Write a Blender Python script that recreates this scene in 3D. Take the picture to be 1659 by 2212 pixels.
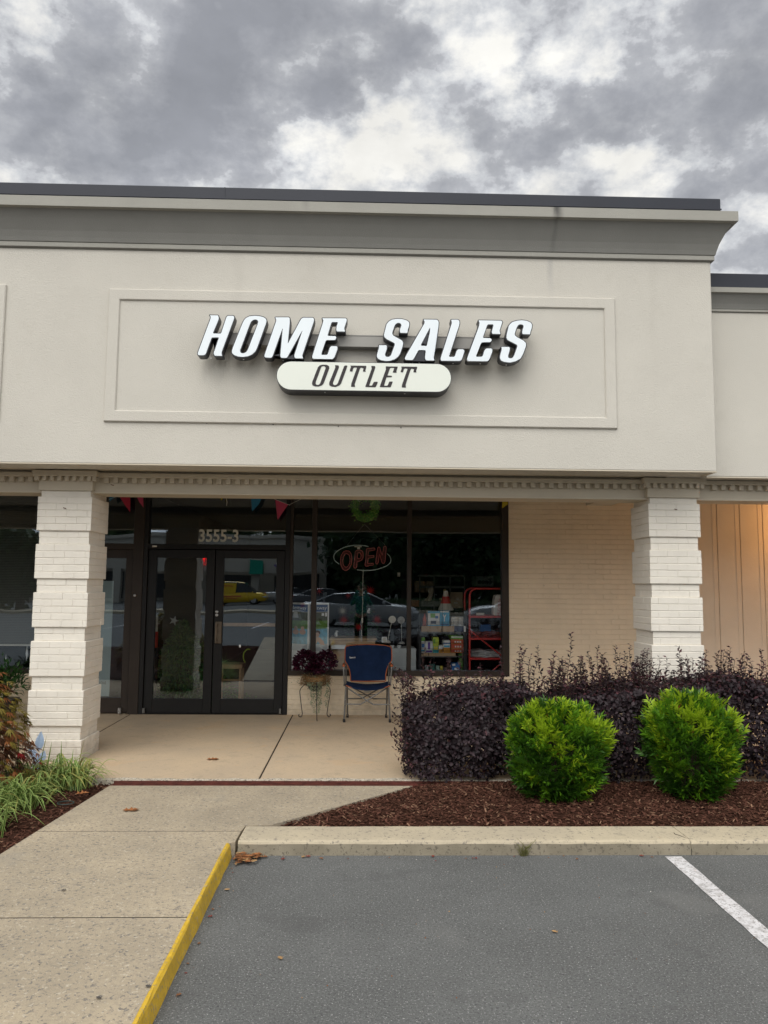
import bpy, math, random
import numpy as np
from mathutils import Vector, Matrix

for o in list(bpy.data.objects):
    bpy.data.objects.remove(o, do_unlink=True)
SC = bpy.context.scene
COL = SC.collection
R = random.Random(7)
NR = np.random.RandomState(11)

# ------------------------------------------------------------------ camera
cam = bpy.data.cameras.new('camera')
cam.sensor_fit = 'HORIZONTAL'; cam.sensor_width = 36.0; cam.lens = 36.0 * 1661 / 1659
cam.clip_start = 0.05; cam.clip_end = 1500
camo = bpy.data.objects.new('camera', cam); COL.objects.link(camo)
_f = Vector((0.02866781, 0.99513478, 0.09425986)); _r = Vector((0.99952613, -0.02959585, 0.00846205)); _u = Vector((-0.01121058, -0.0939726, 0.99551166))
camo.matrix_world = Matrix(((_r.x, _u.x, -_f.x, 0), (_r.y, _u.y, -_f.y, 0), (_r.z, _u.z, -_f.z, 1.77), (0, 0, 0, 1)))
SC.camera = camo

# ------------------------------------------------------------------ world and sun
SC.view_settings.view_transform = 'Standard'
try: SC.view_settings.look = 'None'
except Exception: pass
SC.view_settings.gamma = 1.0
SC.view_settings.exposure = 0.2
SUN_EL, SUN_AZ = math.radians(52), math.radians(198)   # azimuth clockwise from +Y (behind the viewer)
SKY_GAIN = 0.90
w = bpy.data.worlds.new('World'); SC.world = w; w.use_nodes = True
nt = w.node_tree; nt.nodes.clear()
def N(t, **k):
    n = nt.nodes.new(t)
    for a, b in k.items(): setattr(n, a, b)
    return n
def L(a, b): nt.links.new(a, b)
def M(op, a, b=None, c=None, clamp=False):
    n = N('ShaderNodeMath', operation=op); n.use_clamp = clamp
    for i, v in enumerate((a, b, c)):
        if v is None: continue
        if isinstance(v, (int, float)): n.inputs[i].default_value = v
        else: L(v, n.inputs[i])
    return n.outputs[0]
out = N('ShaderNodeOutputWorld')
tc = N('ShaderNodeTexCoord')
dirv = tc.outputs['Generated']
mp = N('ShaderNodeMapping'); mp.inputs['Scale'].default_value = (1.0, 1.0, 1.5); L(dirv, mp.inputs['Vector'])
def noise(vec, scale, detail, rough, dist=0.0, off=(0, 0, 0)):
    m = N('ShaderNodeMapping'); m.inputs['Location'].default_value = off; L(vec, m.inputs['Vector'])
    n = N('ShaderNodeTexNoise'); n.inputs['Scale'].default_value = scale; n.inputs['Detail'].default_value = detail
    n.inputs['Roughness'].default_value = rough; n.inputs['Distortion'].default_value = dist
    L(m.outputs[0], n.inputs['Vector']); return n
n1 = noise(mp.outputs[0], 4.6, 12, 0.58, 0.0, (3.1, 0.7, 1.9))
n2 = noise(mp.outputs[0], 12.0, 12, 0.60, 0.0, (7.3, 2.1, 0.4))
n3 = noise(mp.outputs[0], 7.0, 12, 0.62, 0.0, (1.3, 9.1, 5.4))
n4 = noise(mp.outputs[0], 7.5, 6, 0.55, 0.0, (2.3, 4.1, 8.4))
# directions pushed about by noise, so that the cloud banks get ragged edges
dsp = N('ShaderNodeVectorMath', operation='SUBTRACT'); L(n3.outputs['Color'], dsp.inputs[0]); dsp.inputs[1].default_value = (.5, .5, .5)
dsc = N('ShaderNodeVectorMath', operation='SCALE'); L(dsp.outputs[0], dsc.inputs[0]); dsc.inputs['Scale'].default_value = 0.30
dad = N('ShaderNodeVectorMath', operation='ADD'); L(dirv, dad.inputs[0]); L(dsc.outputs[0], dad.inputs[1])
BANKS = [  # direction, radius, weight (dark cloud banks positive, bright breaks negative)
    ((-0.233,0.794,0.561), .125, .42), ((-0.308,0.8,0.515), .10, .24), ((-0.164,0.838,0.521), .085, .42), ((-0.078,0.799,0.596), .12, .42), ((-0.333,0.759,0.559), .07, .22), ((-0.033,0.82,0.572), .05, .32),
    ((-0.365,0.8,0.476), .06, .14), ((-0.242,0.837,0.491), .06, .12), ((0.231,0.813,0.535), .060, .42), ((0.385,0.755,0.531), .11, .30), ((0.324,0.802,0.501), .06, .08), ((0.172,0.792,0.585), .035, .28), ((0.28,0.777,0.564), .05, .24),
    ((-0.073,0.842,0.535), .035, .24), ((0.135,0.853,0.504), .05, .22), ((0.047,0.831,0.554), .04, .16), ((0.422,0.819,0.388), .05, .25), ((-0.05,0.875,0.481), .04, .15), ((-0.361,0.711,0.604), .1, .2),
    ((0.053,0.85,0.524), .075, -.20), ((-0.103,0.861,0.498), .05, -.12), ((-0.293,0.837,0.462), .05, -.16), ((0.272,0.836,0.476), .05, -.16), ((0.156,0.817,0.555), .05, -.18), ((-0.124,0.822,0.556), .030, -.22), ((-0.311,0.747,0.588), .05, -.34), ((-0.37,0.761,0.533), .045, -.30), ((0.1,0.787,0.609), .07, -.14), ((0.4,0.779,0.483), .04, -.12), ((0.413,0.797,0.441), .06, -.24), ((-0.157,0.863,0.48), .06, -.24), ((-0.017,0.785,0.62), .04, -.12)]
acc = None
for d_, r_, w_ in BANKS:
    dn = N('ShaderNodeVectorMath', operation='DISTANCE'); L(dad.outputs[0], dn.inputs[0]); dn.inputs[1].default_value = d_
    mr = N('ShaderNodeMapRange', interpolation_type='SMOOTHSTEP'); L(dn.outputs['Value'], mr.inputs['Value'])
    mr.inputs['From Min'].default_value = r_ * 1.35; mr.inputs['From Max'].default_value = r_ * 0.45
    mr.inputs['To Min'].default_value = 0; mr.inputs['To Max'].default_value = w_
    acc = mr.outputs[0] if acc is None else M('ADD', acc, mr.outputs[0])
v = M('MULTIPLY_ADD', n1.outputs['Fac'], 1.30, -0.65)
v = M('MULTIPLY_ADD', n2.outputs['Fac'], 1.65, v)
v = M('ADD', v, M('MULTIPLY', acc, 0.62))
v = M('SUBTRACT', v, 0.49)
ramp = N('ShaderNodeValToRGB'); L(v, ramp.inputs['Fac'])
e = ramp.color_ramp.elements
e[0].position = 0.12; e[0].color = (.95, .935, .885, 1)
e[1].position = 0.92; e[1].color = (.325, .335, .365, 1)
for ps, c in ((.26, (.80, .80, .79, 1)), (.38, (.63, .645, .665, 1)), (.455, (.545, .555, .58, 1)), (.50, (.465, .475, .50, 1)), (.68, (.385, .395, .425, 1))):
    q = e.new(ps); q.color = c
md = M('MULTIPLY_ADD', n4.outputs['Fac'], 0.70, 0.65)
rsc = N('ShaderNodeVectorMath', operation='SCALE'); L(ramp.outputs['Color'], rsc.inputs[0]); L(md, rsc.inputs['Scale'])
# overcast light is stronger overhead and on the side of the hidden sun, behind the viewer
sep = N('ShaderNodeSeparateXYZ'); L(dirv, sep.inputs[0])
back = M('MULTIPLY', M('MAXIMUM', M('MULTIPLY', sep.outputs['Y'], -1.0), 0.0), 1.25)
top = M('MULTIPLY', M('MAXIMUM', M('SUBTRACT', sep.outputs['Z'], 0.62), 0.0), 1.8)
gain = M('ADD', M('ADD', back, top), 1.0)
gsc = N('ShaderNodeVectorMath', operation='SCALE'); L(rsc.outputs[0], gsc.inputs[0]); L(gain, gsc.inputs['Scale'])
bgc = N('ShaderNodeBackground'); L(gsc.outputs[0], bgc.inputs['Color']); bgc.inputs['Strength'].default_value = SKY_GAIN
sky = N('ShaderNodeTexSky', sky_type='NISHITA'); sky.sun_disc = False; sky.sun_elevation = SUN_EL; sky.sun_rotation = SUN_AZ
bgs = N('ShaderNodeBackground'); L(sky.outputs[0], bgs.inputs['Color']); bgs.inputs['Strength'].default_value = 0.08
mx = N('ShaderNodeMixShader'); mx.inputs[0].default_value = 0.93; L(bgs.outputs[0], mx.inputs[1]); L(bgc.outputs[0], mx.inputs[2])
L(mx.outputs[0], out.inputs['Surface'])

sun = bpy.data.lights.new('sun', 'SUN'); sun.energy = 1.75; sun.angle = math.radians(50); sun.color = (1.0, .965, .90)
suno = bpy.data.objects.new('sun', sun); COL.objects.link(suno)
sd = Vector((math.sin(SUN_AZ) * math.cos(SUN_EL), math.cos(SUN_AZ) * math.cos(SUN_EL), math.sin(SUN_EL)))
suno.rotation_euler = sd.to_track_quat('Z', 'Y').to_euler(); suno.location = (0, -10, 20)

# ------------------------------------------------------------------ helpers
class MB:
    def __init__(s): s.v = []; s.f = []; s.m = []; s.cur = 0
    def add(s, vs, fs, mi=None):
        b = len(s.v); s.v.extend([tuple(map(float, q)) for q in vs]); mi = s.cur if mi is None else mi
        for f in fs: s.f.append(tuple(b + i for i in f)); s.m.append(mi)
    def box(s, x0, x1, y0, y1, z0, z1, ch=0.0, mi=None):
        if ch <= 0:
            vs = [(x0, y0, z0), (x1, y0, z0), (x1, y1, z0), (x0, y1, z0), (x0, y0, z1), (x1, y0, z1), (x1, y1, z1), (x0, y1, z1)]
            s.add(vs, [(0, 3, 2, 1), (4, 5, 6, 7), (0, 1, 5, 4), (1, 2, 6, 5), (2, 3, 7, 6), (3, 0, 4, 7)], mi); return
        c = min(ch, (x1 - x0) * .45, (y1 - y0) * .45, (z1 - z0) * .45)
        vs = []; lo = (x0, y0, z0); hi = (x1, y1, z1)
        idx = {}
        for a in (0, 1):
            for b in (0, 1):
                for d in (0, 1):
                    for ax in range(3):
                        k = (a, b, d); q = [0, 0, 0]
                        for i in range(3):
                            base = hi[i] if k[i] else lo[i]
                            q[i] = base if i == ax else (base - c if k[i] else base + c)
                        idx[(a, b, d, ax)] = len(vs); vs.append(q)
        fs = []
        for ax in range(3):
            o = [i for i in range(3) if i != ax]
            for sgn in (0, 1):
                loop = []
                for (p, q) in ((0, 0), (1, 0), (1, 1), (0, 1)):
                    k = [0, 0, 0]; k[ax] = sgn; k[o[0]] = p; k[o[1]] = q; loop.append(idx[(*k, ax)])
                flip = (sgn == 0) ^ (ax == 1)
                fs.append(tuple(loop[::-1] if flip else loop))
        for ax in range(3):      # edge chamfers along ax
            o = [i for i in range(3) if i != ax]
            for p in (0, 1):
                for q in (0, 1):
                    k0 = [0, 0, 0]; k1 = [0, 0, 0]; k1[ax] = 1
                    for k in (k0, k1): k[o[0]] = p; k[o[1]] = q
                    loop = [idx[(*k0, o[0])], idx[(*k1, o[0])], idx[(*k1, o[1])], idx[(*k0, o[1])]]
                    fs.append(tuple(loop))
        for a in (0, 1):
            for b in (0, 1):
                for d in (0, 1): fs.append((idx[(a, b, d, 0)], idx[(a, b, d, 1)], idx[(a, b, d, 2)]))
        s.add(vs, fs, mi)
    def tube(s, pts, r, n=8, mi=None, closed=False, cap=True):
        P = [Vector(p) for p in pts]; k = len(P); rs = r if isinstance(r, (list, tuple)) else [r] * k
        vs = []; prev = None
        for i, p in enumerate(P):
            if closed: t = P[(i + 1) % k] - P[i - 1]
            else: t = P[min(i + 1, k - 1)] - P[max(i - 1, 0)]
            if t.length < 1e-9: t = Vector((0, 0, 1))
            t.normalize()
            if prev is None:
                a = Vector((0, 0, 1)) if abs(t.z) < .9 else Vector((1, 0, 0))
                u = t.cross(a).normalized()
            else:
                u = (prev - t * prev.dot(t));
                u = u.normalized() if u.length > 1e-6 else t.orthogonal().normalized()
            prev = u; w_ = t.cross(u)
            for j in range(n):
                an = 2 * math.pi * j / n
                vs.append(p + (u * math.cos(an) + w_ * math.sin(an)) * rs[i])
        fs = []
        for i in range(k if closed else k - 1):
            a = i * n; b = ((i + 1) % k) * n
            for j in range(n): fs.append((a + j, a + (j + 1) % n, b + (j + 1) % n, b + j))
        if cap and not closed:
            fs.append(tuple(range(n))[::-1]); fs.append(tuple(range((k - 1) * n, k * n)))
        s.add(vs, fs, mi)
    def lathe(s, c, prof, n=20, mi=None, axis='z'):
        vs = []
        for r, h in prof:
            for j in range(n):
                a = 2 * math.pi * j / n; x, y = r * math.cos(a), r * math.sin(a)
                if axis == 'z': vs.append((c[0] + x, c[1] + y, c[2] + h))
                elif axis == 'y': vs.append((c[0] + x, c[1] + h, c[2] + y))
                else: vs.append((c[0] + h, c[1] + x, c[2] + y))
        fs = []
        for i in range(len(prof) - 1):
            for j in range(n): fs.append((i * n + j, i * n + (j + 1) % n, (i + 1) * n + (j + 1) % n, (i + 1) * n + j))
        fs.append(tuple(range(n))[::-1]); fs.append(tuple(range((len(prof) - 1) * n, len(prof) * n)))
        s.add(vs, fs, mi)
    def prismz(s, poly, z0, z1, ch=0.0, mi=None):
        n = len(poly)
        vs = [(x, y, z0) for x, y in poly] + [(x, y, z1 - ch) for x, y in poly]
        fs = [tuple(range(n))[::-1]] + [(i, (i + 1) % n, n + (i + 1) % n, n + i) for i in range(n)]
        if ch > 0:
            ins = []
            A = sum(poly[i][0] * poly[(i + 1) % n][1] - poly[(i + 1) % n][0] * poly[i][1] for i in range(n)); sg = 1 if A > 0 else -1
            for i in range(n):
                a, b, c = Vector(poly[i - 1]), Vector(poly[i]), Vector(poly[(i + 1) % n])
                e1 = (b - a).normalized(); e2 = (c - b).normalized()
                n1_ = Vector((-e1.y, e1.x)) * sg; n2_ = Vector((-e2.y, e2.x)) * sg
                bi = n1_ + n2_; bi = bi / max(bi.dot(n1_), .3); ins.append(b + bi * ch)
            vs += [(q.x, q.y, z1) for q in ins]
            fs += [(n + i, n + (i + 1) % n, 2 * n + (i + 1) % n, 2 * n + i) for i in range(n)]
            fs.append(tuple(range(2 * n, 3 * n)))
        else: fs.append(tuple(range(n, 2 * n)))
        s.add(vs, fs, mi)
    def sweepx(s, prof, x0, x1, mi=None, caps=True):      # prof (y,z) closed, swept along x
        n = len(prof); vs = [(x0, y, z) for y, z in prof] + [(x1, y, z) for y, z in prof]
        fs = [(i, (i + 1) % n, n + (i + 1) % n, n + i) for i in range(n)]
        if caps: fs += [tuple(range(n))[::-1], tuple(range(n, 2 * n))]
        s.add(vs, fs, mi)
    def build(s, name, mats, parent=None, smooth=False):
        me = bpy.data.meshes.new(name)
        off = parent_world(parent) if parent is not None else Vector((0, 0, 0))
        vs = np.array(s.v, dtype=np.float32).reshape(-1, 3) - np.array(off[:], dtype=np.float32)
        me.from_pydata(vs.tolist(), [], s.f)
        mats = mats if isinstance(mats, (list, tuple)) else [mats]
        for m in mats: me.materials.append(m)
        if len(mats) > 1: me.polygons.foreach_set('material_index', s.m)
        if smooth: me.polygons.foreach_set('use_smooth', [True] * len(s.f))
        me.update()
        if smooth:
            try: me.set_sharp_from_angle(angle=math.radians(40))
            except Exception: pass
        o = bpy.data.objects.new(name, me); COL.objects.link(o)
        if parent is not None: o.parent = parent
        return o
def split_build(mb, name, mats, parent, smooth=False):
    """every loose piece of the builder becomes a part of its own"""
    par = list(range(len(mb.v)))
    def fd(i):
        while par[i] != i: par[i] = par[par[i]]; i = par[i]
        return i
    for f in mb.f:
        for k in f[1:]: par[fd(k)] = fd(f[0])
    groups = {}
    for f, m in zip(mb.f, mb.m): groups.setdefault(fd(f[0]), []).append((f, m))
    for fs in groups.values():
        q = MB(); mp_ = {}
        for f, m in fs:
            for k in f:
                if k not in mp_: mp_[k] = len(q.v); q.v.append(mb.v[k])
            q.f.append(tuple(mp_[k] for k in f)); q.m.append(m)
        q.build(name, mats, parent, smooth)
def parent_world(p):
    v = Vector((0, 0, 0))
    while p is not None: v = v + p.location; p = p.parent
    return v
def fixn(o):     # make normals consistent
    import bmesh
    bm = bmesh.new(); bm.from_mesh(o.data); bmesh.ops.recalc_face_normals(bm, faces=bm.faces); bm.to_mesh(o.data); bm.free(); return o
def tag(o, label=None, cat=None, group=None, kind=None):
    if label: o['label'] = label
    if cat: o['category'] = cat
    if group: o['group'] = group
    if kind: o['kind'] = kind
    return o
def thing(name, label, cat, loc=(0, 0, 0), group=None):
    o = bpy.data.objects.new(name, None); o.empty_display_size = .1; COL.objects.link(o); o.location = loc
    return tag(o, label, cat, group)
def one(mb, name, mats, label, cat, group=None, smooth=False):
    c = np.array(mb.v).reshape(-1, 3); base = Vector((float(c[:, 0].mean()), float(c[:, 1].mean()), float(c[:, 2].min())))
    mb.v = [(a - base.x, b - base.y, d - base.z) for a, b, d in mb.v]
    o = mb.build(name, mats, None, smooth); o.location = base
    return tag(o, label, cat, group)
def struct(mb, name, mats, smooth=False, kind='structure'):
    return tag(mb.build(name, mats, None, smooth), kind=kind)

# ------------------------------------------------------------------ materials
def mat(name, col, rough=.7, spec=.3, var=0.0, vscale=3.0, bump=0.0, bscale=60.0, metal=0.0, col2=None, speck=None, trans=0.0, coat=0.0, bdetail=4, sheen=0):
    m = bpy.data.materials.new(name); m.use_nodes = True; t = m.node_tree; b = t.nodes['Principled BSDF']
    b.inputs['Base Color'].default_value = (*col, 1); b.inputs['Roughness'].default_value = rough
    b.inputs['Specular IOR Level'].default_value = spec; b.inputs['Metallic'].default_value = metal
    if coat: b.inputs['Coat Weight'].default_value = coat
    if sheen: b.inputs['Sheen Weight'].default_value = sheen
    g = t.nodes.new('ShaderNodeNewGeometry'); src = None
    if var > 0 or col2:
        n = t.nodes.new('ShaderNodeTexNoise'); n.inputs['Scale'].default_value = vscale; n.inputs['Detail'].default_value = 6; n.inputs['Roughness'].default_value = .62
        t.links.new(g.outputs['Position'], n.inputs['Vector'])
        mr = t.nodes.new('ShaderNodeMapRange'); mr.inputs['From Min'].default_value = .32; mr.inputs['From Max'].default_value = .68
        t.links.new(n.outputs['Fac'], mr.inputs['Value'])
        mx_ = t.nodes.new('ShaderNodeMix'); mx_.data_type = 'RGBA'
        c2 = col2 or tuple(c * (1 - var) for c in col); c1 = col if col2 else tuple(min(1, c * (1 + var * .6)) for c in col)
        mx_.inputs['A'].default_value = (*c1, 1); mx_.inputs['B'].default_value = (*c2, 1)
        t.links.new(mr.outputs[0], mx_.inputs['Factor']); src = mx_.outputs['Result']
    if speck:
        for (sc, th, amt, sc_col) in speck:
            vn = t.nodes.new('ShaderNodeTexNoise'); vn.inputs['Scale'].default_value = sc; vn.inputs['Detail'].default_value = 3; vn.inputs['Roughness'].default_value = .7
            t.links.new(g.outputs['Position'], vn.inputs['Vector'])
            mr = t.nodes.new('ShaderNodeMapRange'); mr.inputs['From Min'].default_value = th; mr.inputs['From Max'].default_value = th + .05; mr.inputs['To Max'].default_value = amt
            t.links.new(vn.outputs['Fac'], mr.inputs['Value'])
            mx_ = t.nodes.new('ShaderNodeMix'); mx_.data_type = 'RGBA'
            if src is None: mx_.inputs['A'].default_value = (*col, 1)
            else: t.links.new(src, mx_.inputs['A'])
            mx_.inputs['B'].default_value = (*sc_col, 1); t.links.new(mr.outputs[0], mx_.inputs['Factor']); src = mx_.outputs['Result']
    if src is not None: t.links.new(src, b.inputs['Base Color'])
    if bump > 0:
        n = t.nodes.new('ShaderNodeTexNoise'); n.inputs['Scale'].default_value = bscale; n.inputs['Detail'].default_value = bdetail; n.inputs['Roughness'].default_value = .6
        t.links.new(g.outputs['Position'], n.inputs['Vector'])
        bp = t.nodes.new('ShaderNodeBump'); bp.inputs['Strength'].default_value = min(1, bump); bp.inputs['Distance'].default_value = .004
        t.links.new(n.outputs['Fac'], bp.inputs['Height']); t.links.new(bp.outputs[0], b.inputs['Normal'])
    return m
def streak(m, x0, w, amt, zlo, zhi, col=(.05, .05, .052)):
    """a rain stain running down the wall at one place"""
    t = m.node_tree; b = t.nodes['Principled BSDF']; lk = b.inputs['Base Color'].links[0]; src = lk.from_socket
    g = t.nodes.new('ShaderNodeNewGeometry'); sp = t.nodes.new('ShaderNodeSeparateXYZ'); t.links.new(g.outputs['Position'], sp.inputs[0])
    def mm(op, a, b_): 
        n = t.nodes.new('ShaderNodeMath'); n.operation = op
        for i, v in enumerate((a, b_)):
            if isinstance(v, (int, float)): n.inputs[i].default_value = v
            else: t.links.new(v, n.inputs[i])
        return n.outputs[0]
    nz = t.nodes.new('ShaderNodeTexNoise'); nz.inputs['Scale'].default_value = 9; nz.inputs['Detail'].default_value = 5
    mp_ = t.nodes.new('ShaderNodeMapping'); mp_.inputs['Scale'].default_value = (1, 1, .25); t.links.new(g.outputs['Position'], mp_.inputs[0]); t.links.new(mp_.outputs[0], nz.inputs['Vector'])
    dx = mm('ABSOLUTE', mm('ADD', mm('SUBTRACT', sp.outputs['X'], x0), mm('MULTIPLY', mm('SUBTRACT', nz.outputs['Fac'], .5), w * 1.6)), 0)
    mr = t.nodes.new('ShaderNodeMapRange'); mr.interpolation_type = 'SMOOTHSTEP'; t.links.new(dx, mr.inputs['Value']); mr.inputs['From Min'].default_value = w; mr.inputs['From Max'].default_value = 0; mr.inputs['To Max'].default_value = amt
    mz = t.nodes.new('ShaderNodeMapRange'); mz.interpolation_type = 'SMOOTHSTEP'; t.links.new(sp.outputs['Z'], mz.inputs['Value']); mz.inputs['From Min'].default_value = zlo; mz.inputs['From Max'].default_value = zhi
    f = mm('MULTIPLY', mm('MULTIPLY', mr.outputs[0], mz.outputs[0]), mm('MULTIPLY', nz.outputs['Fac'], 1.9))
    mx_ = t.nodes.new('ShaderNodeMix'); mx_.data_type = 'RGBA'; t.links.new(f, mx_.inputs['Factor']); t.links.new(src, mx_.inputs['A']); mx_.inputs['B'].default_value = (*col, 1); t.links.new(mx_.outputs['Result'], b.inputs['Base Color'])
def leafmat(name, col, rough=.5, tr=.35, spec=.35, var=.25):
    m = mat(name, col, rough, spec, var=var, vscale=9.0); t = m.node_tree; b = t.nodes['Principled BSDF']
    tl = t.nodes.new('ShaderNodeBsdfTranslucent'); src = b.inputs['Base Color'].links[0].from_socket
    t.links.new(src, tl.inputs['Color'])
    mxs = t.nodes.new('ShaderNodeMixShader'); mxs.inputs[0].default_value = tr
    t.links.new(b.outputs[0], mxs.inputs[1]); t.links.new(tl.outputs[0], mxs.inputs[2]); t.links.new(mxs.outputs[0], t.nodes['Material Output'].inputs['Surface'])
    return m
def emis(name, col, s):
    m = bpy.data.materials.new(name); m.use_nodes = True; t = m.node_tree; b = t.nodes['Principled BSDF']
    b.inputs['Base Color'].default_value = (*col, 1); b.inputs['Emission Color'].default_value = (*col, 1); b.inputs['Emission Strength'].default_value = s; return m
def glassmat(name, tint, refl):
    m = bpy.data.materials.new(name); m.use_nodes = True; t = m.node_tree; t.nodes.clear()
    o = t.nodes.new('ShaderNodeOutputMaterial'); tr = t.nodes.new('ShaderNodeBsdfTransparent'); tr.inputs[0].default_value = (*tint, 1)
    gl = t.nodes.new('ShaderNodeBsdfGlossy'); gl.inputs['Roughness'].default_value = 0.0; gl.inputs['Color'].default_value = (.76, .88, 1, 1)
    lw = t.nodes.new('ShaderNodeLayerWeight'); lw.inputs['Blend'].default_value = .5
    pw = t.nodes.new('ShaderNodeMath'); pw.operation = 'POWER'; t.links.new(lw.outputs['Facing'], pw.inputs[0]); pw.inputs[1].default_value = 4
    ma = t.nodes.new('ShaderNodeMath'); ma.operation = 'MULTIPLY_ADD'; t.links.new(pw.outputs[0], ma.inputs[0]); ma.inputs[1].default_value = .8; ma.inputs[2].default_value = refl; ma.use_clamp = True
    # slight waviness of the sheet
    g = t.nodes.new('ShaderNodeNewGeometry'); n = t.nodes.new('ShaderNodeTexNoise'); n.inputs['Scale'].default_value = .9; n.inputs['Detail'].default_value = 1
    t.links.new(g.outputs['Position'], n.inputs['Vector']); bp = t.nodes.new('ShaderNodeBump'); bp.inputs['Strength'].default_value = .25; bp.inputs['Distance'].default_value = .01
    t.links.new(n.outputs['Fac'], bp.inputs['Height']); t.links.new(bp.outputs[0], gl.inputs['Normal'])
    mxs = t.nodes.new('ShaderNodeMixShader'); t.links.new(ma.outputs[0], mxs.inputs[0]); t.links.new(tr.outputs[0], mxs.inputs[1]); t.links.new(gl.outputs[0], mxs.inputs[2]); t.links.new(mxs.outputs[0], o.inputs[0])
    return m

M_asphalt = mat('asphalt', (.120, .123, .121), .9, .2, var=.18, vscale=1.1, bump=1, bscale=170, bdetail=3,
                speck=[(100, .55, .6, (.205, .207, .205)), (80, .56, .75, (.055, .056, .057)), (95, .61, .9, (.42, .42, .41)), (1.6, .60, .30, (.085, .085, .085)), (.7, .60, .35, (.17, .17, .165))])
M_conc = mat('walk_concrete', (.445, .372, .268), .88, .2, bump=.9, bscale=140, col2=(.315, .268, .200), vscale=1.7,
             speck=[(45, .53, .40, (.27, .235, .19)), (52, .575, .8, (.14, .13, .125)), (26, .60, .35, (.25, .22, .18)), (14, .60, .25, (.26, .225, .18)), (48, .60, .5, (.58, .52, .42)), (1.3, .60, .28, (.25, .235, .205))])
M_porch = mat('porch_concrete', (.56, .435, .295), .82, .25, bump=.4, bscale=160, col2=(.47, .375, .27), vscale=1.4, speck=[(3.2, .58, .22, (.33, .27, .20)), (9, .60, .25, (.30, .25, .19)), (2.1, .60, .25, (.60, .40, .22)), (70, .60, .5, (.26, .22, .17))])
M_edge = mat('worn_concrete_edge', (.50, .44, .35), .9, .2, bump=1, bscale=90, speck=[(45, .52, .9, (.17, .15, .13)), (60, .56, .9, (.70, .66, .58))])
M_curb = mat('curb_concrete', (.50, .43, .31), .88, .2, bump=.8, bscale=120, col2=(.40, .345, .26), vscale=2.2, speck=[(38, .59, .8, (.17, .155, .14)), (55, .57, .35, (.30, .26, .20)), (9, .60, .35, (.27, .24, .19))])
M_curbf = mat('kerb_face_shade', (.30, .265, .20), .9, .15, bump=.8, bscale=120, col2=(.20, .175, .13), vscale=3.5, speck=[(38, .57, .8, (.12, .105, .085))])  # kerb's front face: shade painted into a darker concrete colour, plus dirt specks
M_yellow = mat('yellow_paint', (.62, .40, .035), .6, .35, var=.2, vscale=9, bump=.8, bscale=60, speck=[(60, .57, .8, (.30, .24, .13)), (14, .56, .45, (.46, .29, .03)), (30, .62, .7, (.40, .34, .24))])
M_white_line = mat('line_paint', (.62, .61, .62), .8, .2, bump=.8, bscale=150, var=.12, vscale=10, speck=[(22, .52, .6, (.36, .34, .33)), (9, .56, .4, (.34, .33, .32)), (70, .57, .8, (.17, .165, .16))])
M_mulch = [mat('mulch_dark', (.045, .020, .013), .95, .1, var=.4, vscale=20, bump=1, bscale=80), mat('mulch_brown', (.085, .038, .025), .95, .1, var=.3, vscale=20), mat('mulch_red', (.125, .055, .038), .95, .1, var=.3, vscale=20), mat('mulch_pale', (.24, .14, .09), .95, .1, var=.3, vscale=20)]
M_stucco = mat('wall_stucco', (.575, .548, .490), .9, .15, bump=1, bscale=110, var=.045, vscale=1.3, speck=[(3.0, .60, .10, (.46, .43, .37))])
M_stucco_in = mat('panel_stucco', (.570, .545, .488), .9, .15, bump=1, bscale=110, var=.03, vscale=1.3)
M_corn_d = mat('cornice_grey', (.225, .222, .205), .9, .15, bump=.9, bscale=200, var=.06, vscale=2)
M_corn_l = mat('cornice_light_grey', (.355, .345, .31), .9, .15, bump=.9, bscale=200, var=.06, vscale=2)
M_coping = mat('coping_metal', (.026, .029, .040), .45, .3, var=.08, vscale=2)
streak(M_corn_l, 1.80, .075, .75, 5.0, 5.32); streak(M_corn_d, 1.79, .04, .45, 4.7, 5.3); streak(M_stucco, 1.775, .05, .30, 4.35, 4.95, (.26, .26, .28)); streak(M_corn_l, -.55, .05, .25, 5.1, 5.4); streak(M_stucco, -1.2, .10, .10, 3.0, 5.3, (.25, .23, .2)); streak(M_stucco, 2.75, .08, .10, 3.0, 5.3, (.25, .23, .2))
def ground_grime(m, z1, amt, col=(.20, .16, .11)):
    t = m.node_tree; b = t.nodes['Principled BSDF']; src = b.inputs['Base Color'].links[0].from_socket
    g = t.nodes.new('ShaderNodeNewGeometry'); sp = t.nodes.new('ShaderNodeSeparateXYZ'); t.links.new(g.outputs['Position'], sp.inputs[0])
    nz = t.nodes.new('ShaderNodeTexNoise'); nz.inputs['Scale'].default_value = 14; nz.inputs['Detail'].default_value = 6; t.links.new(g.outputs['Position'], nz.inputs['Vector'])
    ad = t.nodes.new('ShaderNodeMath'); ad.operation = 'MULTIPLY_ADD'; t.links.new(nz.outputs['Fac'], ad.inputs[0]); ad.inputs[1].default_value = -.35; t.links.new(sp.outputs['Z'], ad.inputs[2])
    mr = t.nodes.new('ShaderNodeMapRange'); t.links.new(ad.outputs[0], mr.inputs['Value']); mr.inputs['From Min'].default_value = z1 - .17; mr.inputs['From Max'].default_value = -.10; mr.inputs['To Max'].default_value = amt
    mx_ = t.nodes.new('ShaderNodeMix'); mx_.data_type = 'RGBA'; t.links.new(mr.outputs[0], mx_.inputs['Factor']); t.links.new(src, mx_.inputs['A']); mx_.inputs['B'].default_value = (*col, 1); t.links.new(mx_.outputs['Result'], b.inputs['Base Color'])
M_trim = mat('trim_paint', (.56, .50, .40), .6, .3, var=.05, vscale=3, bump=.25, bscale=50)
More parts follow.
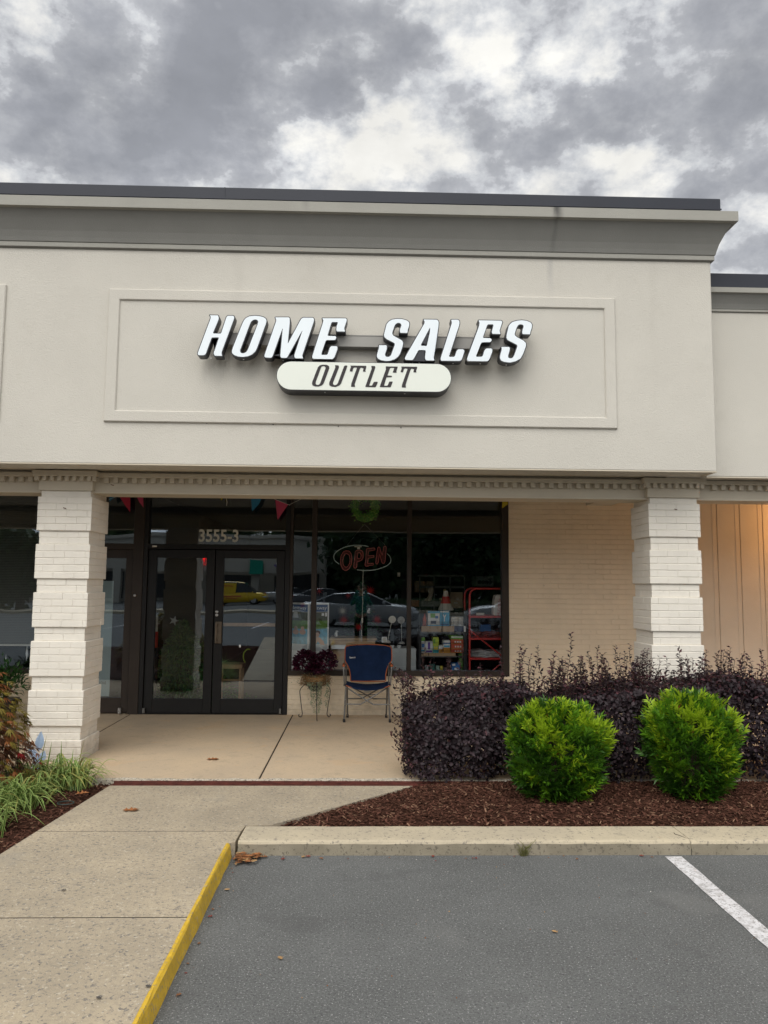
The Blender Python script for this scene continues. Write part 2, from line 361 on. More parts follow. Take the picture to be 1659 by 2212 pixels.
M_brick = mat('painted_brick', (.76, .715, .635), .72, .3, var=.05, vscale=5, bump=.8, bscale=70, speck=[(26, .68, .35, (.42, .37, .31))])
M_brick2 = mat('painted_brick_tan', (.82, .70, .53), .72, .3, var=.06, vscale=4, bump=.8, bscale=70, speck=[(20, .66, .3, (.40, .33, .25))])
ground_grime(M_brick, .30, .45); ground_grime(M_brick2, .30, .45)
M_mortar = mat('painted_mortar', (.50, .44, .36), .85, .2, bump=.5, bscale=80)
M_mortar2 = mat('painted_mortar_tan', (.64, .54, .40), .85, .2, bump=.5, bscale=80)
M_siding = mat('siding_tan', (.74, .63, .50), .75, .25, var=.05, vscale=3, bump=.4, bscale=90)
M_bronze = mat('bronze_frame', (.011, .0105, .0105), .5, .3, var=.15, vscale=4)
M_bronze_b = mat('bronze_frame_brown', (.034, .025, .019), .5, .3, var=.15, vscale=4)
M_black = mat('black_metal', (.012, .012, .014), .4, .5)
M_glass = glassmat('window_glass', (.97, .99, .99), .145)
M_glass_d = glassmat('door_glass', (.90, .93, .94), .19)
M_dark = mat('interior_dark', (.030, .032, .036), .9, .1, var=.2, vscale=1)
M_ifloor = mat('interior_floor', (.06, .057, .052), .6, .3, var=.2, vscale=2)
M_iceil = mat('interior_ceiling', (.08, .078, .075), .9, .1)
M_white = mat('white_plastic', (.82, .83, .82), .5, .4, var=.03)
M_offw = mat('off_white_plastic', (.66, .63, .56), .5, .4, var=.04)
M_steel = mat('steel', (.45, .45, .45), .35, .5, metal=.9)
M_grey = mat('grey_metal', (.17, .165, .155), .42, .5, metal=.35, var=.1, vscale=8)
M_wood = mat('light_wood', (.40, .25, .13), .5, .4, var=.3, vscale=7)
M_wood2 = mat('honey_wood', (.60, .41, .235), .45, .4, var=.2, vscale=6)
M_cardb = mat('cardboard', (.42, .30, .19), .85, .2, var=.1, vscale=5)
M_red = mat('red_paint', (.55, .035, .03), .4, .5, var=.1, vscale=5)

# ------------------------------------------------------------------ text and outline helpers
def text_verts(s, bold=0.0):
    cu = bpy.data.curves.new('t', 'FONT'); cu.body = s; cu.fill_mode = 'FRONT'; cu.resolution_u = 3; cu.offset = bold
    o = bpy.data.objects.new('t', cu); COL.objects.link(o)
    dg = bpy.context.evaluated_depsgraph_get(); me = o.evaluated_get(dg).to_mesh()
    v_ = [tuple(q.co) for q in me.vertices]; f_ = [tuple(p.vertices) for p in me.polygons]
    o.evaluated_get(dg).to_mesh_clear(); bpy.data.objects.remove(o); bpy.data.curves.remove(cu)
    return v_, f_
def text_obj(mb, s, x0, z0, x1, z1, y, shear=0.0, mi=None, rot=0.0, mirror=False, bold=0.0):
    """flat lettering facing -y, fitted to a rectangle"""
    v_, f_ = text_verts(s, bold)
    ax = min(q[0] for q in v_); bx = max(q[0] for q in v_); az = min(q[1] for q in v_); bz = max(q[1] for q in v_)
    vs = []
    cx, cz = (x0 + x1) / 2, (z0 + z1) / 2
    for q in v_:
        u_ = (q[0] - ax) / (bx - ax); w_ = (q[1] - az) / (bz - az)
        if mirror: u_ = 1 - u_
        X = x0 + u_ * (x1 - x0) + shear * (w_ - .5) * (z1 - z0); Z = z0 + w_ * (z1 - z0)
        if rot: X, Z = cx + (X - cx) * math.cos(rot) - (Z - cz) * math.sin(rot), cz + (X - cx) * math.sin(rot) + (Z - cz) * math.cos(rot)
        vs.append((X, y, Z))
    mb.add(vs, f_, mi)
def rounded(pts, r, seg=3):
    out_ = []; n = len(pts)
    for i in range(n):
        a, b, c = Vector(pts[i - 1]), Vector(pts[i]), Vector(pts[(i + 1) % n])
        d1 = (a - b); d2 = (c - b); l1, l2 = d1.length, d2.length
        if l1 < 1e-6 or l2 < 1e-6: continue
        t_ = min(r, l1 * .45, l2 * .45); p0 = b + d1 / l1 * t_; p1 = b + d2 / l2 * t_
        for k in range(seg + 1):
            s_ = k / seg; q = p0 * (1 - s_) ** 2 + b * 2 * s_ * (1 - s_) + p1 * s_ ** 2; out_.append((q.x, q.y))
    return out_
def glyph(mb, contours, yf, yb, grow=0.0, mi=None, r=.006):
    """extruded outline (x,z contours) from front plane yf to back plane yb"""
    cu = bpy.data.curves.new('g', 'CURVE'); cu.dimensions = '2D'; cu.fill_mode = 'BOTH'; cu.extrude = abs(yb - yf) / 2
    cu.offset = grow
    for c in contours:
        pts = rounded(c, r)
        sp = cu.splines.new('POLY'); sp.points.add(len(pts) - 1); sp.use_cyclic_u = True
        for q, (x, z) in zip(sp.points, pts): q.co = (x, z, 0, 1)
    o = bpy.data.objects.new('g', cu); COL.objects.link(o)
    dg = bpy.context.evaluated_depsgraph_get(); me = o.evaluated_get(dg).to_mesh()
    ym = (yf + yb) / 2
    mb.add([(q.co.x, ym - q.co.z, q.co.y) for q in me.vertices], [tuple(p.vertices) for p in me.polygons], mi)
    o.evaluated_get(dg).to_mesh_clear(); bpy.data.objects.remove(o); bpy.data.curves.remove(cu)

# ------------------------------------------------------------------ ground
g_ = MB()
g_.add([(-250, -250, 0), (250, -250, 0), (250, 250, 0), (-250, 250, 0)], [(0, 1, 2, 3)])
struct(g_, 'asphalt', M_asphalt)
WZ = .09
def lx(y): return -2.07 - .089 * (6.64 - y)
g_ = MB()
pan = [[(lx(5.459), 5.459), (-.80, 5.459), (-.785, 5.575), (-.60, 5.60), (.45, 6.64), (lx(6.64), 6.64)],
       [(lx(4.095), 4.095), (-.857, 4.095), (-.857, 5.20), (-.805, 5.235), (-.80, 5.447), (lx(5.447), 5.447)]]
yy = 4.083
for k in range(6):
    pan.append([(lx(yy - 1.347), yy - 1.347), (-.857, yy - 1.347), (-.857, yy), (lx(yy), yy)]); yy -= 1.36
for q in pan: g_.prismz(q, -.05, WZ, .0015)
struct(g_, 'sidewalk', M_conc)
g_ = MB()
for q in ([(-9, 6.81), (-2.93, 6.81), (-2.945, 10.3), (-9, 10.3)], [(-2.922, 6.81), (-.868, 6.81), (-.868, 10.3), (-2.937, 10.3)], [(-.858, 6.81), (2.6, 6.81), (2.6, 10.3), (-.858, 10.3)], [(2.61, 6.81), (12, 6.81), (12, 10.3), (2.61, 10.3)]):
    g_.prismz(q, -.05, WZ, .006)
struct(g_, 'porch_floor', M_porch)
g_ = MB(); n = 220; vs = []
for i in range(n + 1):
    x = -9 + 21 * i / n; vs += [(x, 6.806, .05), (x, 6.806, .0935), (x, 6.845 + R.uniform(0, .05), .0935)]
g_.add(vs, [(3 * i + j, 3 * i + 3 + j, 3 * i + 4 + j, 3 * i + 1 + j) for i in range(n) for j in range(2)])
struct(g_, 'worn_porch_edge', M_edge)
g_ = MB(); g_.box(lx(5.455), -.80, 5.446, 5.460, -.04, .0885); yy = 4.0905
for k in range(6): g_.box(lx(yy), -.857, yy - .0085, yy + .0065, -.04, .0885); yy -= 1.36
g_.box(-.869, -.857, 6.812, 10.2, -.04, .087); g_.box(2.599, 2.611, 6.812, 10.2, -.04, .087)
g_.add([(-2.931, 6.812, .0875), (-2.921, 6.812, .0875), (-2.936, 10.2, .0875), (-2.946, 10.2, .0875)], [(0, 1, 2, 3)])
struct(g_, 'joint_filler', mat('joint_dirt', (.03, .025, .02), .95, .1))
# kerb along the planting bed
g_ = MB()
CX = 2.215
for a, b in ((-.788, CX - .002), (CX + .002, 12)):
    nseg = max(2, int((b - a) / .12)); prof = [(5.236, -.02), (5.244, .070), (5.250, .082), (5.264, .0895), (5.30, .0915), (5.54, .092), (5.572, .084), (5.575, -.02)]
    vs = []; n = len(prof)
    for i in range(nseg + 1):
        x = a + (b - a) * i / nseg
        for (y, z) in prof: vs.append((x + (.03 * (y - 5.25) if i == 0 and a < 0 else 0), y + R.uniform(-.002, .002), z + (R.uniform(-.002, .002) if z > 0 else 0)))
    fs = [(i * n + j, i * n + (j + 1) % n, (i + 1) * n + (j + 1) % n, (i + 1) * n + j) for i in range(nseg) for j in range(n)]
    fs += [tuple(range(n)), tuple(range(nseg * n, nseg * n + n))]
    g_.add(vs, fs)
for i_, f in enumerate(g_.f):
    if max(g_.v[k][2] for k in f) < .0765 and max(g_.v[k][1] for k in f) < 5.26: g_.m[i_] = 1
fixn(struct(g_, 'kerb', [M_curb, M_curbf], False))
g_ = MB()
cr = [(2.18, 5.33), (2.16, 5.30), (2.205, 5.27), (2.222, 5.245)]
pts = [(2.165, 5.40, .0945), (2.16, 5.37, .0945), (2.18, 5.34, .0945), (2.20, 5.30, .0925), (2.218, 5.268, .0825), (2.223, 5.247, .062), (2.216, 5.241, .03), (2.214, 5.236, .0)]
g_.tube([(a, b, c - .0012) for a, b, c in pts], .0022, 5)
struct(g_, 'kerb_crack', mat('crack', (.03, .028, .025), .95, .1))
# yellow painted kerb face along the walk
g_ = MB(); ns = 60; y0, y1 = -3.0, 5.20; prof = [(-.857, .05), (-.857, .0925), (-.842, .0920), (-.834, .082), (-.818, -.01), (-.857, -.01)]
vs = []
for i in range(ns + 1):
    y = y1 + (y0 - y1) * i / ns
    for x, z in prof: vs.append((x + (R.uniform(-.0035, .0035) if x > -.85 else 0), y, z + (R.uniform(-.002, .002) if z > .08 else 0)))
n = len(prof); fs = [(i * n + j, i * n + (j + 1) % n, (i + 1) * n + (j + 1) % n, (i + 1) * n + j) for i in range(ns) for j in range(n)] + [tuple(range(n)), tuple(range(ns * n, ns * n + n))]
g_.add(vs, fs); fixn(struct(g_, 'yellow_kerb', M_yellow))
# painted bay line
g_ = MB(); ln = []; n = 70
for i in range(n + 1):
    y = 5.20 - 8.0 * i / n; ln.append(((2.022 + R.uniform(-.004, .004), y, .004), (2.132 + R.uniform(-.004, .004), y, .004)))
vs = [q for a in ln for q in a]; g_.add(vs, [(2 * i, 2 * i + 2, 2 * i + 3, 2 * i + 1) for i in range(n)])
fixn(struct(g_, 'parking_line', M_white_line))

# mulch beds
def heightn(x, y): return .5 * math.sin(3.1 * x + 1.3 * y) + .3 * math.sin(7.3 * x - 4.1 * y) + .2 * math.sin(13 * x + 9 * y)
def bed(name, xl, xr, ya, yb, h0, mound, nu, nv, chips, chip_x=None):
    g_ = MB(); vs = []
    def z_at(s, t, x, y): return h0 + mound * math.sin(math.pi * min(1, max(0, t))) ** .6 * min(1, s * 8 + .15) + .008 * heightn(x * 2, y * 2)
    for j in range(nv + 1):
        t_ = j / nv; y = ya + (yb - ya) * t_
        for i in range(nu + 1):
            s_ = i / nu; x = xl(y) + (xr(y) - xl(y)) * s_
            vs.append((x, y, z_at(s_ * 4, t_, x, y) + R.uniform(-.006, .006)))
    g_.add(vs, [(j * (nu + 1) + i, j * (nu + 1) + i + 1, (j + 1) * (nu + 1) + i + 1, (j + 1) * (nu + 1) + i) for j in range(nv) for i in range(nu)])
    struct(g_, name, M_mulch[0], True)
    n = chips
    t_ = NR.rand(n); ys = ya + (yb - ya) * t_
    xa = np.array([xl(y) for y in ys]); xb = np.array([xr(y) for y in ys])
    if chip_x: xa = np.maximum(xa, chip_x[0]); xb = np.minimum(xb, chip_x[1])
    xs = xa + (xb - xa) * NR.rand(n)
    fa = np.array([(x - xl(y)) / (xr(y) - xl(y)) for x, y in zip(xs, ys)])
    zs = np.array([z_at(a * 4, b, x, y) for a, b, x, y in zip(fa, t_, xs, ys)]) + NR.rand(n) * .014
    g2 = MB()
    for x, y, z in zip(xs, ys, zs):
        l = R.uniform(.012, .042); w_ = R.uniform(.003, .009); h = R.uniform(.002, .005); a = R.uniform(0, 6.28); ti = R.gauss(0, .28)
        ux, uy, uz = math.cos(a) * math.cos(ti), math.sin(a) * math.cos(ti), math.sin(ti); vx, vy = -math.sin(a), math.cos(a)
        q = []
        for dz in (0, h):
            for (p_, s_) in ((-.5, -.5), (.5, -.3), (.5, .5), (-.5, .4)):
                q.append((x + ux * l * p_ + vx * w_ * s_ * 1.6, y + uy * l * p_ + vy * w_ * s_ * 1.6, z + uz * l * p_ + dz))
        rr_ = R.random(); mi = 0 if rr_ < .28 else 1 if rr_ < .66 else 2 if rr_ < .93 else 3
        g2.add(q, [(4, 5, 6, 7), (0, 1, 5, 4), (1, 2, 6, 5), (2, 3, 7, 6), (3, 0, 4, 7)], mi)
    tag(g2.build(name + '_chips', M_mulch), kind='stuff')
bed('mulch_bed', lambda y: -.585 + (y - 5.6) * .98 if y > 5.6 else -.75, lambda y: 12.0, 5.578, 6.85, .062, .045, 160, 18, 26000, (-.8, 7.0))
bed('side_mulch_bed', lambda y: -7.0, lambda y: lx(y) - .004, -1.0, 6.8, .055, .03, 60, 90, 24000, (-3.9, 0))

# drain grate across the walk
dr = thing('drain_grate', 'rusty red slotted trench drain grate across the walk', 'drain', (-.8, 6.72, .09))
M_rust = mat('rusty_metal', (.105, .028, .020), .75, .3, var=.5, vscale=14, bump=.6, bscale=90)
g_ = MB(); g_.box(lx(6.7) - .02, 1.2, 6.645, 6.655, .0, .088); g_.box(lx(6.7) - .02, 1.2, 6.795, 6.805, .0, .088); g_.build('frame', M_rust, dr)
g_ = MB()
for k in range(7): g_.box(lx(6.7), 1.2, 6.6600 + k * .0195, 6.6695 + k * .0195, .060, .084)
x = lx(6.7)
while x < 1.2: g_.box(x, x + .012, 6.656, 6.794, .056, .082); x += .085
g_.build('bars', M_rust, dr)
g_ = MB(); g_.box(lx(6.7) - .02, 1.2, 6.656, 6.794, .0, .02); g_.build('channel', M_black, dr)

# ------------------------------------------------------------------ building
YF, YD = 7.05, 10.2
B = thing('store_building', 'cream stucco strip mall store building with brick pillars and dark storefront', 'building', (0, YF, 0))
g_ = MB(); g_.box(-14, 3.33, YF, YF + .35, 2.85, 5.30, .012); g_.box(3.00, 3.33, YF + .35, 14, 2.85, 5.30); g_.build('fascia_wall', M_stucco, B)
g_ = MB(); g_.box(3.334, 14, 7.30, 7.6, 2.84, 4.74, .01); g_.build('wing_fascia', M_stucco, B)
def frame_ring(mb, x0, x1, z0, z1, t, yf, yb, c=.008):
    o = [(x0, z0), (x1, z0), (x1, z1), (x0, z1)]; i = [(x0 + t, z0 + t), (x1 - t, z0 + t), (x1 - t, z1 - t), (x0 + t, z1 - t)]
    def off(p, d): return [(p[0][0] + d, p[0][1] + d), (p[1][0] - d, p[1][1] + d), (p[2][0] - d, p[2][1] - d), (p[3][0] + d, p[3][1] - d)]
    rings = [[(x, yb, z) for x, z in o], [(x, yf + c, z) for x, z in o], [(x, yf, z) for x, z in off(o, c)], [(x, yf, z) for x, z in off(i, -c)], [(x, yf + c, z) for x, z in i], [(x, yb, z) for x, z in i]]
    vs = [q for r_ in rings for q in r_]; fs = []
    for k in range(5):
        for j in range(4): fs.append((k * 4 + j, k * 4 + (j + 1) % 4, (k + 1) * 4 + (j + 1) % 4, (k + 1) * 4 + j))
    mb.add(vs, fs)
g_ = MB(); frame_ring(g_, -2.385, 2.385, 3.245, 4.505, .105, YF - .024, YF + .01); g_.build('sign_border', M_stucco, B)
g_ = MB(); frame_ring(g_, -8.1, -3.335, 3.245, 4.525, .105, YF - .024, YF + .01); g_.build('sign_border', M_stucco, B)
g_ = MB(); g_.box(-2.28, 2.28, YF - .006, YF + .01, 3.35, 4.40); g_.build('sign_field', M_stucco_in, B)
# cornice with a mitred return
def cornice(mbd, mbl, x0, xe, yf, zb, sc, ret):
    prof = [(0, 0), (.025, .012), (.025, .055), (.034, .062), (.043, .10), (.060, .155), (.083, .205), (.108, .255), (.143, .315), (.150, .325)]
    band = [(.150, .325), (.190, .330), (.190, .425), (.0, .425)]
    for mb, pr_, mi in ((mbd, prof, 0), (mbl, band, 0)):
        vs = []; n = len(pr_)
        for (pj, h) in pr_: vs.append((x0, yf - pj * sc, zb + h * sc))
        for (pj, h) in pr_: vs.append((xe + (pj * sc if ret else 0), yf - pj * sc, zb + h * sc))
        if ret:
            for (pj, h) in pr_: vs.append((xe + pj * sc, yf + 6, zb + h * sc))
        fs = [(i, n + i, n + i + 1, i + 1) for i in range(n - 1)]
        if ret: fs += [(n + i, 2 * n + i, 2 * n + i + 1, n + i + 1) for i in range(n - 1)]
        mb.add(vs, fs)
gd, gl = MB(), MB()
cornice(gd, gl, -14, 3.33, YF, 4.885, 1.0, True)
# the small bead under the cove is painted the lighter grey, with a rain streak on the band
fixn(gd.build('cornice_cove', M_corn_d, B)); fixn(gl.build('cornice_band', M_corn_l, B))
g_ = MB(); g_.box(-14, 3.356, YF - .0275, YF + .01, 4.896, 4.942, .004); g_.build('cornice_bead', M_corn_l, B)
g_ = MB(); g_.box(-14, 3.41, 6.975, 7.5, 5.311, 5.492, .006); g_.box(3.0, 3.41, 7.5, 13, 5.311, 5.492, .006)
g_.box(-14, 3.415, 6.968, 6.975, 5.375, 5.388); g_.box(-1.33, -1.322, 6.971, 6.98, 5.385, 5.491); g_.build('roof_coping', M_coping, B)
gd, gl = MB(), MB()
cornice(gd, gl, 3.334, 14, 7.30, 4.485, .52, False)
fixn(gd.build('wing_cornice_cove', M_corn_d, B)); fixn(gl.build('wing_cornice_band', M_corn_l, B))
g_ = MB(); g_.box(3.334, 14, 7.282, 7.31, 4.49, 4.512, .003); g_.build('wing_cornice_bead', M_corn_l, B)
g_ = MB(); g_.box(3.335, 14, 7.235, 7.7, 4.707, 4.862, .006); g_.build('wing_coping', M_coping, B)
g_ = MB(); g_.box(-14, 14, 7.6, 22, 4.3, 4.5); g_.build('roof', M_dark, B)
# soffit under the fascia: boards with thin seams
g_ = MB(); x = -6.0
while x < 3.30:
    g_.box(x, min(x + .296, 3.318), YF + .012, 7.62, 2.858, 2.868); x += .30
g_.box(3.34, 8, 7.312, 7.62, 2.852, 2.862)
g_.build('soffit', M_trim, B)
g_ = MB(); g_.box(-14, 3.325, YF + .003, YF + .022, 2.846, 2.858); g_.box(3.28, 3.325, YF + .022, 7.3, 2.846, 2.858); g_.box(3.34, 14, 7.303, 7.325, 2.832, 2.845); g_.build('soffit_edge', M_trim, B)
# beam with dentil molding
g_ = MB(); g_.box(-14, 14, 7.57, 7.86, 2.655, 2.86, .004); g_.box(-14, 14, 7.555, 7.875, 2.638, 2.657, .003)
for (a, b) in ((-14, 14),): g_.box(a, b, 7.40, 7.9, 2.866, 2.9)
g_.build('beam', M_trim, B)
g_ = MB(); g_.box(-14, 14, 7.512, 7.572, 2.792, 2.835, .004); x = -7.0
while x < 8.0:
    if not (-3.2 < x < -2.57 or 2.77 < x < 3.42): g_.box(x, x + .046, 7.528, 7.571, 2.742, 2.793, .002)
    x += .0913
g_.build('dentil_molding', M_trim, B)
for (a, b) in ((-3.136, -2.620), (2.83, 3.352)):
    g_ = MB(); g_.box(a, b, 7.495, 8.01, 2.655, 2.79, .003); g_.box(a - .05, b + .05, 7.445, 7.56, 2.792, 2.848, .004); g_.box(a - .05, b + .05, 7.9, 8.06, 2.792, 2.848, .004)
    g_.box(a - .05, a + .05, 7.56, 7.9, 2.792, 2.848, .004); g_.box(b - .05, b + .05, 7.56, 7.9, 2.792, 2.848, .004)
    x = a - .025
    while x < b - .02: g_.box(x, x + .036, 7.455, 7.497, 2.748, 2.793, .002); x += .0713
    y = 7.47
    while y < 7.6: g_.box(b, b + .038, y, y + .036, 2.748, 2.793, .002); g_.box(a - .038, a, y, y + .036, 2.748, 2.793, .002); y += .0713
    g_.build('pillar_cap', M_trim, B)
# bricks
def brick_run(mb, u0, u1, z0, z1, fn, start, L_=.2, jit=.0015, dep=.0052):
    """one course of bricks; fn(u, depth, z) -> xyz"""
    u = u0 - start * L_
    while u < u1 - .004:
        a, b = max(u, u0), min(u + L_, u1)
        if b - a > .012:
            cu_, cz = .0012, .0054; pj = R.uniform(-jit, jit)
            q = [fn(a, dep, z0), fn(b, dep, z0), fn(b, dep, z1), fn(a, dep, z1)]
            e_ = [R.uniform(-.0012, .0012) for _ in range(4)]
            q += [fn(a + (cu_ if a > u0 else 0), pj, z0 + cz + e_[0]), fn(b - (cu_ if b < u1 else 0), pj, z0 + cz + e_[1]), fn(b - (cu_ if b < u1 else 0), pj, z1 - cz + e_[2]), fn(a + (cu_ if a > u0 else 0), pj, z1 - cz + e_[3])]
            mb.add(q, [(4, 5, 6, 7), (0, 1, 5, 4), (1, 2, 6, 5), (2, 3, 7, 6), (3, 0, 4, 7)])
        u += L_
CH = .06606
def pillar(x0, x1, y0, y1):
    g_ = MB(); order = [2] * 0; k = 0; pat = []
    for grp, n in ((0, 3), (1, 2), (0, 5), (1, 2), (0, 5), (1, 2), (0, 5), (1, 2), (0, 5), (1, 2), (0, 5)): pat += [grp] * n
    z = .085
    for i, nar in enumerate(pat):
        s_ = .020 if nar else 0.0; j = R.uniform(-.001, .001); a, b, c, d = x0 + s_ + j, x1 - s_ + j, y0 + s_, y1 - s_; zt = z + CH; st = (i % 2) * .5
        st += .12
        brick_run(g_, a, b, z, zt, lambda u, dp, zz: (u, c + dp, zz), st)
        brick_run(g_, c, d, z, zt, lambda u, dp, zz: (b - dp, u, zz), (st + .4) % 1, .1 if False else .2)
        brick_run(g_, c, d, z, zt, lambda u, dp, zz: (a + dp, u, zz), (st + .4) % 1)
        brick_run(g_, a, b, z, zt, lambda u, dp, zz: (u, d - dp, zz), st)
        g_.box(a + .005, b - .005, c + .005, d - .005, z - (.001 if i else 0), zt + .0005)
        z = zt
    g_.box(x0 + .02, x1 - .02, y0 + .02, y1 - .02, z, 2.6555, .003)
    g_.build('brick_pillar', M_brick, B)
pillar(-3.136, -2.620, 7.50, 8.00)
pillar(2.838, 3.352, 7.50, 8.00)
# flat brick walls of the storefront
def brick_wall(name, x0, x1, z0, z1, y, m1, m2, top_sill=False):
    g_ = MB(); z = z0; i = 0
    while z < z1 - .01:
        zt = min(z + CH, z1); brick_run(g_, x0, x1, z, zt, lambda u, dp, zz: (u, y + dp, zz), .5 * (i % 2) + .2, jit=.0022, dep=.006); z = zt; i += 1
    g_.box(x0, x1, y + .0055, y + .12, z0, z1, mi=1)
    return fixn(g_.build(name, [m1, m2], B))
brick_wall('brick_wall', 1.952, 4.3, .085, 3.0, YD - .045, M_brick2, M_mortar2)
brick_wall('low_brick_wall', -.938, 1.952, .085, .592, YD - .045, M_brick2, M_mortar2)
brick_wall('low_brick_wall', -9.0, -4.15, .085, .60, YD - .045, M_brick2, M_mortar2)
brick_wall('low_brick_wall', 4.3, 9.0, .085, .57, YD - .045, M_brick2, M_mortar2)
g_ = MB(); x = 4.3 + (4.768 - 4.3) % .3125 - .3125
while x < 9:
    a = max(x + .006, 4.3); g_.box(a, x + .3065, YD - .03, YD + .05, .575, 3.0, .003); g_.box(x + .25, x + .262, YD - .033, YD - .0295, .575, 3.0); x += .3125
g_.box(4.3, 9, YD - .018, YD + .06, .571, 2.99); g_.build('siding', M_siding, B)
g_ = MB(); g_.box(-14, 14, 7.86, 10.3, 3.0, 3.06); g_.build('porch_ceiling', mat('porch_ceiling_paint', (.36, .345, .32), .8, .2, var=.1), B)
# storefront frames, panes and doors
def fr(name, boxes, m=None, parent=None, ch=.003):
    g_ = MB()
    for b_ in boxes: g_.box(*b_, ch)
    return g_.build(name, m or M_bronze_b, parent or B)
yf0, yf1 = YD - .06, YD + .06
wf = fr('window_frame', [(1.860, 1.950, yf0, yf1, .592, 3.0), (.605, .660, yf0, yf1, .66, 3.0), (-.654, -.587, yf0, yf1, .66, 3.0), (-.936, -.900, yf0, yf1, .66, 3.0), (-.936, 1.860, yf0 - .02, yf1, .592, .66)])
def pane(name, x0, x1, z0, z1, y, m, parent):
    g_ = MB(); g_.add([(x0, y, z0), (x1, y, z0), (x1, y, z1), (x0, y, z1)], [(0, 1, 2, 3)]); return g_.build(name, m, parent)
for a, b in ((-.900, -.654), (-.587, .605), (.660, 1.860)): pane('pane', a, b, .66, 3.0, YD, M_glass, wf)
df = fr('door_frame', [(-1.000, -.938, yf0, yf1, .09, 3.0), (-2.845, -2.79, yf0, yf1, .09, 3.0), (-2.79, -1.000, yf0, yf1, 2.215, 2.28), (-2.79, -1.0, yf0 + .01, yf1 - .01, .088, .10)], M_bronze)
pane('transom_pane', -2.79, -1.0, 2.28, 3.0, YD, M_glass_d, df)
g_ = MB(); g_.box(-2.735, -2.675, yf0 - .006, yf0 + .002, 2.236, 2.256, .001); g_.build('door_sticker', M_offw, df)
def door(x0, x1, hinge_left, knob):
    dd = fr('glass_door', [(x0 + .006, x0 + .115, YD - .035, YD + .02, .105, 2.205), (x1 - .115, x1 - .006, YD - .035, YD + .02, .105, 2.205), (x0 + .115, x1 - .115, YD - .035, YD + .02, 2.10, 2.205), (x0 + .115, x1 - .115, YD - .035, YD + .02, .105, .285)], M_bronze)
    pane('door_pane', x0 + .115, x1 - .115, .285, 2.10, YD - .01, M_glass_d, dd)
    g_ = MB(); g_.box(x0 + .08, x1 - .09, YD + .045, YD + .075, 1.21, 1.255, .006); g_.build('push_bar', M_wood, dd)
    return dd
dl = door(-2.79, -1.915, True, False); drr = door(-1.915, -1.0, False, True)
bpy.data.objects.remove([c for c in dl.children if c.name.startswith('push_bar')][0], do_unlink=True)
M_brass = mat('aged_brass', (.16, .125, .09), .45, .5, metal=.4, var=.2, vscale=12)
g_ = MB(); xx, _, zz = (-1.847,10.15,1.134); g_.box(xx - .040, xx + .040, YD - .048, YD - .036, zz - .14, zz + .14, .003); g_.box(xx - .030, xx - .010, YD - .11, YD - .046, zz - .12, zz - .09, .003); g_.box(xx - .030, xx - .010, YD - .11, YD - .046, zz + .09, zz + .12, .003); g_.box(xx - .032, xx - .008, YD - .125, YD - .105, zz - .13, zz + .13, .005)
g_.build('handle', M_brass, drr)
for (a, b) in ((980, 1055), (982, 1082)):
    g_ = MB(); xx = -1.876; zz = 1.402 if b == 1055 else 1.36
    g_.lathe((xx, YD - .036, zz), [(.020, 0), (.020, -.01), (.012, -.014)], 14, axis='y'); g_.build('lock', M_steel, drr)
g_ = MB(); g_.box(-2.785, -2.755, YD - .075, YD - .04, .105, .17, .004); g_.build('hinge', M_grey, dl)
g_ = MB(); g_.box(-1.04, -1.012, YD - .075, YD - .04, .105, .17, .004); g_.build('hinge', M_grey, drr)
# neighbouring unit to the left: door and blinded window
nf = fr('neighbour_frame', [(-2.977, -2.846, yf0 - .01, yf1, .09, 3.0), (-4.15, -4.06, yf0, yf1, .09, 3.0), (-4.06, -2.977, yf0, yf1, 2.20, 2.28), (-9, -4.15, yf0, yf1, .60, .665), (-5.9, -5.84, yf0, yf1, .665, 3.0)])
pane('neighbour_transom_pane', -4.06, -2.977, 2.28, 3.0, YD, M_glass_d, nf)
pane('neighbour_pane', -9, -4.15, .665, 3.0, YD, M_glass_d, nf)
nd = fr('neighbour_door', [(-4.05, -3.93, YD - .035, YD + .02, .105, 2.195), (-3.075, -2.984, YD - .035, YD + .02, .105, 2.195), (-3.93, -3.075, YD - .035, YD + .02, 2.09, 2.195), (-3.93, -3.075, YD - .035, YD + .02, .105, .295)])
pane('neighbour_door_pane', -3.93, -3.075, .295, 2.09, YD - .01, M_glass_d, nd)
g_ = MB(); g_.box(-3.095, -3.055, YD - .08, YD - .04, .10, .175, .004); g_.build('neighbour_hinge', M_steel, nd)
g_ = MB(); g_.lathe((-2.935, yf0 - .012, 1.605), [(.016, 0), (.016, -.012), (.008, -.016)], 12, axis='y'); g_.build('neighbour_lock', M_steel, nf)
# shell of the rooms behind
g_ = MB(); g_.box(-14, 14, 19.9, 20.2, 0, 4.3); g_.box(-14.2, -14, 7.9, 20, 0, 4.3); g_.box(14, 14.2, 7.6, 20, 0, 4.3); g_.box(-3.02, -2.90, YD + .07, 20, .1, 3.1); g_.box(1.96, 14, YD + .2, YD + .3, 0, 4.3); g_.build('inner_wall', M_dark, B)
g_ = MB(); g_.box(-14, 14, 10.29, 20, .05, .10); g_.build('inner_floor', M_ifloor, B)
g_ = MB(); g_.box(-14, 14, 10.3, 20, 3.0, 3.05); g_.build('inner_ceiling', M_iceil, B)
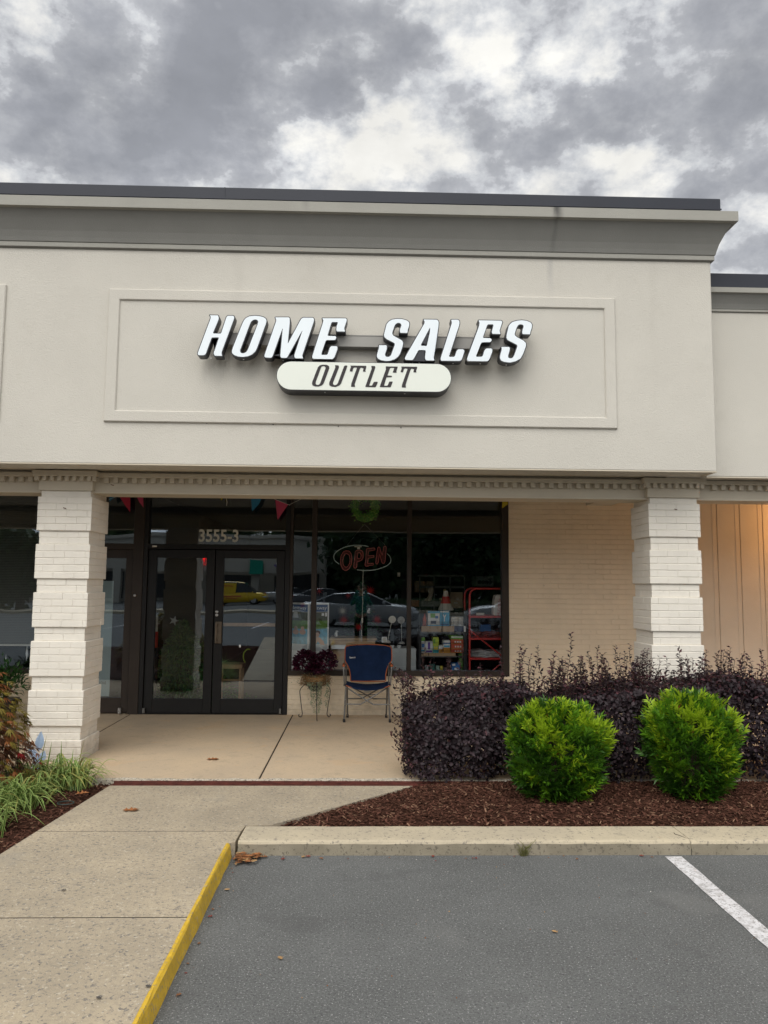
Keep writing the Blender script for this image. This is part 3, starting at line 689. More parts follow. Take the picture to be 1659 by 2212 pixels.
# wall light under the right hand porch ceiling, just beside the frame: its glow is on the siding
Lt = thing('wall_light', 'lit warm wall light on the tan siding beyond the right pillar', 'light', (6.25, YD - .08, 2.62))
g_ = MB(); g_.box(6.20, 6.30, YD - .10, YD - .032, 2.52, 2.72, .01); g_.build('housing', M_bronze, Lt)
g_ = MB(); g_.lathe((6.25, YD - .16, 2.54), [(.03, 0), (.055, .02), (.06, .10), (.03, .14)], 16); g_.build('lamp_globe', emis('warm_lamp_glass', (1, .50, .16), 14), Lt)
pl_ = bpy.data.lights.new('wall_lamp', 'POINT'); pl_.energy = 36; pl_.color = (1, .50, .17); pl_.shadow_soft_size = .06
po = bpy.data.objects.new('wall_lamp', pl_); COL.objects.link(po); po.parent = Lt; po.location = (-.03, -.30, -.02)

# ------------------------------------------------------------------ store sign
M_face = mat('sign_face', (.80, .86, .90), .35, .4, var=.02)
M_ret = mat('sign_return', (.020, .021, .028), .4, .5)
M_race = mat('raceway_paint', (.33, .32, .30), .6, .3, var=.04)
M_pill = mat('sign_panel_face', (.76, .79, .72), .4, .4, var=.02)
S = thing('store_sign', 'raised white letters reading HOME SALES over an oval OUTLET panel', 'sign', (0, 6.95, 3.9))
YS = 6.85
def letter(name, cs, body=.105):
    g_ = MB(); glyph(g_, cs, YS + .004, YS + body, .007, 0); glyph(g_, cs, YS, YS + .02, -.001, 1)
    # drain hole plug on the underside
    zs = [q[1] for q in cs[0]]; zb = min(zs); xs = [q[0] for q in cs[0] if q[1] < zb + .01]; xm = sum(xs) / len(xs)
    g_.lathe((xm, YS + .05, zb - .0105), [(.007, 0), (.007, .006)], 8, mi=2)
    return fixn(g_.build(name, [M_ret, M_face, M_white], S))
letter('letter_h', [[(-1.4,4.203),(-1.331,4.203),(-1.326,4.189),(-1.323,4.178),(-1.325,4.161),(-1.37,4.042),(-1.367,4.032),(-1.304,4.032),(-1.298,4.039),(-1.257,4.182),(-1.25,4.195),(-1.239,4.201),(-1.191,4.201),(-1.183,4.192),(-1.185,4.172),(-1.282,3.881),(-1.289,3.855),(-1.287,3.84),(-1.282,3.823),(-1.349,3.824),(-1.359,3.839),(-1.36,3.854),(-1.351,3.88),(-1.318,3.992),(-1.323,3.995),(-1.379,3.994),(-1.385,3.984),(-1.427,3.853),(-1.434,3.836),(-1.444,3.828),(-1.494,3.826),(-1.503,3.834),(-1.504,3.849),(-1.399,4.17),(-1.397,4.186),(-1.406,4.205)]])
letter('letter_o', [[(-1.095,4.161),(-1.078,4.183),(-1.045,4.2),(-1.0,4.206),(-0.954,4.203),(-0.916,4.193),(-0.895,4.178),(-0.889,4.159),(-0.894,4.133),(-0.968,3.908),(-0.983,3.873),(-1.012,3.843),(-1.049,3.825),(-1.098,3.817),(-1.144,3.822),(-1.177,3.834),(-1.195,3.853),(-1.197,3.874),(-1.188,3.908),(-1.108,4.133)], [(-1.031,4.147),(-1.011,4.164),(-0.991,4.17),(-0.974,4.165),(-0.966,4.153),(-0.969,4.131),(-1.054,3.885),(-1.07,3.861),(-1.091,3.852),(-1.112,3.854),(-1.122,3.867),(-1.121,3.884),(-1.041,4.121)]])
letter('letter_m', [[(-0.812,4.195),(-0.688,4.197),(-0.679,4.188),(-0.677,4.152),(-0.692,3.95),(-0.584,4.169),(-0.572,4.188),(-0.557,4.196),(-0.467,4.197),(-0.457,4.185),(-0.46,4.156),(-0.556,3.85),(-0.557,3.835),(-0.549,3.813),(-0.62,3.813),(-0.631,3.826),(-0.631,3.846),(-0.562,4.076),(-0.693,3.822),(-0.703,3.815),(-0.748,3.815),(-0.758,3.826),(-0.758,3.847),(-0.742,4.092),(-0.825,3.835),(-0.834,3.819),(-0.845,3.814),(-0.892,3.816),(-0.903,3.826),(-0.9,3.844),(-0.805,4.152),(-0.803,4.171)]])
letter('letter_e', [[(-0.384,4.194),(-0.167,4.197),(-0.159,4.188),(-0.159,4.172),(-0.18,4.105),(-0.179,4.092),(-0.171,4.071),(-0.248,4.071),(-0.254,4.085),(-0.252,4.114),(-0.241,4.155),(-0.246,4.159),(-0.293,4.158),(-0.299,4.149),(-0.331,4.034),(-0.326,4.029),(-0.261,4.028),(-0.25,4.018),(-0.253,4.002),(-0.263,3.99),(-0.34,3.988),(-0.349,3.977),(-0.386,3.858),(-0.381,3.851),(-0.336,3.851),(-0.327,3.862),(-0.309,3.921),(-0.297,3.934),(-0.249,3.934),(-0.239,3.925),(-0.24,3.905),(-0.263,3.835),(-0.275,3.817),(-0.287,3.811),(-0.458,3.811),(-0.469,3.821),(-0.467,3.841),(-0.376,4.155),(-0.373,4.173)]])
letter('letter_s', [[(0.205,4.147),(0.226,4.175),(0.255,4.193),(0.297,4.201),(0.348,4.2),(0.39,4.189),(0.411,4.174),(0.416,4.155),(0.413,4.133),(0.402,4.098),(0.401,4.081),(0.397,4.068),(0.332,4.068),(0.327,4.088),(0.331,4.11),(0.342,4.14),(0.337,4.154),(0.323,4.162),(0.306,4.161),(0.289,4.15),(0.279,4.131),(0.261,4.074),(0.26,4.057),(0.273,4.04),(0.336,4.006),(0.355,3.992),(0.36,3.972),(0.356,3.946),(0.333,3.873),(0.312,3.842),(0.283,3.82),(0.241,3.805),(0.203,3.802),(0.161,3.808),(0.132,3.822),(0.119,3.841),(0.121,3.865),(0.136,3.917),(0.139,3.934),(0.136,3.95),(0.206,3.951),(0.212,3.94),(0.211,3.918),(0.195,3.866),(0.197,3.851),(0.211,3.841),(0.232,3.843),(0.249,3.859),(0.282,3.954),(0.282,3.967),(0.273,3.975),(0.21,4.006),(0.187,4.025),(0.182,4.047),(0.189,4.077)]])
letter('letter_a', [[(0.544,4.2),(0.669,4.2),(0.681,4.19),(0.686,4.173),(0.684,4.138),(0.65,3.896),(0.64,3.844),(0.648,3.814),(0.573,3.813),(0.56,3.83),(0.56,3.851),(0.566,3.903),(0.56,3.91),(0.505,3.91),(0.497,3.902),(0.457,3.826),(0.445,3.814),(0.382,3.816),(0.374,3.829),(0.379,3.844),(0.553,4.162),(0.555,4.179)], [(0.606,4.124),(0.604,4.085),(0.577,3.957),(0.572,3.951),(0.528,3.952),(0.523,3.959),(0.53,3.975)]])
letter('letter_l', [[(0.799,4.203),(0.864,4.204),(0.876,4.193),(0.878,4.169),(0.873,4.144),(0.781,3.858),(0.787,3.852),(0.825,3.853),(0.835,3.862),(0.849,3.908),(0.864,3.925),(0.911,3.926),(0.922,3.915),(0.92,3.897),(0.899,3.83),(0.887,3.818),(0.873,3.814),(0.71,3.813),(0.702,3.824),(0.705,3.845),(0.799,4.149),(0.806,4.173)]])
letter('letter_e', [[(1.051,4.202),(1.265,4.202),(1.274,4.191),(1.269,4.173),(1.248,4.109),(1.25,4.094),(1.257,4.074),(1.181,4.074),(1.174,4.089),(1.177,4.107),(1.19,4.156),(1.185,4.164),(1.14,4.163),(1.132,4.152),(1.094,4.042),(1.098,4.036),(1.163,4.034),(1.175,4.022),(1.172,4.007),(1.16,3.996),(1.086,3.993),(1.076,3.984),(1.029,3.863),(1.035,3.857),(1.079,3.858),(1.09,3.867),(1.106,3.918),(1.121,3.937),(1.169,3.938),(1.18,3.926),(1.177,3.901),(1.153,3.838),(1.141,3.819),(1.127,3.815),(0.955,3.814),(0.945,3.825),(0.949,3.849),(1.057,4.148),(1.061,4.178)]])
letter('letter_s', [[(1.333,4.159),(1.363,4.19),(1.405,4.204),(1.453,4.21),(1.5,4.205),(1.536,4.19),(1.549,4.169),(1.546,4.139),(1.532,4.096),(1.529,4.076),(1.459,4.077),(1.455,4.1),(1.461,4.125),(1.47,4.149),(1.464,4.165),(1.443,4.17),(1.423,4.164),(1.409,4.145),(1.389,4.087),(1.387,4.069),(1.404,4.051),(1.469,4.016),(1.49,3.995),(1.491,3.968),(1.462,3.888),(1.438,3.846),(1.396,3.821),(1.343,3.807),(1.289,3.812),(1.257,3.826),(1.247,3.848),(1.251,3.879),(1.263,3.921),(1.266,3.936),(1.261,3.954),(1.335,3.955),(1.342,3.941),(1.337,3.916),(1.324,3.868),(1.328,3.853),(1.346,3.847),(1.364,3.853),(1.379,3.875),(1.409,3.96),(1.406,3.975),(1.32,4.019),(1.309,4.04),(1.312,4.074)]])
g_ = MB(); g_.box(-1.33, 1.478, 6.952, YF - .002, 3.962, 4.070, .003); g_.box(-1.334, 1.482, 6.948, YF - .002, 4.066, 4.076, .001); g_.build('raceway', M_race, S)
g_ = MB()
for (hx, hz) in ((-1.443,3.245), (-0.832,3.241), (-0.228,3.233), (0.354,3.228)): g_.lathe((hx, YF - .001, hz), [(.006, 0), (.006, -.002)], 8, axis='y')
split_build(g_, 'anchor_hole', M_black, B)
for (hx, hz) in ((-2.43,2.712), (-2.877,2.482), (3.107,2.536)):
    g_ = MB(); g_.tube([(hx - .012, 7.493, hz + .006), (hx + .004, 7.485, hz), (hx + .014, 7.495, hz - .002)], .0035, 5); g_.build('old_fixing', M_rust, B)
# oval panel
x0, z0, x1, z1 = -.785, 3.524, .798, 3.782; rad = (z1 - z0) / 2
def oval(d):
    q = []
    for k in range(17):
        a = -math.pi / 2 + math.pi * k / 16; q.append((x1 - rad + (rad + d) * math.cos(a), z0 + rad + (rad + d) * math.sin(a)))
    for k in range(17):
        a = math.pi / 2 + math.pi * k / 16; q.append((x0 + rad + (rad + d) * math.cos(a), z0 + rad + (rad + d) * math.sin(a)))
    return q
g_ = MB(); glyph(g_, [oval(.006)], YS + .004, YF - .002, 0, 0, r=0.0005); glyph(g_, [oval(0)], YS, YS + .02, 0, 1, r=.0005)
for xx in (-.35, .38): g_.lathe((xx, YS + .06, z0 - .0095), [(.007, 0), (.007, .006)], 8, mi=2)
ovp = fixn(g_.build('oval_panel', [M_ret, M_pill, M_white], S))
for nm, cs in (('letter_o', [[(-0.414,3.734),(-0.398,3.751),(-0.371,3.758),(-0.334,3.757),(-0.314,3.746),(-0.311,3.725),(-0.36,3.585),(-0.375,3.567),(-0.405,3.555),(-0.438,3.556),(-0.461,3.566),(-0.466,3.583),(-0.462,3.603)], [(-0.384,3.738),(-0.368,3.746),(-0.351,3.742),(-0.344,3.728),(-0.392,3.584),(-0.405,3.57),(-0.421,3.569),(-0.432,3.578),(-0.432,3.597)]]),
               ('letter_u', [[(-0.259,3.756),(-0.228,3.754),(-0.223,3.737),(-0.275,3.593),(-0.275,3.579),(-0.262,3.569),(-0.245,3.573),(-0.232,3.59),(-0.177,3.748),(-0.164,3.755),(-0.147,3.753),(-0.151,3.735),(-0.202,3.587),(-0.218,3.567),(-0.251,3.554),(-0.288,3.557),(-0.308,3.568),(-0.311,3.589),(-0.302,3.613),(-0.257,3.733)]]),
               ('letter_t', [[(-0.122,3.754),(0.025,3.754),(0.024,3.738),(0.017,3.714),(0.02,3.699),(-0.006,3.701),(-0.0,3.731),(-0.024,3.737),(-0.033,3.727),(-0.079,3.582),(-0.075,3.557),(-0.112,3.558),(-0.109,3.589),(-0.059,3.736),(-0.08,3.738),(-0.094,3.732),(-0.101,3.698),(-0.125,3.701),(-0.122,3.722),(-0.114,3.742)]]),
               ('letter_l', [[(0.07,3.754),(0.105,3.753),(0.107,3.739),(0.054,3.574),(0.058,3.57),(0.078,3.571),(0.085,3.585),(0.095,3.606),(0.128,3.608),(0.13,3.599),(0.115,3.565),(0.109,3.557),(0.018,3.558),(0.022,3.574),(0.074,3.728)]]),
               ('letter_e', [[(0.202,3.752),(0.312,3.752),(0.3,3.712),(0.302,3.695),(0.266,3.696),(0.28,3.739),(0.251,3.74),(0.241,3.735),(0.218,3.667),(0.26,3.665),(0.258,3.653),(0.209,3.65),(0.189,3.577),(0.192,3.571),(0.215,3.572),(0.222,3.577),(0.235,3.611),(0.267,3.612),(0.262,3.595),(0.248,3.559),(0.149,3.559),(0.154,3.579),(0.204,3.724)]]),
               ('letter_t', [[(0.343,3.753),(0.489,3.753),(0.488,3.739),(0.479,3.715),(0.483,3.7),(0.454,3.702),(0.461,3.731),(0.439,3.736),(0.429,3.727),(0.384,3.583),(0.387,3.557),(0.349,3.559),(0.352,3.586),(0.402,3.734),(0.38,3.737),(0.368,3.732),(0.36,3.699),(0.337,3.702),(0.342,3.719),(0.348,3.736)]])):
    g_ = MB(); glyph(g_, cs, YS - .003, YS + .002, 0, 0, r=.004); fixn(g_.build(nm, mat('sign_lettering', (.035, .030, .032), .5, .3), ovp))

# street number on the transom
g_ = MB(); text_obj(g_, '3555-3', -2.146, 2.312, -1.627, 2.480, YD - .004, bold=.022)
o = one(g_, 'street_number', mat('number_vinyl', (.62, .60, .52), .6, .2), 'pale vinyl numbers 3555-3 on the glass over the double doors', 'sign')
v_ = o.data
# ------------------------------------------------------------------ foliage helpers
def unit(a): return a / np.maximum(np.linalg.norm(a, axis=-1, keepdims=True), 1e-9)
def leaves(name, P, D, Nn, Ln, Wd, mi, mats, parent=None, fold=.25, droop=0.0, wide=.45):
    """P base points, D directions, Nn up normals; each leaf = folded blade of 4 triangles"""
    P = np.asarray(P, float); D = unit(np.asarray(D, float)); Nn = np.asarray(Nn, float)
    S_ = unit(np.cross(D, Nn)); U = np.cross(S_, D); n = len(P); Ln = np.asarray(Ln).reshape(-1, 1) * np.ones((n, 1)); Wd = np.asarray(Wd).reshape(-1, 1) * np.ones((n, 1))
    a = P; m1 = P + D * Ln * wide; tip = P + D * Ln - U * Ln * droop
    m1 = m1 - U * Ln * droop * .15
    l = m1 + S_ * Wd * .5 + U * Wd * fold; r = m1 - S_ * Wd * .5 + U * Wd * fold
    V = np.stack([a, l, tip, r, m1], 1).reshape(-1, 3)
    off = parent_world(parent) if parent is not None else Vector((0, 0, 0)); V = V - np.array(off[:])
    b = (np.arange(n) * 5)[:, None]
    F = np.concatenate([b + np.array([[0, 4, 1]]), b + np.array([[1, 4, 2]]), b + np.array([[0, 3, 4]]), b + np.array([[3, 2, 4]])], 1).reshape(-1, 3)
    me = bpy.data.meshes.new(name); me.vertices.add(len(V)); me.vertices.foreach_set('co', V.astype(np.float32).ravel())
    nf = len(F); me.loops.add(nf * 3); me.loops.foreach_set('vertex_index', F.astype(np.int32).ravel()); me.polygons.add(nf)
    me.polygons.foreach_set('loop_start', (np.arange(nf) * 3).astype(np.int32)); me.polygons.foreach_set('loop_total', np.full(nf, 3, np.int32))
    for m in mats: me.materials.append(m)
    me.polygons.foreach_set('material_index', np.repeat(np.asarray(mi, np.int32), 4)); me.update(calc_edges=True); me.validate()
    o = bpy.data.objects.new(name, me); COL.objects.link(o)
    if parent is not None: o.parent = parent
    return o
def rnd_dir(n): return unit(NR.normal(size=(n, 3)))

# ------------------------------------------------------------------ purple hedge
H_ = thing('purple_hedge', 'long dark purple leaved hedge with wispy shoots in front of the brick wall', 'hedge', (3.5, 6.98, .09))
M_pur = [leafmat('purple_leaf_dark', (.021, .013, .017), .55, .10, .3, .4), leafmat('purple_leaf', (.043, .026, .032), .55, .12, .3, .4), leafmat('purple_leaf_new', (.10, .037, .045), .55, .2, .3, .3)]
M_twig = mat('hedge_twig', (.060, .040, .034), .8, .2, var=.3, vscale=20)
HX0, HX1, HY0, HY1, HZ0, HZ1 = .40, 6.6, 6.66, 7.36, .12, .845
def hedge_half(x):      # half depth along x, with a rounded left end
    t = min(1, max(0, (x - HX0) / .42)); return .36 * math.sqrt(max(0, 1 - (1 - t) ** 2)) + .02
P = []; D = []
n = 62000; cnt = 0
while cnt < n:
    x = HX0 + (HX1 - HX0) * R.random() ** 1.12; hd = hedge_half(x); yc = 7.02
    zt = HZ1 + .035 * math.sin(2.1 * x + 1) + .035 * math.sin(6.3 * x) + .025 * math.sin(13 * x + 2) + .04 * min(1, max(0, x - 2.4)) - .26 * (1 - min(1, max(0, (x - HX0)) / .45)) ** 2
    k = R.random()
    lump = .05 * math.sin(4.3 * x + 2) + .04 * math.sin(9.7 * x + 1) + .02 * math.sin(17 * x) - .05 * (R.random() < .12)
    if k < .50:   # front
        z = HZ0 + (zt - HZ0) * R.random() ** .85; tuck = .10 * max(0, 1 - (z - HZ0) / .35) + .02
        y = yc - hd + tuck + lump + .02 * math.sin(13 * z + 5 * x) + abs(R.gauss(0, .075)); nd = (-.15 if x < 1 else 0, -1, .35)
    elif k < .76:  # top
        y = yc + R.uniform(-hd, hd); z = zt - abs(R.gauss(0, .05)) + .025 * math.sin(11 * x + 7 * y) + (R.random() < .25) * abs(R.gauss(0, .035)); nd = (0, -.2, 1)
    elif k < .88:  # back
        z = HZ0 + (zt - HZ0) * R.random(); y = yc + hd - abs(R.gauss(0, .05)); nd = (0, 1, .3)
    else:
        y = yc + R.uniform(-hd, hd) * .8; z = HZ0 + .1 + (zt - HZ0 - .1) * R.random(); nd = (0, -.5, .4)
    if x < HX0 + .30 and R.random() < .5:
        an = R.uniform(-1.6, 1.6); x = HX0 + .30 - .30 * math.cos(an) + R.uniform(-.03, .07); y = yc + .34 * math.sin(an); z = HZ0 + (zt - HZ0) * R.random(); nd = (-math.cos(an), math.sin(an), .3)
    # thin, gappy skirt near the ground
    if z < .34 and R.random() < (.34 - z) * 1.2 + .35 * (math.sin(4.7 * x + .8) > .35) * (z < .28): continue
    P.append((x, y, z)); D.append(nd); cnt += 1
P = np.array(P); OUT = unit(np.array(D, float) + NR.normal(size=(n, 3)) * .42); D = NR.normal(size=(n, 3)) + np.array([0, 0, .25]); D = unit(D - OUT * (D * OUT).sum(1, keepdims=True) * .8)
rn = NR.rand(n); top_ = (P[:, 2] > .80)
mi = np.where(rn < .55, 0, 1); mi = np.where((rn > .90) & top_, 2, mi); mi = np.where((rn > .985), 2, mi)
leaves('foliage', P, D, OUT, np.minimum(.06, .026 + NR.exponential(.011, n)), NR.uniform(.019, .034, n), mi, M_pur, H_, fold=.12, droop=.12)
# shoots above the clipped top
g_ = MB(); P = []; D = []; Lh = []
tall = [(1.881, 1.349), (1.512, 1.158), (1.699, 1.179), (2.177, 1.141), (2.816, 1.247), (2.917, 1.125),
        (0.782, 1.098), (0.912, 1.236), (3.247, 1.188), (3.308, 1.127), (3.554, 1.219), (1.397, 1.101), (3.113, 1.075), (3.447, 1.117)]
sh = [(x, 6.9 + R.uniform(-.1, .1), z) for x, z in tall]
for k in range(760):
    x = R.uniform(HX0 + .15, HX1)
    if x < 1.75 and R.random() < .6: continue
    sh.append((x, 7.0 + R.uniform(-.30, .24), .90 + R.random() ** 2.0 * .38 * (.6 + .4 * math.sin(3.3 * x) ** 2)))
for (x, y, zt) in sh:
    z0 = .70; lx_, ly_ = R.uniform(-.08, .08), R.uniform(-.06, .06); m = max(3, int((zt - z0) / .05)); pts = []
    for i in range(m + 1):
        t = i / m; pts.append((x + lx_ * (t - 1) * (1 if t < 1 else 1) + .01 * math.sin(9 * t + x * 7), y + ly_ * (t - 1) + .008 * math.cos(8 * t), z0 + (zt - z0) * t))
    g_.tube(pts, [.0032 * (1 - .6 * i / m) for i in range(m + 1)], 4)
    l = zt - z0; k = max(6, int(l / .0165))
    for i in range(k):
        t = .2 + .8 * i / (k - 1); j = min(m - 1, int(t * m)); f_ = t * m - j; q = [pts[j][a] * (1 - f_) + pts[j + 1][a] * f_ for a in range(3)]
        an = 2.4 * i + x * 5; P.append(q); D.append((math.cos(an), math.sin(an), .55)); Lh.append(.052 * (1 - .5 * max(0, t - .5)) * R.uniform(.7, 1.1))
# twigs reaching out of the left end
for k in range(90):
    z = R.uniform(.2, .95); y = 6.95 + R.uniform(-.25, .15); x1 = HX0 + .12; l = R.uniform(.06, .24) ; dz = R.uniform(.03, .6) * l
    pts = [(x1 - l * t, y, z + dz * t ** 1.5) for t in (0, .33, .66, 1)]; g_.tube(pts, .0016, 4)
    for i in range(7):
        t = .3 + .7 * i / 6; an = 2.4 * i; P.append((x1 - l * t, y, z + dz * t ** 1.5)); D.append((-.5, math.cos(an), math.sin(an) + .2)); Lh.append(R.uniform(.03, .045))
g_.build('shoots', M_twig, H_)
P = np.array(P); D = unit(np.array(D) + NR.normal(size=(len(P), 3)) * .3); rn = NR.rand(len(P))
leaves('shoot_leaves', P, D, np.array([0, 0, 1]) + NR.normal(size=P.shape) * .4, np.array(Lh), np.array(Lh) * .52, np.where(rn < .25, 0, np.where(rn < .65, 1, 2)), M_pur, H_, fold=.2, droop=.15)
g_ = MB()
for k in range(60):      # stems inside
    x = R.uniform(HX0 + .15, HX1); y = 7.0 + R.uniform(-.12, .15); bx = x + R.uniform(-.05, .05)
    pts = [(bx, y, .08), (bx + R.uniform(-.03, .03), y, .25), (x + R.uniform(-.10, .10), y + R.uniform(-.12, .12), .5), (x + R.uniform(-.16, .16), y + R.uniform(-.2, .2), .8)]
    g_.tube(pts, [.010, .008, .005, .003], 5)
g_.build('stems', M_twig, H_)

# ------------------------------------------------------------------ bright green shrubs
M_gr = [leafmat('shrub_leaf_deep', (.045, .130, .012), .4, .3, .45, .3), leafmat('shrub_leaf', (.115, .265, .015), .4, .35, .4, .25), leafmat('shrub_leaf_new', (.36, .52, .025), .45, .4, .4, .2), leafmat('shrub_leaf_bronze', (.21, .09, .02), .45, .3, .35, .2)]
def nandina(cx, cy, rx, ry, z0, z1, label, seed):
    r_ = random.Random(seed); ns = np.random.RandomState(seed)
    T = thing('green_shrub', label, 'shrub', (cx, cy, .09), 'bright green shrubs in front of the purple hedge')
    P, D, Nn, Ls, mi = [], [], [], [], []
    zc = z0 + (z1 - z0) * .55
    PR = ((0, .50), (.12, .68), (.3, .88), (.55, 1.0), (.75, .97), (.9, .80), (1.0, .55))
    def rad(t):   # width profile with height 0..1
        for (a, ra), (b, rb) in zip(PR, PR[1:]):
            if t <= b: return ra + (rb - ra) * (t - a) / (b - a)
        return .55
    g_ = MB()
    for k in range(1400):
        an = r_.uniform(0, 2 * math.pi); t = r_.random() ** .85; inner = r_.random() < .26
        lump = 1 + .08 * math.sin(3 * an + seed) + .07 * math.sin(5 * an + 9 * t + seed) + r_.uniform(-.10, .07) + (r_.random() < .04) * .14
        rr_ = rad(t) * lump * (r_.uniform(.45, .8) if inner else 1.0); h = z0 + (z1 - z0) * t + (r_.uniform(-.03, .04))
        # top is filled like a disc
        if t > .84: rr_ *= math.sqrt(r_.random()) * 1.1 ; h = z1 - .10 * rr_ ** 2 - r_.uniform(0, .08) + .03 * math.sin(5 * an + seed)
        px, py = cx + rx * rr_ * math.cos(an), cy + ry * rr_ * math.sin(an)
        up = .50 + 1.2 * max(0, t - .2); o = Vector((math.cos(an) * (1.1 - t * .7), math.sin(an) * (1.1 - t * .7), up + r_.uniform(-.35, .35))).normalized()
        ln = r_.uniform(.07, .16) * (1.25 if r_.random() < .12 else 1); base = Vector((px, py, h)) - o * ln * .75
        sd_ = o.cross(Vector((0, 0, 1)));
        sd_ = sd_.normalized() if sd_.length > .1 else Vector((1, 0, 0)); rot = Matrix.Rotation(r_.uniform(-1.2, 1.2), 3, o); sd_ = rot @ sd_; nrm = sd_.cross(o)
        young = .55 * max(0, t - .25) + .22 * (r_.random()) + .22 * math.sin(4 * an + 9 * t + seed)
        nl = r_.randint(9, 13)
        for i in range(nl):
            s_ = .12 + .88 * (i // 2) / ((nl - 1) / 2); b_ = base + o * ln * s_ - Vector((0, 0, .25 * ln * s_ * s_)); sg = 1 if i % 2 else -1
            dr_ = (o * .75 + sd_ * sg * .8 + nrm * r_.uniform(-.25, .25)) if i < nl - 1 else o
            P.append(b_[:]); D.append(dr_[:]); Nn.append((nrm + Vector((0, 0, .5)))[:]); Ls.append(r_.uniform(.044, .068) * (.9 if inner else 1))
            q = young + r_.uniform(-.14, .14)
            mi.append(0 if (q < .16 or inner) else 1 if q < .44 else 2)
            if r_.random() < .004: mi[-1] = 3
        if k % 3 == 0: g_.tube([base[:], (base + o * ln)[:]], .0012, 3)
    P = np.array(P); Ls = np.array(Ls); n = len(P)
    leaves('foliage', P, np.array(D) + ns.normal(size=(n, 3)) * .18, np.array(Nn) + ns.normal(size=(n, 3)) * .25, Ls, Ls * ns.uniform(.26, .36, n), mi, M_gr, T, fold=.18, droop=.14, wide=.36)
    for k in range(16):
        an = r_.uniform(0, 6.28); q = r_.uniform(.1, .55)
        g_.tube([(cx + .10 * math.cos(an), cy + .10 * math.sin(an), .08), (cx + .6 * q * rx * math.cos(an), cy + .6 * q * ry * math.sin(an), z0 + .3 * (z1 - z0)), (cx + q * rx * math.cos(an), cy + q * ry * math.sin(an), z0 + .8 * (z1 - z0))], .005, 5)
    g_.build('stems', M_twig, T)
nandina(1.575, 6.24, .368, .36, .11, .845, 'bright green leafy shrub nearer the walk, the more left of two round shrubs', 3)
nandina(2.670, 6.27, .325, .36, .11, .920, 'bright green leafy shrub in front of the right brick pillar', 8)

# ------------------------------------------------------------------ lacy red and green maple at the left edge
T = thing('japanese_maple', 'low lacy red and green maple beside the left brick pillar', 'tree', (-3.5, 6.35, .09))
M_ma = [leafmat('maple_leaf_olive', (.25, .20, .04), .5, .35, .3, .3), leafmat('maple_leaf_rust', (.30, .115, .04), .5, .35, .3, .3), leafmat('maple_leaf_dark', (.085, .040, .022), .5, .3, .3, .3), leafmat('maple_leaf_red', (.23, .012, .016), .5, .3, .3, .2)]
g_ = MB(); P, D, Nn, Ls, mi = [], [], [], [], []
for k in range(8000):
    an = R.uniform(0, 2 * math.pi); t = R.random() ** .7; el = t * math.pi / 2
    rr_ = R.uniform(.80, 1.04) * (1 + .07 * math.sin(5 * an) + .06 * math.sin(9 * an + 7 * t))
    x, y, z = -3.46 + .84 * rr_ * math.cos(an) * math.cos(el), 6.25 + .72 * rr_ * math.sin(an) * math.cos(el), .16 + .93 * rr_ * math.sin(el)
    if R.random() < .25: x, y, z = -3.46 + (x + 3.42) * .8, 6.38 + (y - 6.38) * .8, z * .9
    o = Vector((math.cos(an) * math.cos(el) + R.gauss(0, .3), math.sin(an) * math.cos(el) + R.gauss(0, .3), -.35 + .5 * math.sin(el) + R.gauss(0, .2))).normalized()
    s_ = o.cross(Vector((0, 0, 1))).normalized(); q = .5 * math.sin(3 * an + 2 * z * 5) + R.gauss(0, .35) + (z - .5) * .9
    m_ = 0 if q > .25 else 1 if q > -.25 else 2
    if z < .45 and R.random() < .05: m_ = 3
    ll = R.uniform(.055, .10)
    for j in range(7):
        a_ = (j - 3) * .36; dd = (o * math.cos(a_) + s_ * math.sin(a_)); dd.z -= .25
        P.append((x, y, z)); D.append(dd[:]); Nn.append((s_.cross(o) + Vector((0, 0, .3)))[:]); Ls.append(ll * (1 - .09 * abs(j - 3))); mi.append(m_)
    if k % 4 == 0: g_.tube([(x, y, z), (x - o.x * .14, y - o.y * .14, z + .02 - o.z * .05)], .0022, 4)
Ls = np.array(Ls); n = len(P)
leaves('foliage', P, np.array(D) + NR.normal(size=(n, 3)) * .08, Nn, Ls, Ls * .17, mi, M_ma, T, fold=.1, droop=.3, wide=.4)
M_bark = mat('maple_bark', (.07, .055, .045), .9, .2, bump=.6, bscale=60)
for k in range(14):
    an = R.uniform(0, 6.28); q = R.uniform(.4, .95)
    g_.tube([(-3.5, 6.36, .40), (-3.52 + .35 * q * math.cos(an), 6.38 + .3 * q * math.sin(an), .72), (-3.52 + .62 * q * math.cos(an), 6.38 + .54 * q * math.sin(an), .74), (-3.52 + .74 * q * math.cos(an), 6.38 + .64 * q * math.sin(an), .5)], [.018, .012, .007, .003], 6)
g_.build('branches', M_bark, T)
g_ = MB(); g_.tube([(-3.5, 6.35, .05), (-3.48, 6.35, .2), (-3.5, 6.36, .42)], [.035, .028, .022], 8); g_.build('trunk', M_bark, T, True)

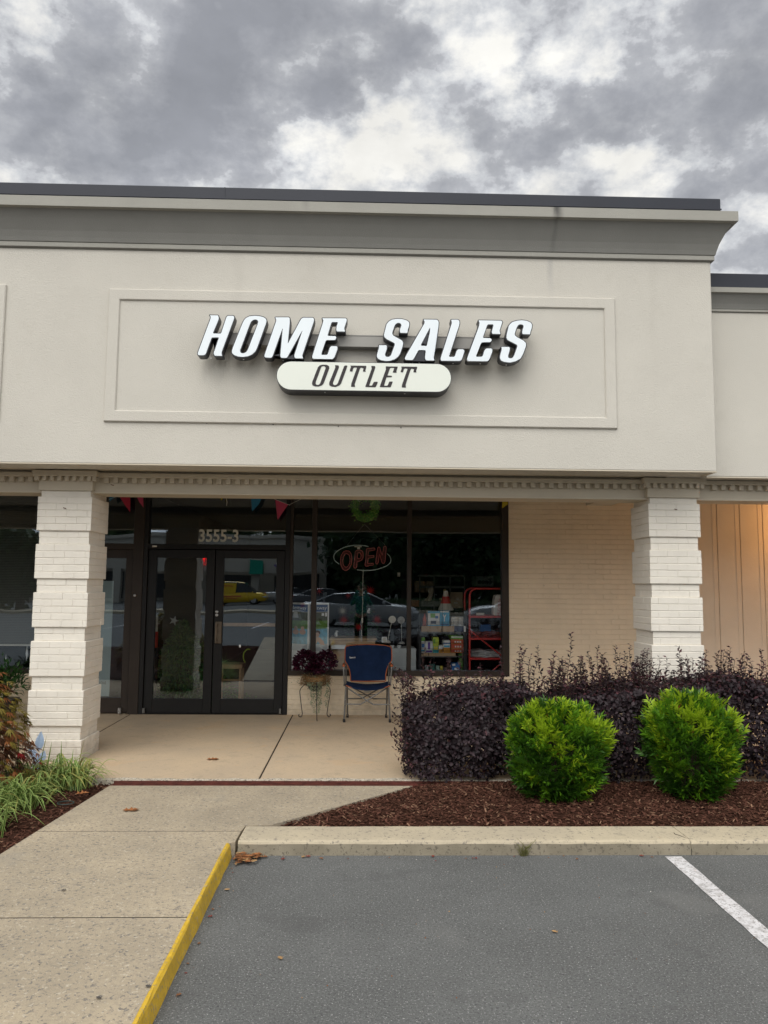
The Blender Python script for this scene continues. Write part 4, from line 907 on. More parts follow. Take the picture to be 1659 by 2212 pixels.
# ------------------------------------------------------------------ striped grass clumps
M_lir = [leafmat('blade_green', (.038, .115, .016), .4, .3, .4, .25), leafmat('blade_cream', (.36, .46, .14), .45, .3, .35, .1), leafmat('blade_yellow', (.34, .34, .10), .45, .3, .3, .15)]
def liriope(cx, cy, rad, n, label, seed, lean=0.0, yel=.15):
    r_ = random.Random(seed); T = thing('striped_grass_clump', label, 'plant', (cx, cy, .08), 'striped grass clumps along the side bed'); g_ = MB()
    for k in range(n):
        an = r_.uniform(0, 6.28); b0 = Vector((cx + r_.gauss(0, rad * .30), cy + r_.gauss(0, rad * .30), .075)); L_ = rad * r_.uniform(.9, 1.35); spike = r_.random() < .018; upr = r_.random() ** 1.6 * .85
        pal = r_.random() < yel; dx, dy = math.cos(an), math.sin(an) - lean; s_ = Vector((-dy, dx, 0)).normalized(); w_ = r_.uniform(.0065, .0105); m = 9
        rows = []
        for i in range(m + 1):
            t = i / m; hz = L_ * (.30 + .45 * upr) * math.sin(math.pi * t * (.86 - .22 * upr)) / .95; ou_ = L_ * (.88 - .35 * upr) * (t * .55 + .45 * t * t)
            if spike: hz = L_ * 1.25 * t; ou_ = L_ * .25 * t
            c = b0 + Vector((dx * ou_, dy * ou_, hz)); ww = w_ * (1 - t ** 3 * .92)
            rows.append([c - s_ * ww + Vector((0, 0, ww * .3)), c - s_ * ww * .45, c + s_ * ww * .45, c + s_ * ww + Vector((0, 0, ww * .3))])
        vs = [q for r__ in rows for q in r__]; b_ = len(g_.v); g_.v += [tuple(q) for q in vs]
        for i in range(m):
            for j in range(3):
                g_.f.append((b_ + i * 4 + j, b_ + i * 4 + j + 1, b_ + i * 4 + 5 + j, b_ + i * 4 + 4 + j)); g_.m.append(2 if pal else (0 if j == 1 else 1))
    g_.build('blades', M_lir, T)
liriope(-2.44, 6.66, .27, 240, 'pale striped grass clump at the foot of the left brick pillar', 1, yel=.25)
liriope(-2.72, 6.52, .28, 240, 'yellowish striped grass clump between the maple and the pillar clump', 2, yel=.3)
liriope(-2.60, 6.05, .28, 220, 'striped grass clump halfway along the bed beside the walk, just right of the maple', 3, .1)
liriope(-2.62, 5.48, .27, 260, 'white edged grass clump arching over the mulch below the maple', 4, .1, .08)
liriope(-2.95, 5.75, .29, 220, 'dark striped grass clump under the maple foliage', 5, .1, .05)
liriope(-3.1, 5.3, .28, 200, 'striped grass clump cut by the left edge of the picture', 7, .1, .1)
liriope(-2.86, 5.02, .26, 240, 'striped grass clump nearest the viewer at the left edge', 6, .1, .1)
# blue ornament by the pillar
M_blue = mat('pale_blue_plastic', (.42, .55, .74), .35, .5)
bx_, by_, bz_ = (-2.883,7.15,0.144)
g_ = MB()
for (ox, oz, hh, tw) in ((.012, .22, .17, .25), (-.035, .14, .12, -.6), (.03, .10, .11, .7), (-.01, .02, .12, -.1)):
    pts = []
    for i in range(9):
        t = i / 8; wv = .038 * math.sin(math.pi * t ** .8) + .002; c = (bx_ + ox + tw * .05 * t * t, by_, bz_ - .08 + oz * .9 + hh * t); pts.append((c, wv))
    vs = []
    for (c, wv) in pts: vs += [(c[0] - wv, c[1] + .004, c[2]), (c[0], c[1] - .012, c[2]), (c[0] + wv, c[1] + .004, c[2]), (c[0], c[1] + .010, c[2])]
    g_.add(vs, [(4 * i + j, 4 * i + (j + 1) % 4, 4 * i + 4 + (j + 1) % 4, 4 * i + 4 + j) for i in range(8) for j in range(4)])
g_.tube([(bx_, by_ + .01, .06), (bx_, by_ + .01, bz_ + .1)], .005, 6)
one(g_, 'garden_ornament', M_blue, 'pale blue plastic garden ornament with pointed petals by the left pillar base', 'ornament')
# a green hose ring on the mulch
g_ = MB(); rx_, ry_, _ = (-2.221,6.081,0.09); g_.tube([(rx_ + .06 * math.cos(a * .3142), ry_ + .05 * math.sin(a * .3142), .104) for a in range(20)], .004, 6, closed=True)
one(g_, 'plastic_ring', mat('green_plastic', (.03, .05, .045), .5, .3), 'small dark green plastic ring lying on the mulch by the walk', 'ring')

# ------------------------------------------------------------------ fallen leaves and litter
M_leaf = [mat('dry_leaf_orange', (.30, .12, .045), .75, .2, var=.35, vscale=30), mat('dry_leaf_brown', (.20, .085, .035), .8, .2, var=.3, vscale=30), mat('dry_leaf_tan', (.36, .22, .10), .8, .2, var=.3, vscale=30), mat('dry_leaf_red', (.18, .03, .02), .8, .2, var=.3)]
def oak_leaf(mb, x, y, z, s, a, mi=0, curl=.25):
    prof = [(0, .05), (.12, .16), (.2, .42), (.30, .15), (.42, .20), (.52, .48), (.62, .17), (.74, .28), (.86, .12), (1, 0)]
    up = [(t - .5, w_) for t, w_ in prof]; vs = []; n = len(up)
    for t, w_ in up:
        zc = curl * .25 * s * (t * t * 2)
        for sg in (-1, 0, 1): vs.append((x + s * (t * math.cos(a) - sg * w_ * math.sin(a)), y + s * (t * math.sin(a) + sg * w_ * math.cos(a)), z + zc + abs(sg) * w_ * s * curl + .004))
    mb.add(vs, [(3 * i + j, 3 * i + j + 1, 3 * i + 4 + j, 3 * i + 3 + j) for i in range(n - 1) for j in range(2)], mi)
for (c_, lab) in (((-1.399,7.595,0.09), 'dry orange oak leaf on the porch slab near the doors'), ((-1.684,5.928,0.09), 'dry brown oak leaf on the walk below the drain')):
    g_ = MB(); oak_leaf(g_, c_[0], c_[1], .092, .115, .25, 0, .12); oak_leaf(g_, c_[0] + .035, c_[1] - .01, .094, .06, 1.3, 1, .12)
    one(g_, 'fallen_leaf', M_leaf, lab, 'leaf', 'single fallen oak leaves')
c_ = (-2.167,6.287,0.1); g_ = MB(); oak_leaf(g_, c_[0], c_[1], .112, .10, .5, 0, .4); one(g_, 'fallen_leaf', M_leaf, 'orange dry leaf on the dark mulch left of the walk', 'leaf', 'single fallen oak leaves')
g_ = MB()
for k in range(75):
    x = -.785 + abs(R.gauss(0, .085)); y = 5.215 - abs(R.gauss(0, .045)) - .08 * R.random() * (x < -.68); oak_leaf(g_, x, y, .003 + R.uniform(0, .022) * (x < -.62), R.uniform(.025, .05), R.uniform(0, 6.28), R.choice([0, 0, 1, 1, 2]), R.uniform(.2, .6))
for k in range(18): oak_leaf(g_, R.uniform(-.5, 2.0), 5.21 - abs(R.gauss(0, .05)), .002, R.uniform(.015, .035), R.uniform(0, 6.28), R.choice([1, 3, 3]), .4)
for k in range(14): oak_leaf(g_, -.79 + abs(R.gauss(0, .02)), R.uniform(2.4, 5.1), .001, R.uniform(.01, .028), R.uniform(0, 6.28), R.choice([1, 3]), .4)
tag(g_.build('leaf_litter', M_leaf), kind='stuff')
g_ = MB()
for k in range(240):
    x, y = R.uniform(-.75, 4.2), 5.15 - 3.2 * R.random(); s_ = R.uniform(.002, .006); a = R.uniform(0, 3)
    g_.add([(x - s_ * math.cos(a), y - s_ * math.sin(a), .002), (x + s_ * .6 * math.sin(a), y - s_ * .6 * math.cos(a), .002), (x + s_ * math.cos(a), y + s_ * math.sin(a), .004), (x - s_ * .6 * math.sin(a), y + s_ * .6 * math.cos(a), .006)], [(0, 1, 2, 3)], R.choice([0, 1, 2, 2]))
for (px, py) in ((-0.364,3.839,0.0)[:2], (-0.356,5.198,0.0)[:2], (1.012,4.103,0.0)[:2], (-0.757,4.661,-0.0)[:2]): oak_leaf(g_, px, py, .002, .035, R.uniform(0, 6), 1, .3)
tag(g_.build('road_grit', [M_leaf[1], M_leaf[2], mat('pale_grit', (.42, .41, .38), .8, .2)]), kind='stuff')
g_ = MB()
for (px, py) in ((-1.044,3.319,0.09)[:2], (-0.869,3.407,0.09)[:2], (-1.606,4.425,0.09)[:2]): oak_leaf(g_, px, py, .092, .028, R.uniform(0, 6), 1, .2)
for k in range(60):
    x, y = R.uniform(-2.2, -.9), R.uniform(2.6, 6.5); s_ = R.uniform(.003, .006); g_.add([(x - s_, y, .0915), (x, y - s_ * .6, .0915), (x + s_, y, .0925), (x, y + s_ * .6, .0925)], [(0, 1, 2, 3)], 1)
tag(g_.build('walk_litter', [M_leaf[1], mat('dark_grit', (.07, .065, .06), .9, .2), M_leaf[3]]), kind='stuff')
# tuft of weed at the kerb
wx, wy, _ = (1.092,5.251,0.0)
g_ = MB()
for k in range(34):
    a = R.uniform(0, 6.28); l = R.uniform(.04, .15); b0 = (wx + R.gauss(0, .015), 5.225 + R.gauss(0, .006), 0); tp = (b0[0] + math.cos(a) * l * .6, min(5.245, b0[1] + math.sin(a) * l * .35 - .01), l * .75); md = [(b0[i] + tp[i]) / 2 for i in range(3)]; md[2] += .015
    g_.tube([b0, md, tp], [.0018, .0015, .0006], 4)
one(g_, 'weed', leafmat('weed_green', (.20, .20, .07), .6, .3), 'small wispy weed growing where the kerb meets the asphalt', 'weed')

# ------------------------------------------------------------------ folding chair
CH_ = thing('camping_chair', 'navy blue folding camping chair with orange piping facing the parking lot', 'chair', (.06, 9.8, .09))
M_navy = mat('navy_fabric', (.011, .025, .068), .9, .12, var=.25, vscale=8, bump=.7, bscale=260); M_orange = mat('orange_piping', (.42, .12, .045), .7, .3)
bk = [[(-0.196,0.964),(-0.185,0.984),(-0.13,0.993),(-0.052,0.999),(0.084,1.003),(0.221,1.002),(0.329,0.994),(0.387,0.982),(0.4,0.953),(0.402,0.819),(0.369,0.77),(0.341,0.717),(0.324,0.636),(0.322,0.557),(-0.12,0.555),(-0.124,0.634),(-0.141,0.71),(-0.168,0.763),(-0.196,0.806)]]
bk = rounded(bk[0], .02, 3)
bz0 = min(q[1] for q in bk); bz1 = max(q[1] for q in bk); bcx = sum(q[0] for q in bk) / len(bk)
def back_y(x, z): t = (z - bz0) / (bz1 - bz0); return 9.86 + .14 * t + .035 * (1 - ((x - bcx) / .2) ** 2) + .004 * math.sin(25 * x + 18 * z)
def width_at(z, side):
    xs = []
    for i in range(len(bk)):
        a, b = bk[i - 1], bk[i]
        if (a[1] - z) * (b[1] - z) <= 0 and a[1] != b[1]: xs.append(a[0] + (b[0] - a[0]) * (z - a[1]) / (b[1] - a[1]))
    return (min(xs), max(xs)) if xs else (bcx - .1, bcx + .1)
g_ = MB(); nu, nv = 16, 26; vs = []
for layer in (0, .012):
    for j in range(nv + 1):
        z = bz0 + (bz1 - bz0) * (.002 + .996 * j / nv); a, b = width_at(z, 0)
        for i in range(nu + 1):
            x = a + (b - a) * i / nu; vs.append((x, back_y(x, z) + layer, z))
m = (nu + 1) * (nv + 1)
fs = [(j * (nu + 1) + i, j * (nu + 1) + i + 1, (j + 1) * (nu + 1) + i + 1, (j + 1) * (nu + 1) + i) for j in range(nv) for i in range(nu)]
fs += [tuple(m + q for q in f[::-1]) for f in fs]; g_.add(vs, fs); bb = g_.build('backrest', M_navy, CH_, True)
g_ = MB(); g_.tube([(x, back_y(x, z) - .001, z) for x, z in bk], .0065, 6, closed=True); g_.build('piping', M_orange, bb, True)
g_ = MB(); lx0, lz0, lx1, lz1 = (-0.135,0.839,-0.062,0.861); text_obj(g_, 'Eastwork', lx0, lz0, lx1, lz1, 9.892); g_.build('chair_lettering', M_white, bb)
g_ = MB(); sx0, _, sz0 = (-0.173,9.72,0.579); sx1 = 0.371; vs = []; nu, nv = 16, 10
for lay in (0, -.012):
    for j in range(nv + 1):
        t = j / nv; y = 9.60 + .30 * t
        for i in range(nu + 1):
            s_ = i / nu; sag = .055 * math.sin(math.pi * s_) ** .8 * (1 - .3 * t) ; vs.append((sx0 + (sx1 - sx0) * s_, y + .02 * math.sin(math.pi * s_) * (t < .1) * -1, sz0 - .022 - sag + .02 * t * 0 + lay - (.012 if t == 0 else 0)))
m = (nu + 1) * (nv + 1); fs = [(j * (nu + 1) + i, j * (nu + 1) + i + 1, (j + 1) * (nu + 1) + i + 1, (j + 1) * (nu + 1) + i) for j in range(nv) for i in range(nu)]
fs += [tuple(m + q for q in f[::-1]) for f in fs] + [(i, m + i, m + i + 1, i + 1) for i in range(nu)]; g_.add(vs, fs); st = g_.build('seat', M_navy, CH_, True)
g_ = MB(); g_.tube([(sx0 + (sx1 - sx0) * i / 16, 9.597, sz0 - .040 - .055 * math.sin(math.pi * i / 16) ** .8) for i in range(17)], .006, 6); g_.build('piping', M_orange, st, True)
def cp(pts, Y): return pts
g_ = MB()
L1, L2 = (-0.171,9.64,0.531), (-0.19,9.63,0.094); R1, R2 = (0.35,9.64,0.533), (0.373,9.63,0.096)
for a, b in ((L1, L2), (R1, R2)):
    g_.tube([a, (b[0], b[1], .105)], .0125, 10)
split_build(g_, 'front_leg', M_grey, CH_, True)
g_ = MB()
for a, b, sx in ((L1, L2, 1), (R1, R2, -1)):
    g_.tube([(a[0] + sx * .012, 9.66, a[2] + .0), (b[0] + sx * .035, 9.97, .105)], .011, 10)
split_build(g_, 'rear_leg', M_grey, CH_, True)
g_ = MB()
for (x, y) in ((L2[0], L2[1]), (R2[0], R2[1]), (L2[0] + .035, 9.97), (R2[0] - .035, 9.97)): g_.lathe((x, y, .09), [(.016, 0), (.0175, .012), (.0155, .04)], 12)
split_build(g_, 'rubber_foot', M_black, CH_, True)
g_ = MB()
A = (-0.171,9.64,0.509); A2 = (0.35,9.64,0.512); C1_ = (0.014,9.62,0.308); C2_ = (0.166,9.62,0.306); Bq = (-0.181,9.62,0.309); Bq2 = (0.362,9.62,0.307)
g_.tube([A, C2_], .0085, 8); g_.tube([(A2[0], A2[1] + .012, A2[2]), (C1_[0], C1_[1] + .012, C1_[2])], .0085, 8)
g_.tube([Bq, C1_], .008, 8); g_.tube([C2_, Bq2], .008, 8)
E1, E2 = (-0.039,9.7,0.416), (0.224,9.7,0.418); g_.tube([(A[0] + .02, 9.86, A[2] - .0), (0.178,9.88,0.335)], .0075, 8); g_.tube([(A2[0] - .02, 9.87, A2[2]), (0.019,9.9,0.336)], .0075, 8)
g_.tube([(-0.15,9.9,0.336), (0.024,9.9,0.337)], .0075, 8); g_.tube([(0.178,9.9,0.335), (0.357,9.9,0.335)], .0075, 8)
g_.tube([(-0.039,9.7,0.416), (0.051,9.78,0.401), (0.128,9.78,0.401), (0.224,9.7,0.418)], .006, 8)
g_.build('scissor_braces', M_grey, CH_, True)
g_ = MB()
for q in (A, A2, C1_, C2_, Bq, Bq2, (0.091,9.62,0.348), (0.092,9.76,0.388), (-0.039,9.69,0.417), (0.223,9.69,0.418), (-0.179,9.62,0.364), (-0.195,9.62,0.54), (-0.169,9.62,0.54), (0.349,9.62,0.54), (0.377,9.62,0.54)):
    g_.lathe((q[0], q[1] - .012, q[2]), [(.0050, 0), (.0050, -.004), (.003, -.006)], 8, axis='y')
split_build(g_, 'rivet', M_steel, CH_)
g_ = MB()
for q in ((-0.182,9.64,0.537), (0.363,9.64,0.538)): g_.box(q[0] - .022, q[0] + .022, 9.625, 9.665, q[2] - .012, q[2] + .012, .004)
split_build(g_, 'joint_block', M_black, CH_, True)
for sx, (ax, ay, az), (bx2, by2, bz2) in ((1, (-0.205,9.62,0.742), (-0.192,9.62,0.547)), (-1, (0.387,9.62,0.745), (0.375,9.62,0.55))):
    g_ = MB(); g_.tube([(bx2, 9.64, bz2), (ax, 9.61, az + .0), (ax, 9.62, az + .022), (ax, 9.66, az + .03), (ax, 9.90, az + .03)], .0095, 8); g_.tube([(bx2 + sx * .02, 9.66, bz2), (bx2 + sx * .012, 9.9, az + .03)], .0085, 8)
    am = g_.build('arm', M_grey, CH_, True)
    g_ = MB(); g_.box(ax - .017, ax + .017, 9.60, 9.84, az + .016, az + .046, .012); g_.build('arm_pad', M_orange, am, True)
    g_ = MB(); g_.tube([(ax - sx * -.004, 9.93, az + .03), (ax + sx * .016, 9.985, az + .20)], .008, 8); g_.build('back_tube', M_grey, CH_, True)
g_ = MB(); zq = (0.095,9.9,0.432); g_.box(zq[0] - .042, zq[0] + .042, 9.84, 9.843, zq[2] - .014, zq[2] + .028); g_.build('care_label', M_offw, CH_)

# ------------------------------------------------------------------ plant stand
T = thing('plant_stand', 'black wire plant stand with curled feet left of the blue chair', 'plant stand', (-0.53,9.72,0.082)[:2] + (.09,))
ycs = 9.86
g_ = MB()
l1 = [(-0.694,0.545),(-0.687,0.511),(-0.724,0.483),(-0.75,0.454),(-0.761,0.421),(-0.756,0.373),(-0.739,0.25),(-0.723,0.146),(-0.728,0.115),(-0.747,0.103),(-0.767,0.112),(-0.769,0.13),(-0.758,0.136)]
l2 = [(-0.439,0.546),(-0.437,0.517),(-0.41,0.497),(-0.385,0.47),(-0.375,0.427),(-0.38,0.375),(-0.401,0.242),(-0.413,0.147),(-0.407,0.12),(-0.387,0.109),(-0.368,0.119),(-0.367,0.134),(-0.38,0.139)]
l3 = [(-0.534,0.564),(-0.531,0.364),(-0.525,0.115),(-0.522,0.089)]
def lift(q): return [(x, max(z, .0955)) for x, z in q]
for k_, (q, y) in enumerate(((l1, 9.92), (l2, 9.92), (l3, 9.66))):
    g_ = MB(); q = lift(q); sm = []
    for i in range(len(q) - 1):
        for t in (0, .5): sm.append((q[i][0] * (1 - t) + q[i + 1][0] * t, q[i][1] * (1 - t) + q[i + 1][1] * t))
    sm.append(q[-1]); g_.tube([(x, y, z) for x, z in sm], .0055, 7); g_.build('leg', M_black, T, True)
rc = ((l1[1][0] + l2[1][0]) / 2, 9.83, (l1[1][1] + l2[1][1]) / 2)
g_ = MB(); rr_ = (l2[1][0] - l1[1][0]) / 2
for dz in (0, .04): g_.tube([(rc[0] + rr_ * math.cos(a * .2618), rc[1] + rr_ * math.sin(a * .2618), rc[2] + dz) for a in range(24)], .005, 6, closed=True)
g_.tube([(rc[0] - rr_, rc[1], rc[2] - .0), (rc[0] + rr_, rc[1], rc[2])], .004, 6); g_.build('ring', M_black, T, True)
# coleus in a coir basket
T = thing('burgundy_plant', 'burgundy leaved potted plant with trailing pale ivy on the wire stand', 'potted plant', (rc[0], rc[1], rc[2] - .06))
g_ = MB(); g_.lathe((rc[0], rc[1], rc[2] - .075), [(.05, 0), (.085, .03), (.095, .09), (.10, .12), (.085, .12)], 20); g_.build('pot', M_black, T, True)
M_coir = mat('coir', (.24, .14, .065), .95, .1, var=.4, vscale=30, bump=1, bscale=90)
g_ = MB()
for k in range(900):
    a = R.uniform(0, 6.28); rr2 = .115 + R.uniform(-.02, .035); z = rc[2] + R.uniform(.0, .115); l = R.uniform(.015, .05); b = a + R.uniform(-.8, .8)
    p0 = (rc[0] + rr2 * 1.28 * math.cos(a), rc[1] + rr2 * .8 * math.sin(a), z); p1 = (p0[0] + l * math.cos(b + 1.3), p0[1] + l * math.sin(b + 1.3) * .7, z + R.uniform(-.03, .025)); pm = ((p0[0] + p1[0]) / 2 + .006, (p0[1] + p1[1]) / 2 - .006, (p0[2] + p1[2]) / 2 + .008)
    g_.tube([p0, pm, p1], .0016, 3, cap=False)
g_.lathe((rc[0], rc[1], rc[2]), [(.09, 0), (.13, .05), (.135, .10), (.10, .11)], 18); g_.build('coir_liner', M_coir, T)
M_col = [leafmat('coleus_dark', (.040, .006, .018), .45, .25, .35, .3), leafmat('coleus_wine', (.075, .010, .030), .45, .25, .35, .3)]
P, D, Ls = [], [], []
cxs = (-0.569,9.83,0.812)
for k in range(1500):
    side = R.choice([0, 0, 0, 1, 1]); a = R.uniform(0, 6.28); el = R.uniform(-.7, 1.5)
    cc, r3 = (((-0.679, 9.80, 0.793), (.155, .14, .145)) if side == 0 else ((-0.43, 9.80, 0.804), (.125, .12, .125)))
    q = R.uniform(.55, 1.05); P.append((cc[0] + r3[0] * q * math.cos(a) * math.cos(el), cc[1] + r3[1] * q * math.sin(a) * math.cos(el), cc[2] + r3[2] * q * math.sin(el))); D.append((math.cos(a), math.sin(a) - .2, .1 + .3 * math.sin(el))); Ls.append(R.uniform(.028, .05))
for k in range(330):
    P.append((-0.568 + R.gauss(0, .07), 9.80 + R.gauss(0, .05), 0.727 + R.gauss(0, .03))); D.append((R.gauss(0, 1), -.6, .3)); Ls.append(R.uniform(.028, .05))
n = len(P); Ls = np.array(Ls); leaves('burgundy_leaves', P, np.array(D) + NR.normal(size=(n, 3)) * .45, np.array([0, -.4, 1]) + NR.normal(size=(n, 3)) * .5, Ls, Ls * .72, (NR.rand(n) > .6).astype(int), M_col, T, fold=.15, droop=.2)
M_ivy = [leafmat('pale_ivy', (.30, .34, .22), .6, .3, .3, .2), leafmat('dry_ivy', (.32, .22, .10), .7, .3, .3, .2)]
P, D = [], []; g_ = MB()
for (x0c, zb, nn) in ((245, 1400, 40), (255, 1560, 60), (275, 1610, 70), (300, 1670, 80), (345, 1670, 110), (360, 1640, 90), (375, 1560, 60), (455, 1600, 80), (465, 1480, 60), (335, 1500, 80), (215, 1330, 50)):
    X_ = (x0c - 322) / 3.318 / 1.8228 / 1661 * 9.7 + L3X if False else -0.536 + (x0c - 322) * .000963
    zt_ = rc[2] + .05; zb_ = 0.545 - (zb - 1300) * .000963; g_.tube([(X_, 9.70, zt_), (X_ + .01, 9.69, (zt_ + zb_) / 2), (X_, 9.70, zb_)], .0012, 3)
    for i in range(nn): t = R.random(); P.append((X_ + R.gauss(0, .012), 9.70 + R.gauss(0, .012), zt_ + (zb_ - zt_) * t)); D.append((R.gauss(0, 1), -.7 + R.gauss(0, .5), -.4))
nv_ = len(P)
for i in range(300): P.append((rc[0] + R.gauss(0, .09), 9.73 + R.gauss(0, .03), rc[2] + .06 + R.gauss(0, .035))); D.append((R.gauss(0, 1), -.8, -.2))
n = len(P); leaves('trailing_ivy', P, D, np.array([0, -1, .4]) + NR.normal(size=(n, 3)) * .3, NR.uniform(.010, .019, n), NR.uniform(.009, .014, n), [0] * nv_ + [R.choice([0, 1, 1]) for _ in range(300)], M_ivy, T, fold=.1)
g_.build('vines', M_coir, T)

# potted plant at the left window
T = thing('potted_plant', 'green potted plant in a dark pot behind the left brick pillar', 'potted plant', (-4.33, 9.7, .09))
g_ = MB(); g_.lathe((-4.33, 9.7, .09), [(.11, 0), (.15, .22), (.165, .26), (.14, .26)], 20); g_.build('pot', M_black, T, True)
n = 900; P = NR.normal(size=(n, 3)) * np.array([.13, .10, .085]) + np.array([-4.40, 9.68, .56]); leaves('foliage', P, P - np.array([-4.34, 9.7, .40]) + NR.normal(size=(n, 3)) * .1, np.array([0, 0, 1]) + NR.normal(size=(n, 3)) * .4, NR.uniform(.05, .09, n), NR.uniform(.02, .035, n), NR.randint(0, 2, n), [leafmat('pot_leaf', (.025, .085, .018), .45, .25), leafmat('pot_leaf_light', (.05, .13, .03), .45, .25)], T, droop=.3)
g_ = MB()
for k in range(14): a = R.uniform(0, 6.28); g_.tube([(-4.33, 9.7, .33), (-4.33 + .12 * math.cos(a), 9.7 + .1 * math.sin(a), .62)], .004, 4)
g_.build('stems', M_twig, T)

# ------------------------------------------------------------------ bunting under the porch ceiling
T = thing('bunting', 'string of coloured pennants hung across the top of the storefront', 'bunting', (-.5, 10.05, 2.95))
YB = 10.04
M_pen = {'blue': mat('pennant_blue', (.03, .17, .30), .7, .2), 'red': mat('pennant_red', (.42, .03, .06), .7, .2), 'pink': mat('pennant_pink', (.46, .06, .12), .7, .2), 'yellow': mat('pennant_yellow', (.48, .38, .03), .7, .2)}
def pen(pts, c):
    g_ = MB(); k = len(pts); vs = [(x, YB - .001, z) for x, z in pts] + [(x, YB + .001, z) for x, z in pts]; g_.add(vs, [tuple(range(k)), tuple(range(k, 2 * k))[::-1]] + [(i, (i + 1) % k, k + (i + 1) % k, k + i) for i in range(k)]); g_.build('pennant', M_pen[c], T)
pen([(-3.16,2.891),(-3.02,2.928),(-3.013,2.805),(-3.011,2.68),(-3.085,2.78)], 'red')
pen([(-3.296,2.938),(-3.173,2.931),(-3.215,2.874),(-3.282,2.818)], 'blue')
pen([(-2.956,2.934),(-2.857,2.943),(-2.84,2.743),(-2.897,2.814)], 'pink')
pen([(-1.863,2.987),(-1.773,2.988),(-1.798,2.907),(-1.839,2.846)], 'yellow')
pen([(-1.46,2.976),(-1.288,2.946),(-1.349,2.8),(-1.434,2.709)], 'blue')
pen([(-1.135,2.867),(-0.966,2.804),(-1.036,2.699),(-1.099,2.6)], 'pink')
pen([(1.857,2.974),(1.927,2.974),(1.92,2.838),(1.846,2.786)], 'yellow')
g_ = MB(); g_.tube([(q[0], YB, q[1]) for q in [(-3.292,2.845),(-3.184,2.888),(-3.043,2.921),(-2.855,2.975),(-2.35,3.046),(-1.872,3.003),(-1.457,2.968),(-1.288,2.938),(-1.135,2.87),(-0.942,2.795)]], .0022, 5); g_.tube([(q[0], YB, q[1]) for q in [(-0.947,2.805),(-0.509,3.023),(0.651,3.076),(1.428,3.047),(1.857,2.974),(1.934,2.945)]], .0022, 5)
g_.tube([(q[0], YB, q[1]) for q in [(-1.773,2.988),(-1.776,2.891),(-1.762,2.827),(-1.767,2.779)]], .004, 5); g_.build('string', M_offw, T)
# ------------------------------------------------------------------ goods behind the glass
# neon OPEN sign
T = thing('open_sign', 'unlit red tube OPEN sign in a pale oval hung on a chain in the window', 'sign', (.02, 10.33, 2.0))
YN = 10.33
M_tube_r = mat('red_tube', (.55, .13, .12), .3, .5); M_tube_w = mat('pale_tube', (.60, .72, .70), .3, .5); M_backr = mat('dark_red_back', (.10, .012, .012), .6, .3)
def tubes(mb, lst, r, closed=True):
    for q in lst:
        q2 = rounded(q, .006, 2) if closed else q
        mb.tube([(x, YN, z) for x, z in q2], r, 6, closed=closed)
LET = {'letter_o': [[(-0.202,2.223),(-0.162,2.214),(-0.137,2.178),(-0.127,2.116),(-0.135,2.036),(-0.165,1.978),(-0.208,1.953),(-0.245,1.971),(-0.27,2.017),(-0.283,2.084),(-0.275,2.152),(-0.242,2.207)], [(-0.196,2.183),(-0.161,2.159),(-0.151,2.104),(-0.16,2.048),(-0.19,2.002),(-0.221,2.002),(-0.243,2.035),(-0.25,2.084),(-0.241,2.14),(-0.22,2.177)]],
       'letter_p': [[(-0.085,2.209),(-0.064,2.228),(-0.021,2.234),(0.013,2.216),(0.024,2.179),(0.022,2.13),(-0.001,2.093),(-0.037,2.08),(-0.059,2.074),(-0.062,2.0),(-0.082,1.985),(-0.103,2.0),(-0.093,2.086)], [(-0.057,2.191),(-0.02,2.197),(-0.004,2.167),(-0.01,2.123),(-0.053,2.114)]],
       'letter_e': [[(0.066,2.247),(0.084,2.255),(0.176,2.261),(0.182,2.233),(0.094,2.22),(0.088,2.155),(0.165,2.162),(0.167,2.136),(0.091,2.124),(0.083,2.054),(0.161,2.057),(0.164,2.034),(0.062,2.015),(0.048,2.032),(0.06,2.112)]],
       'letter_n': [[(0.217,2.261),(0.229,2.278),(0.247,2.268),(0.26,2.212),(0.279,2.163),(0.297,2.274),(0.317,2.292),(0.334,2.275),(0.325,2.164),(0.317,2.077),(0.299,2.054),(0.277,2.065),(0.242,2.178),(0.226,2.064),(0.209,2.043),(0.193,2.058),(0.202,2.162)]]}
for nm, cs in LET.items():
    g_ = MB(); tubes(g_, cs, .0042); g_.build(nm, M_tube_r, T, True)
    g_ = MB(); glyph(g_, [cs[0]] + cs[1:], YN + .006, YN + .012, 0, 0, .005); fixn(g_.build('letter_backing', M_backr, T))
g_ = MB()
for q in ([(0.093,2.279),(0.047,2.29),(0.003,2.295),(-0.046,2.297),(-0.095,2.296),(-0.145,2.289),(-0.194,2.279),(-0.24,2.263),(-0.279,2.244),(-0.313,2.222),(-0.34,2.2),(-0.362,2.175),(-0.372,2.145),(-0.37,2.12),(-0.36,2.093),(-0.339,2.071),(-0.298,2.042)], [(0.341,2.188),(0.362,2.173),(0.381,2.152),(0.394,2.121),(0.395,2.09),(0.385,2.063),(0.363,2.041),(0.339,2.023),(0.308,2.01),(0.262,1.991),(0.21,1.975),(0.155,1.965),(0.099,1.959),(0.05,1.959),(0.007,1.961),(-0.054,1.968)]):
    g_.tube([(x, YN, z) for x, z in q], .0052, 7)
g_.build('oval_tube', M_tube_w, T, True)
g_ = MB(); bx0, bz0_, bx1, bz1_ = (-0.058,2.244,-0.021,2.278); g_.box(bx0, bx1, 10.335, 10.36, bz0_, bz1_, .003)
bx0, bz0_, bx1, bz1_ = (-0.095,2.271,0.004,2.284); g_.box(bx0, bx1, 10.335, 10.35, bz0_, bz1_, .003); g_.build('bracket', M_offw, T)
g_ = MB(); a = (-0.188,10.33,2.303); b = (0.034,10.36,2.583); c = (0.315,10.33,2.309)
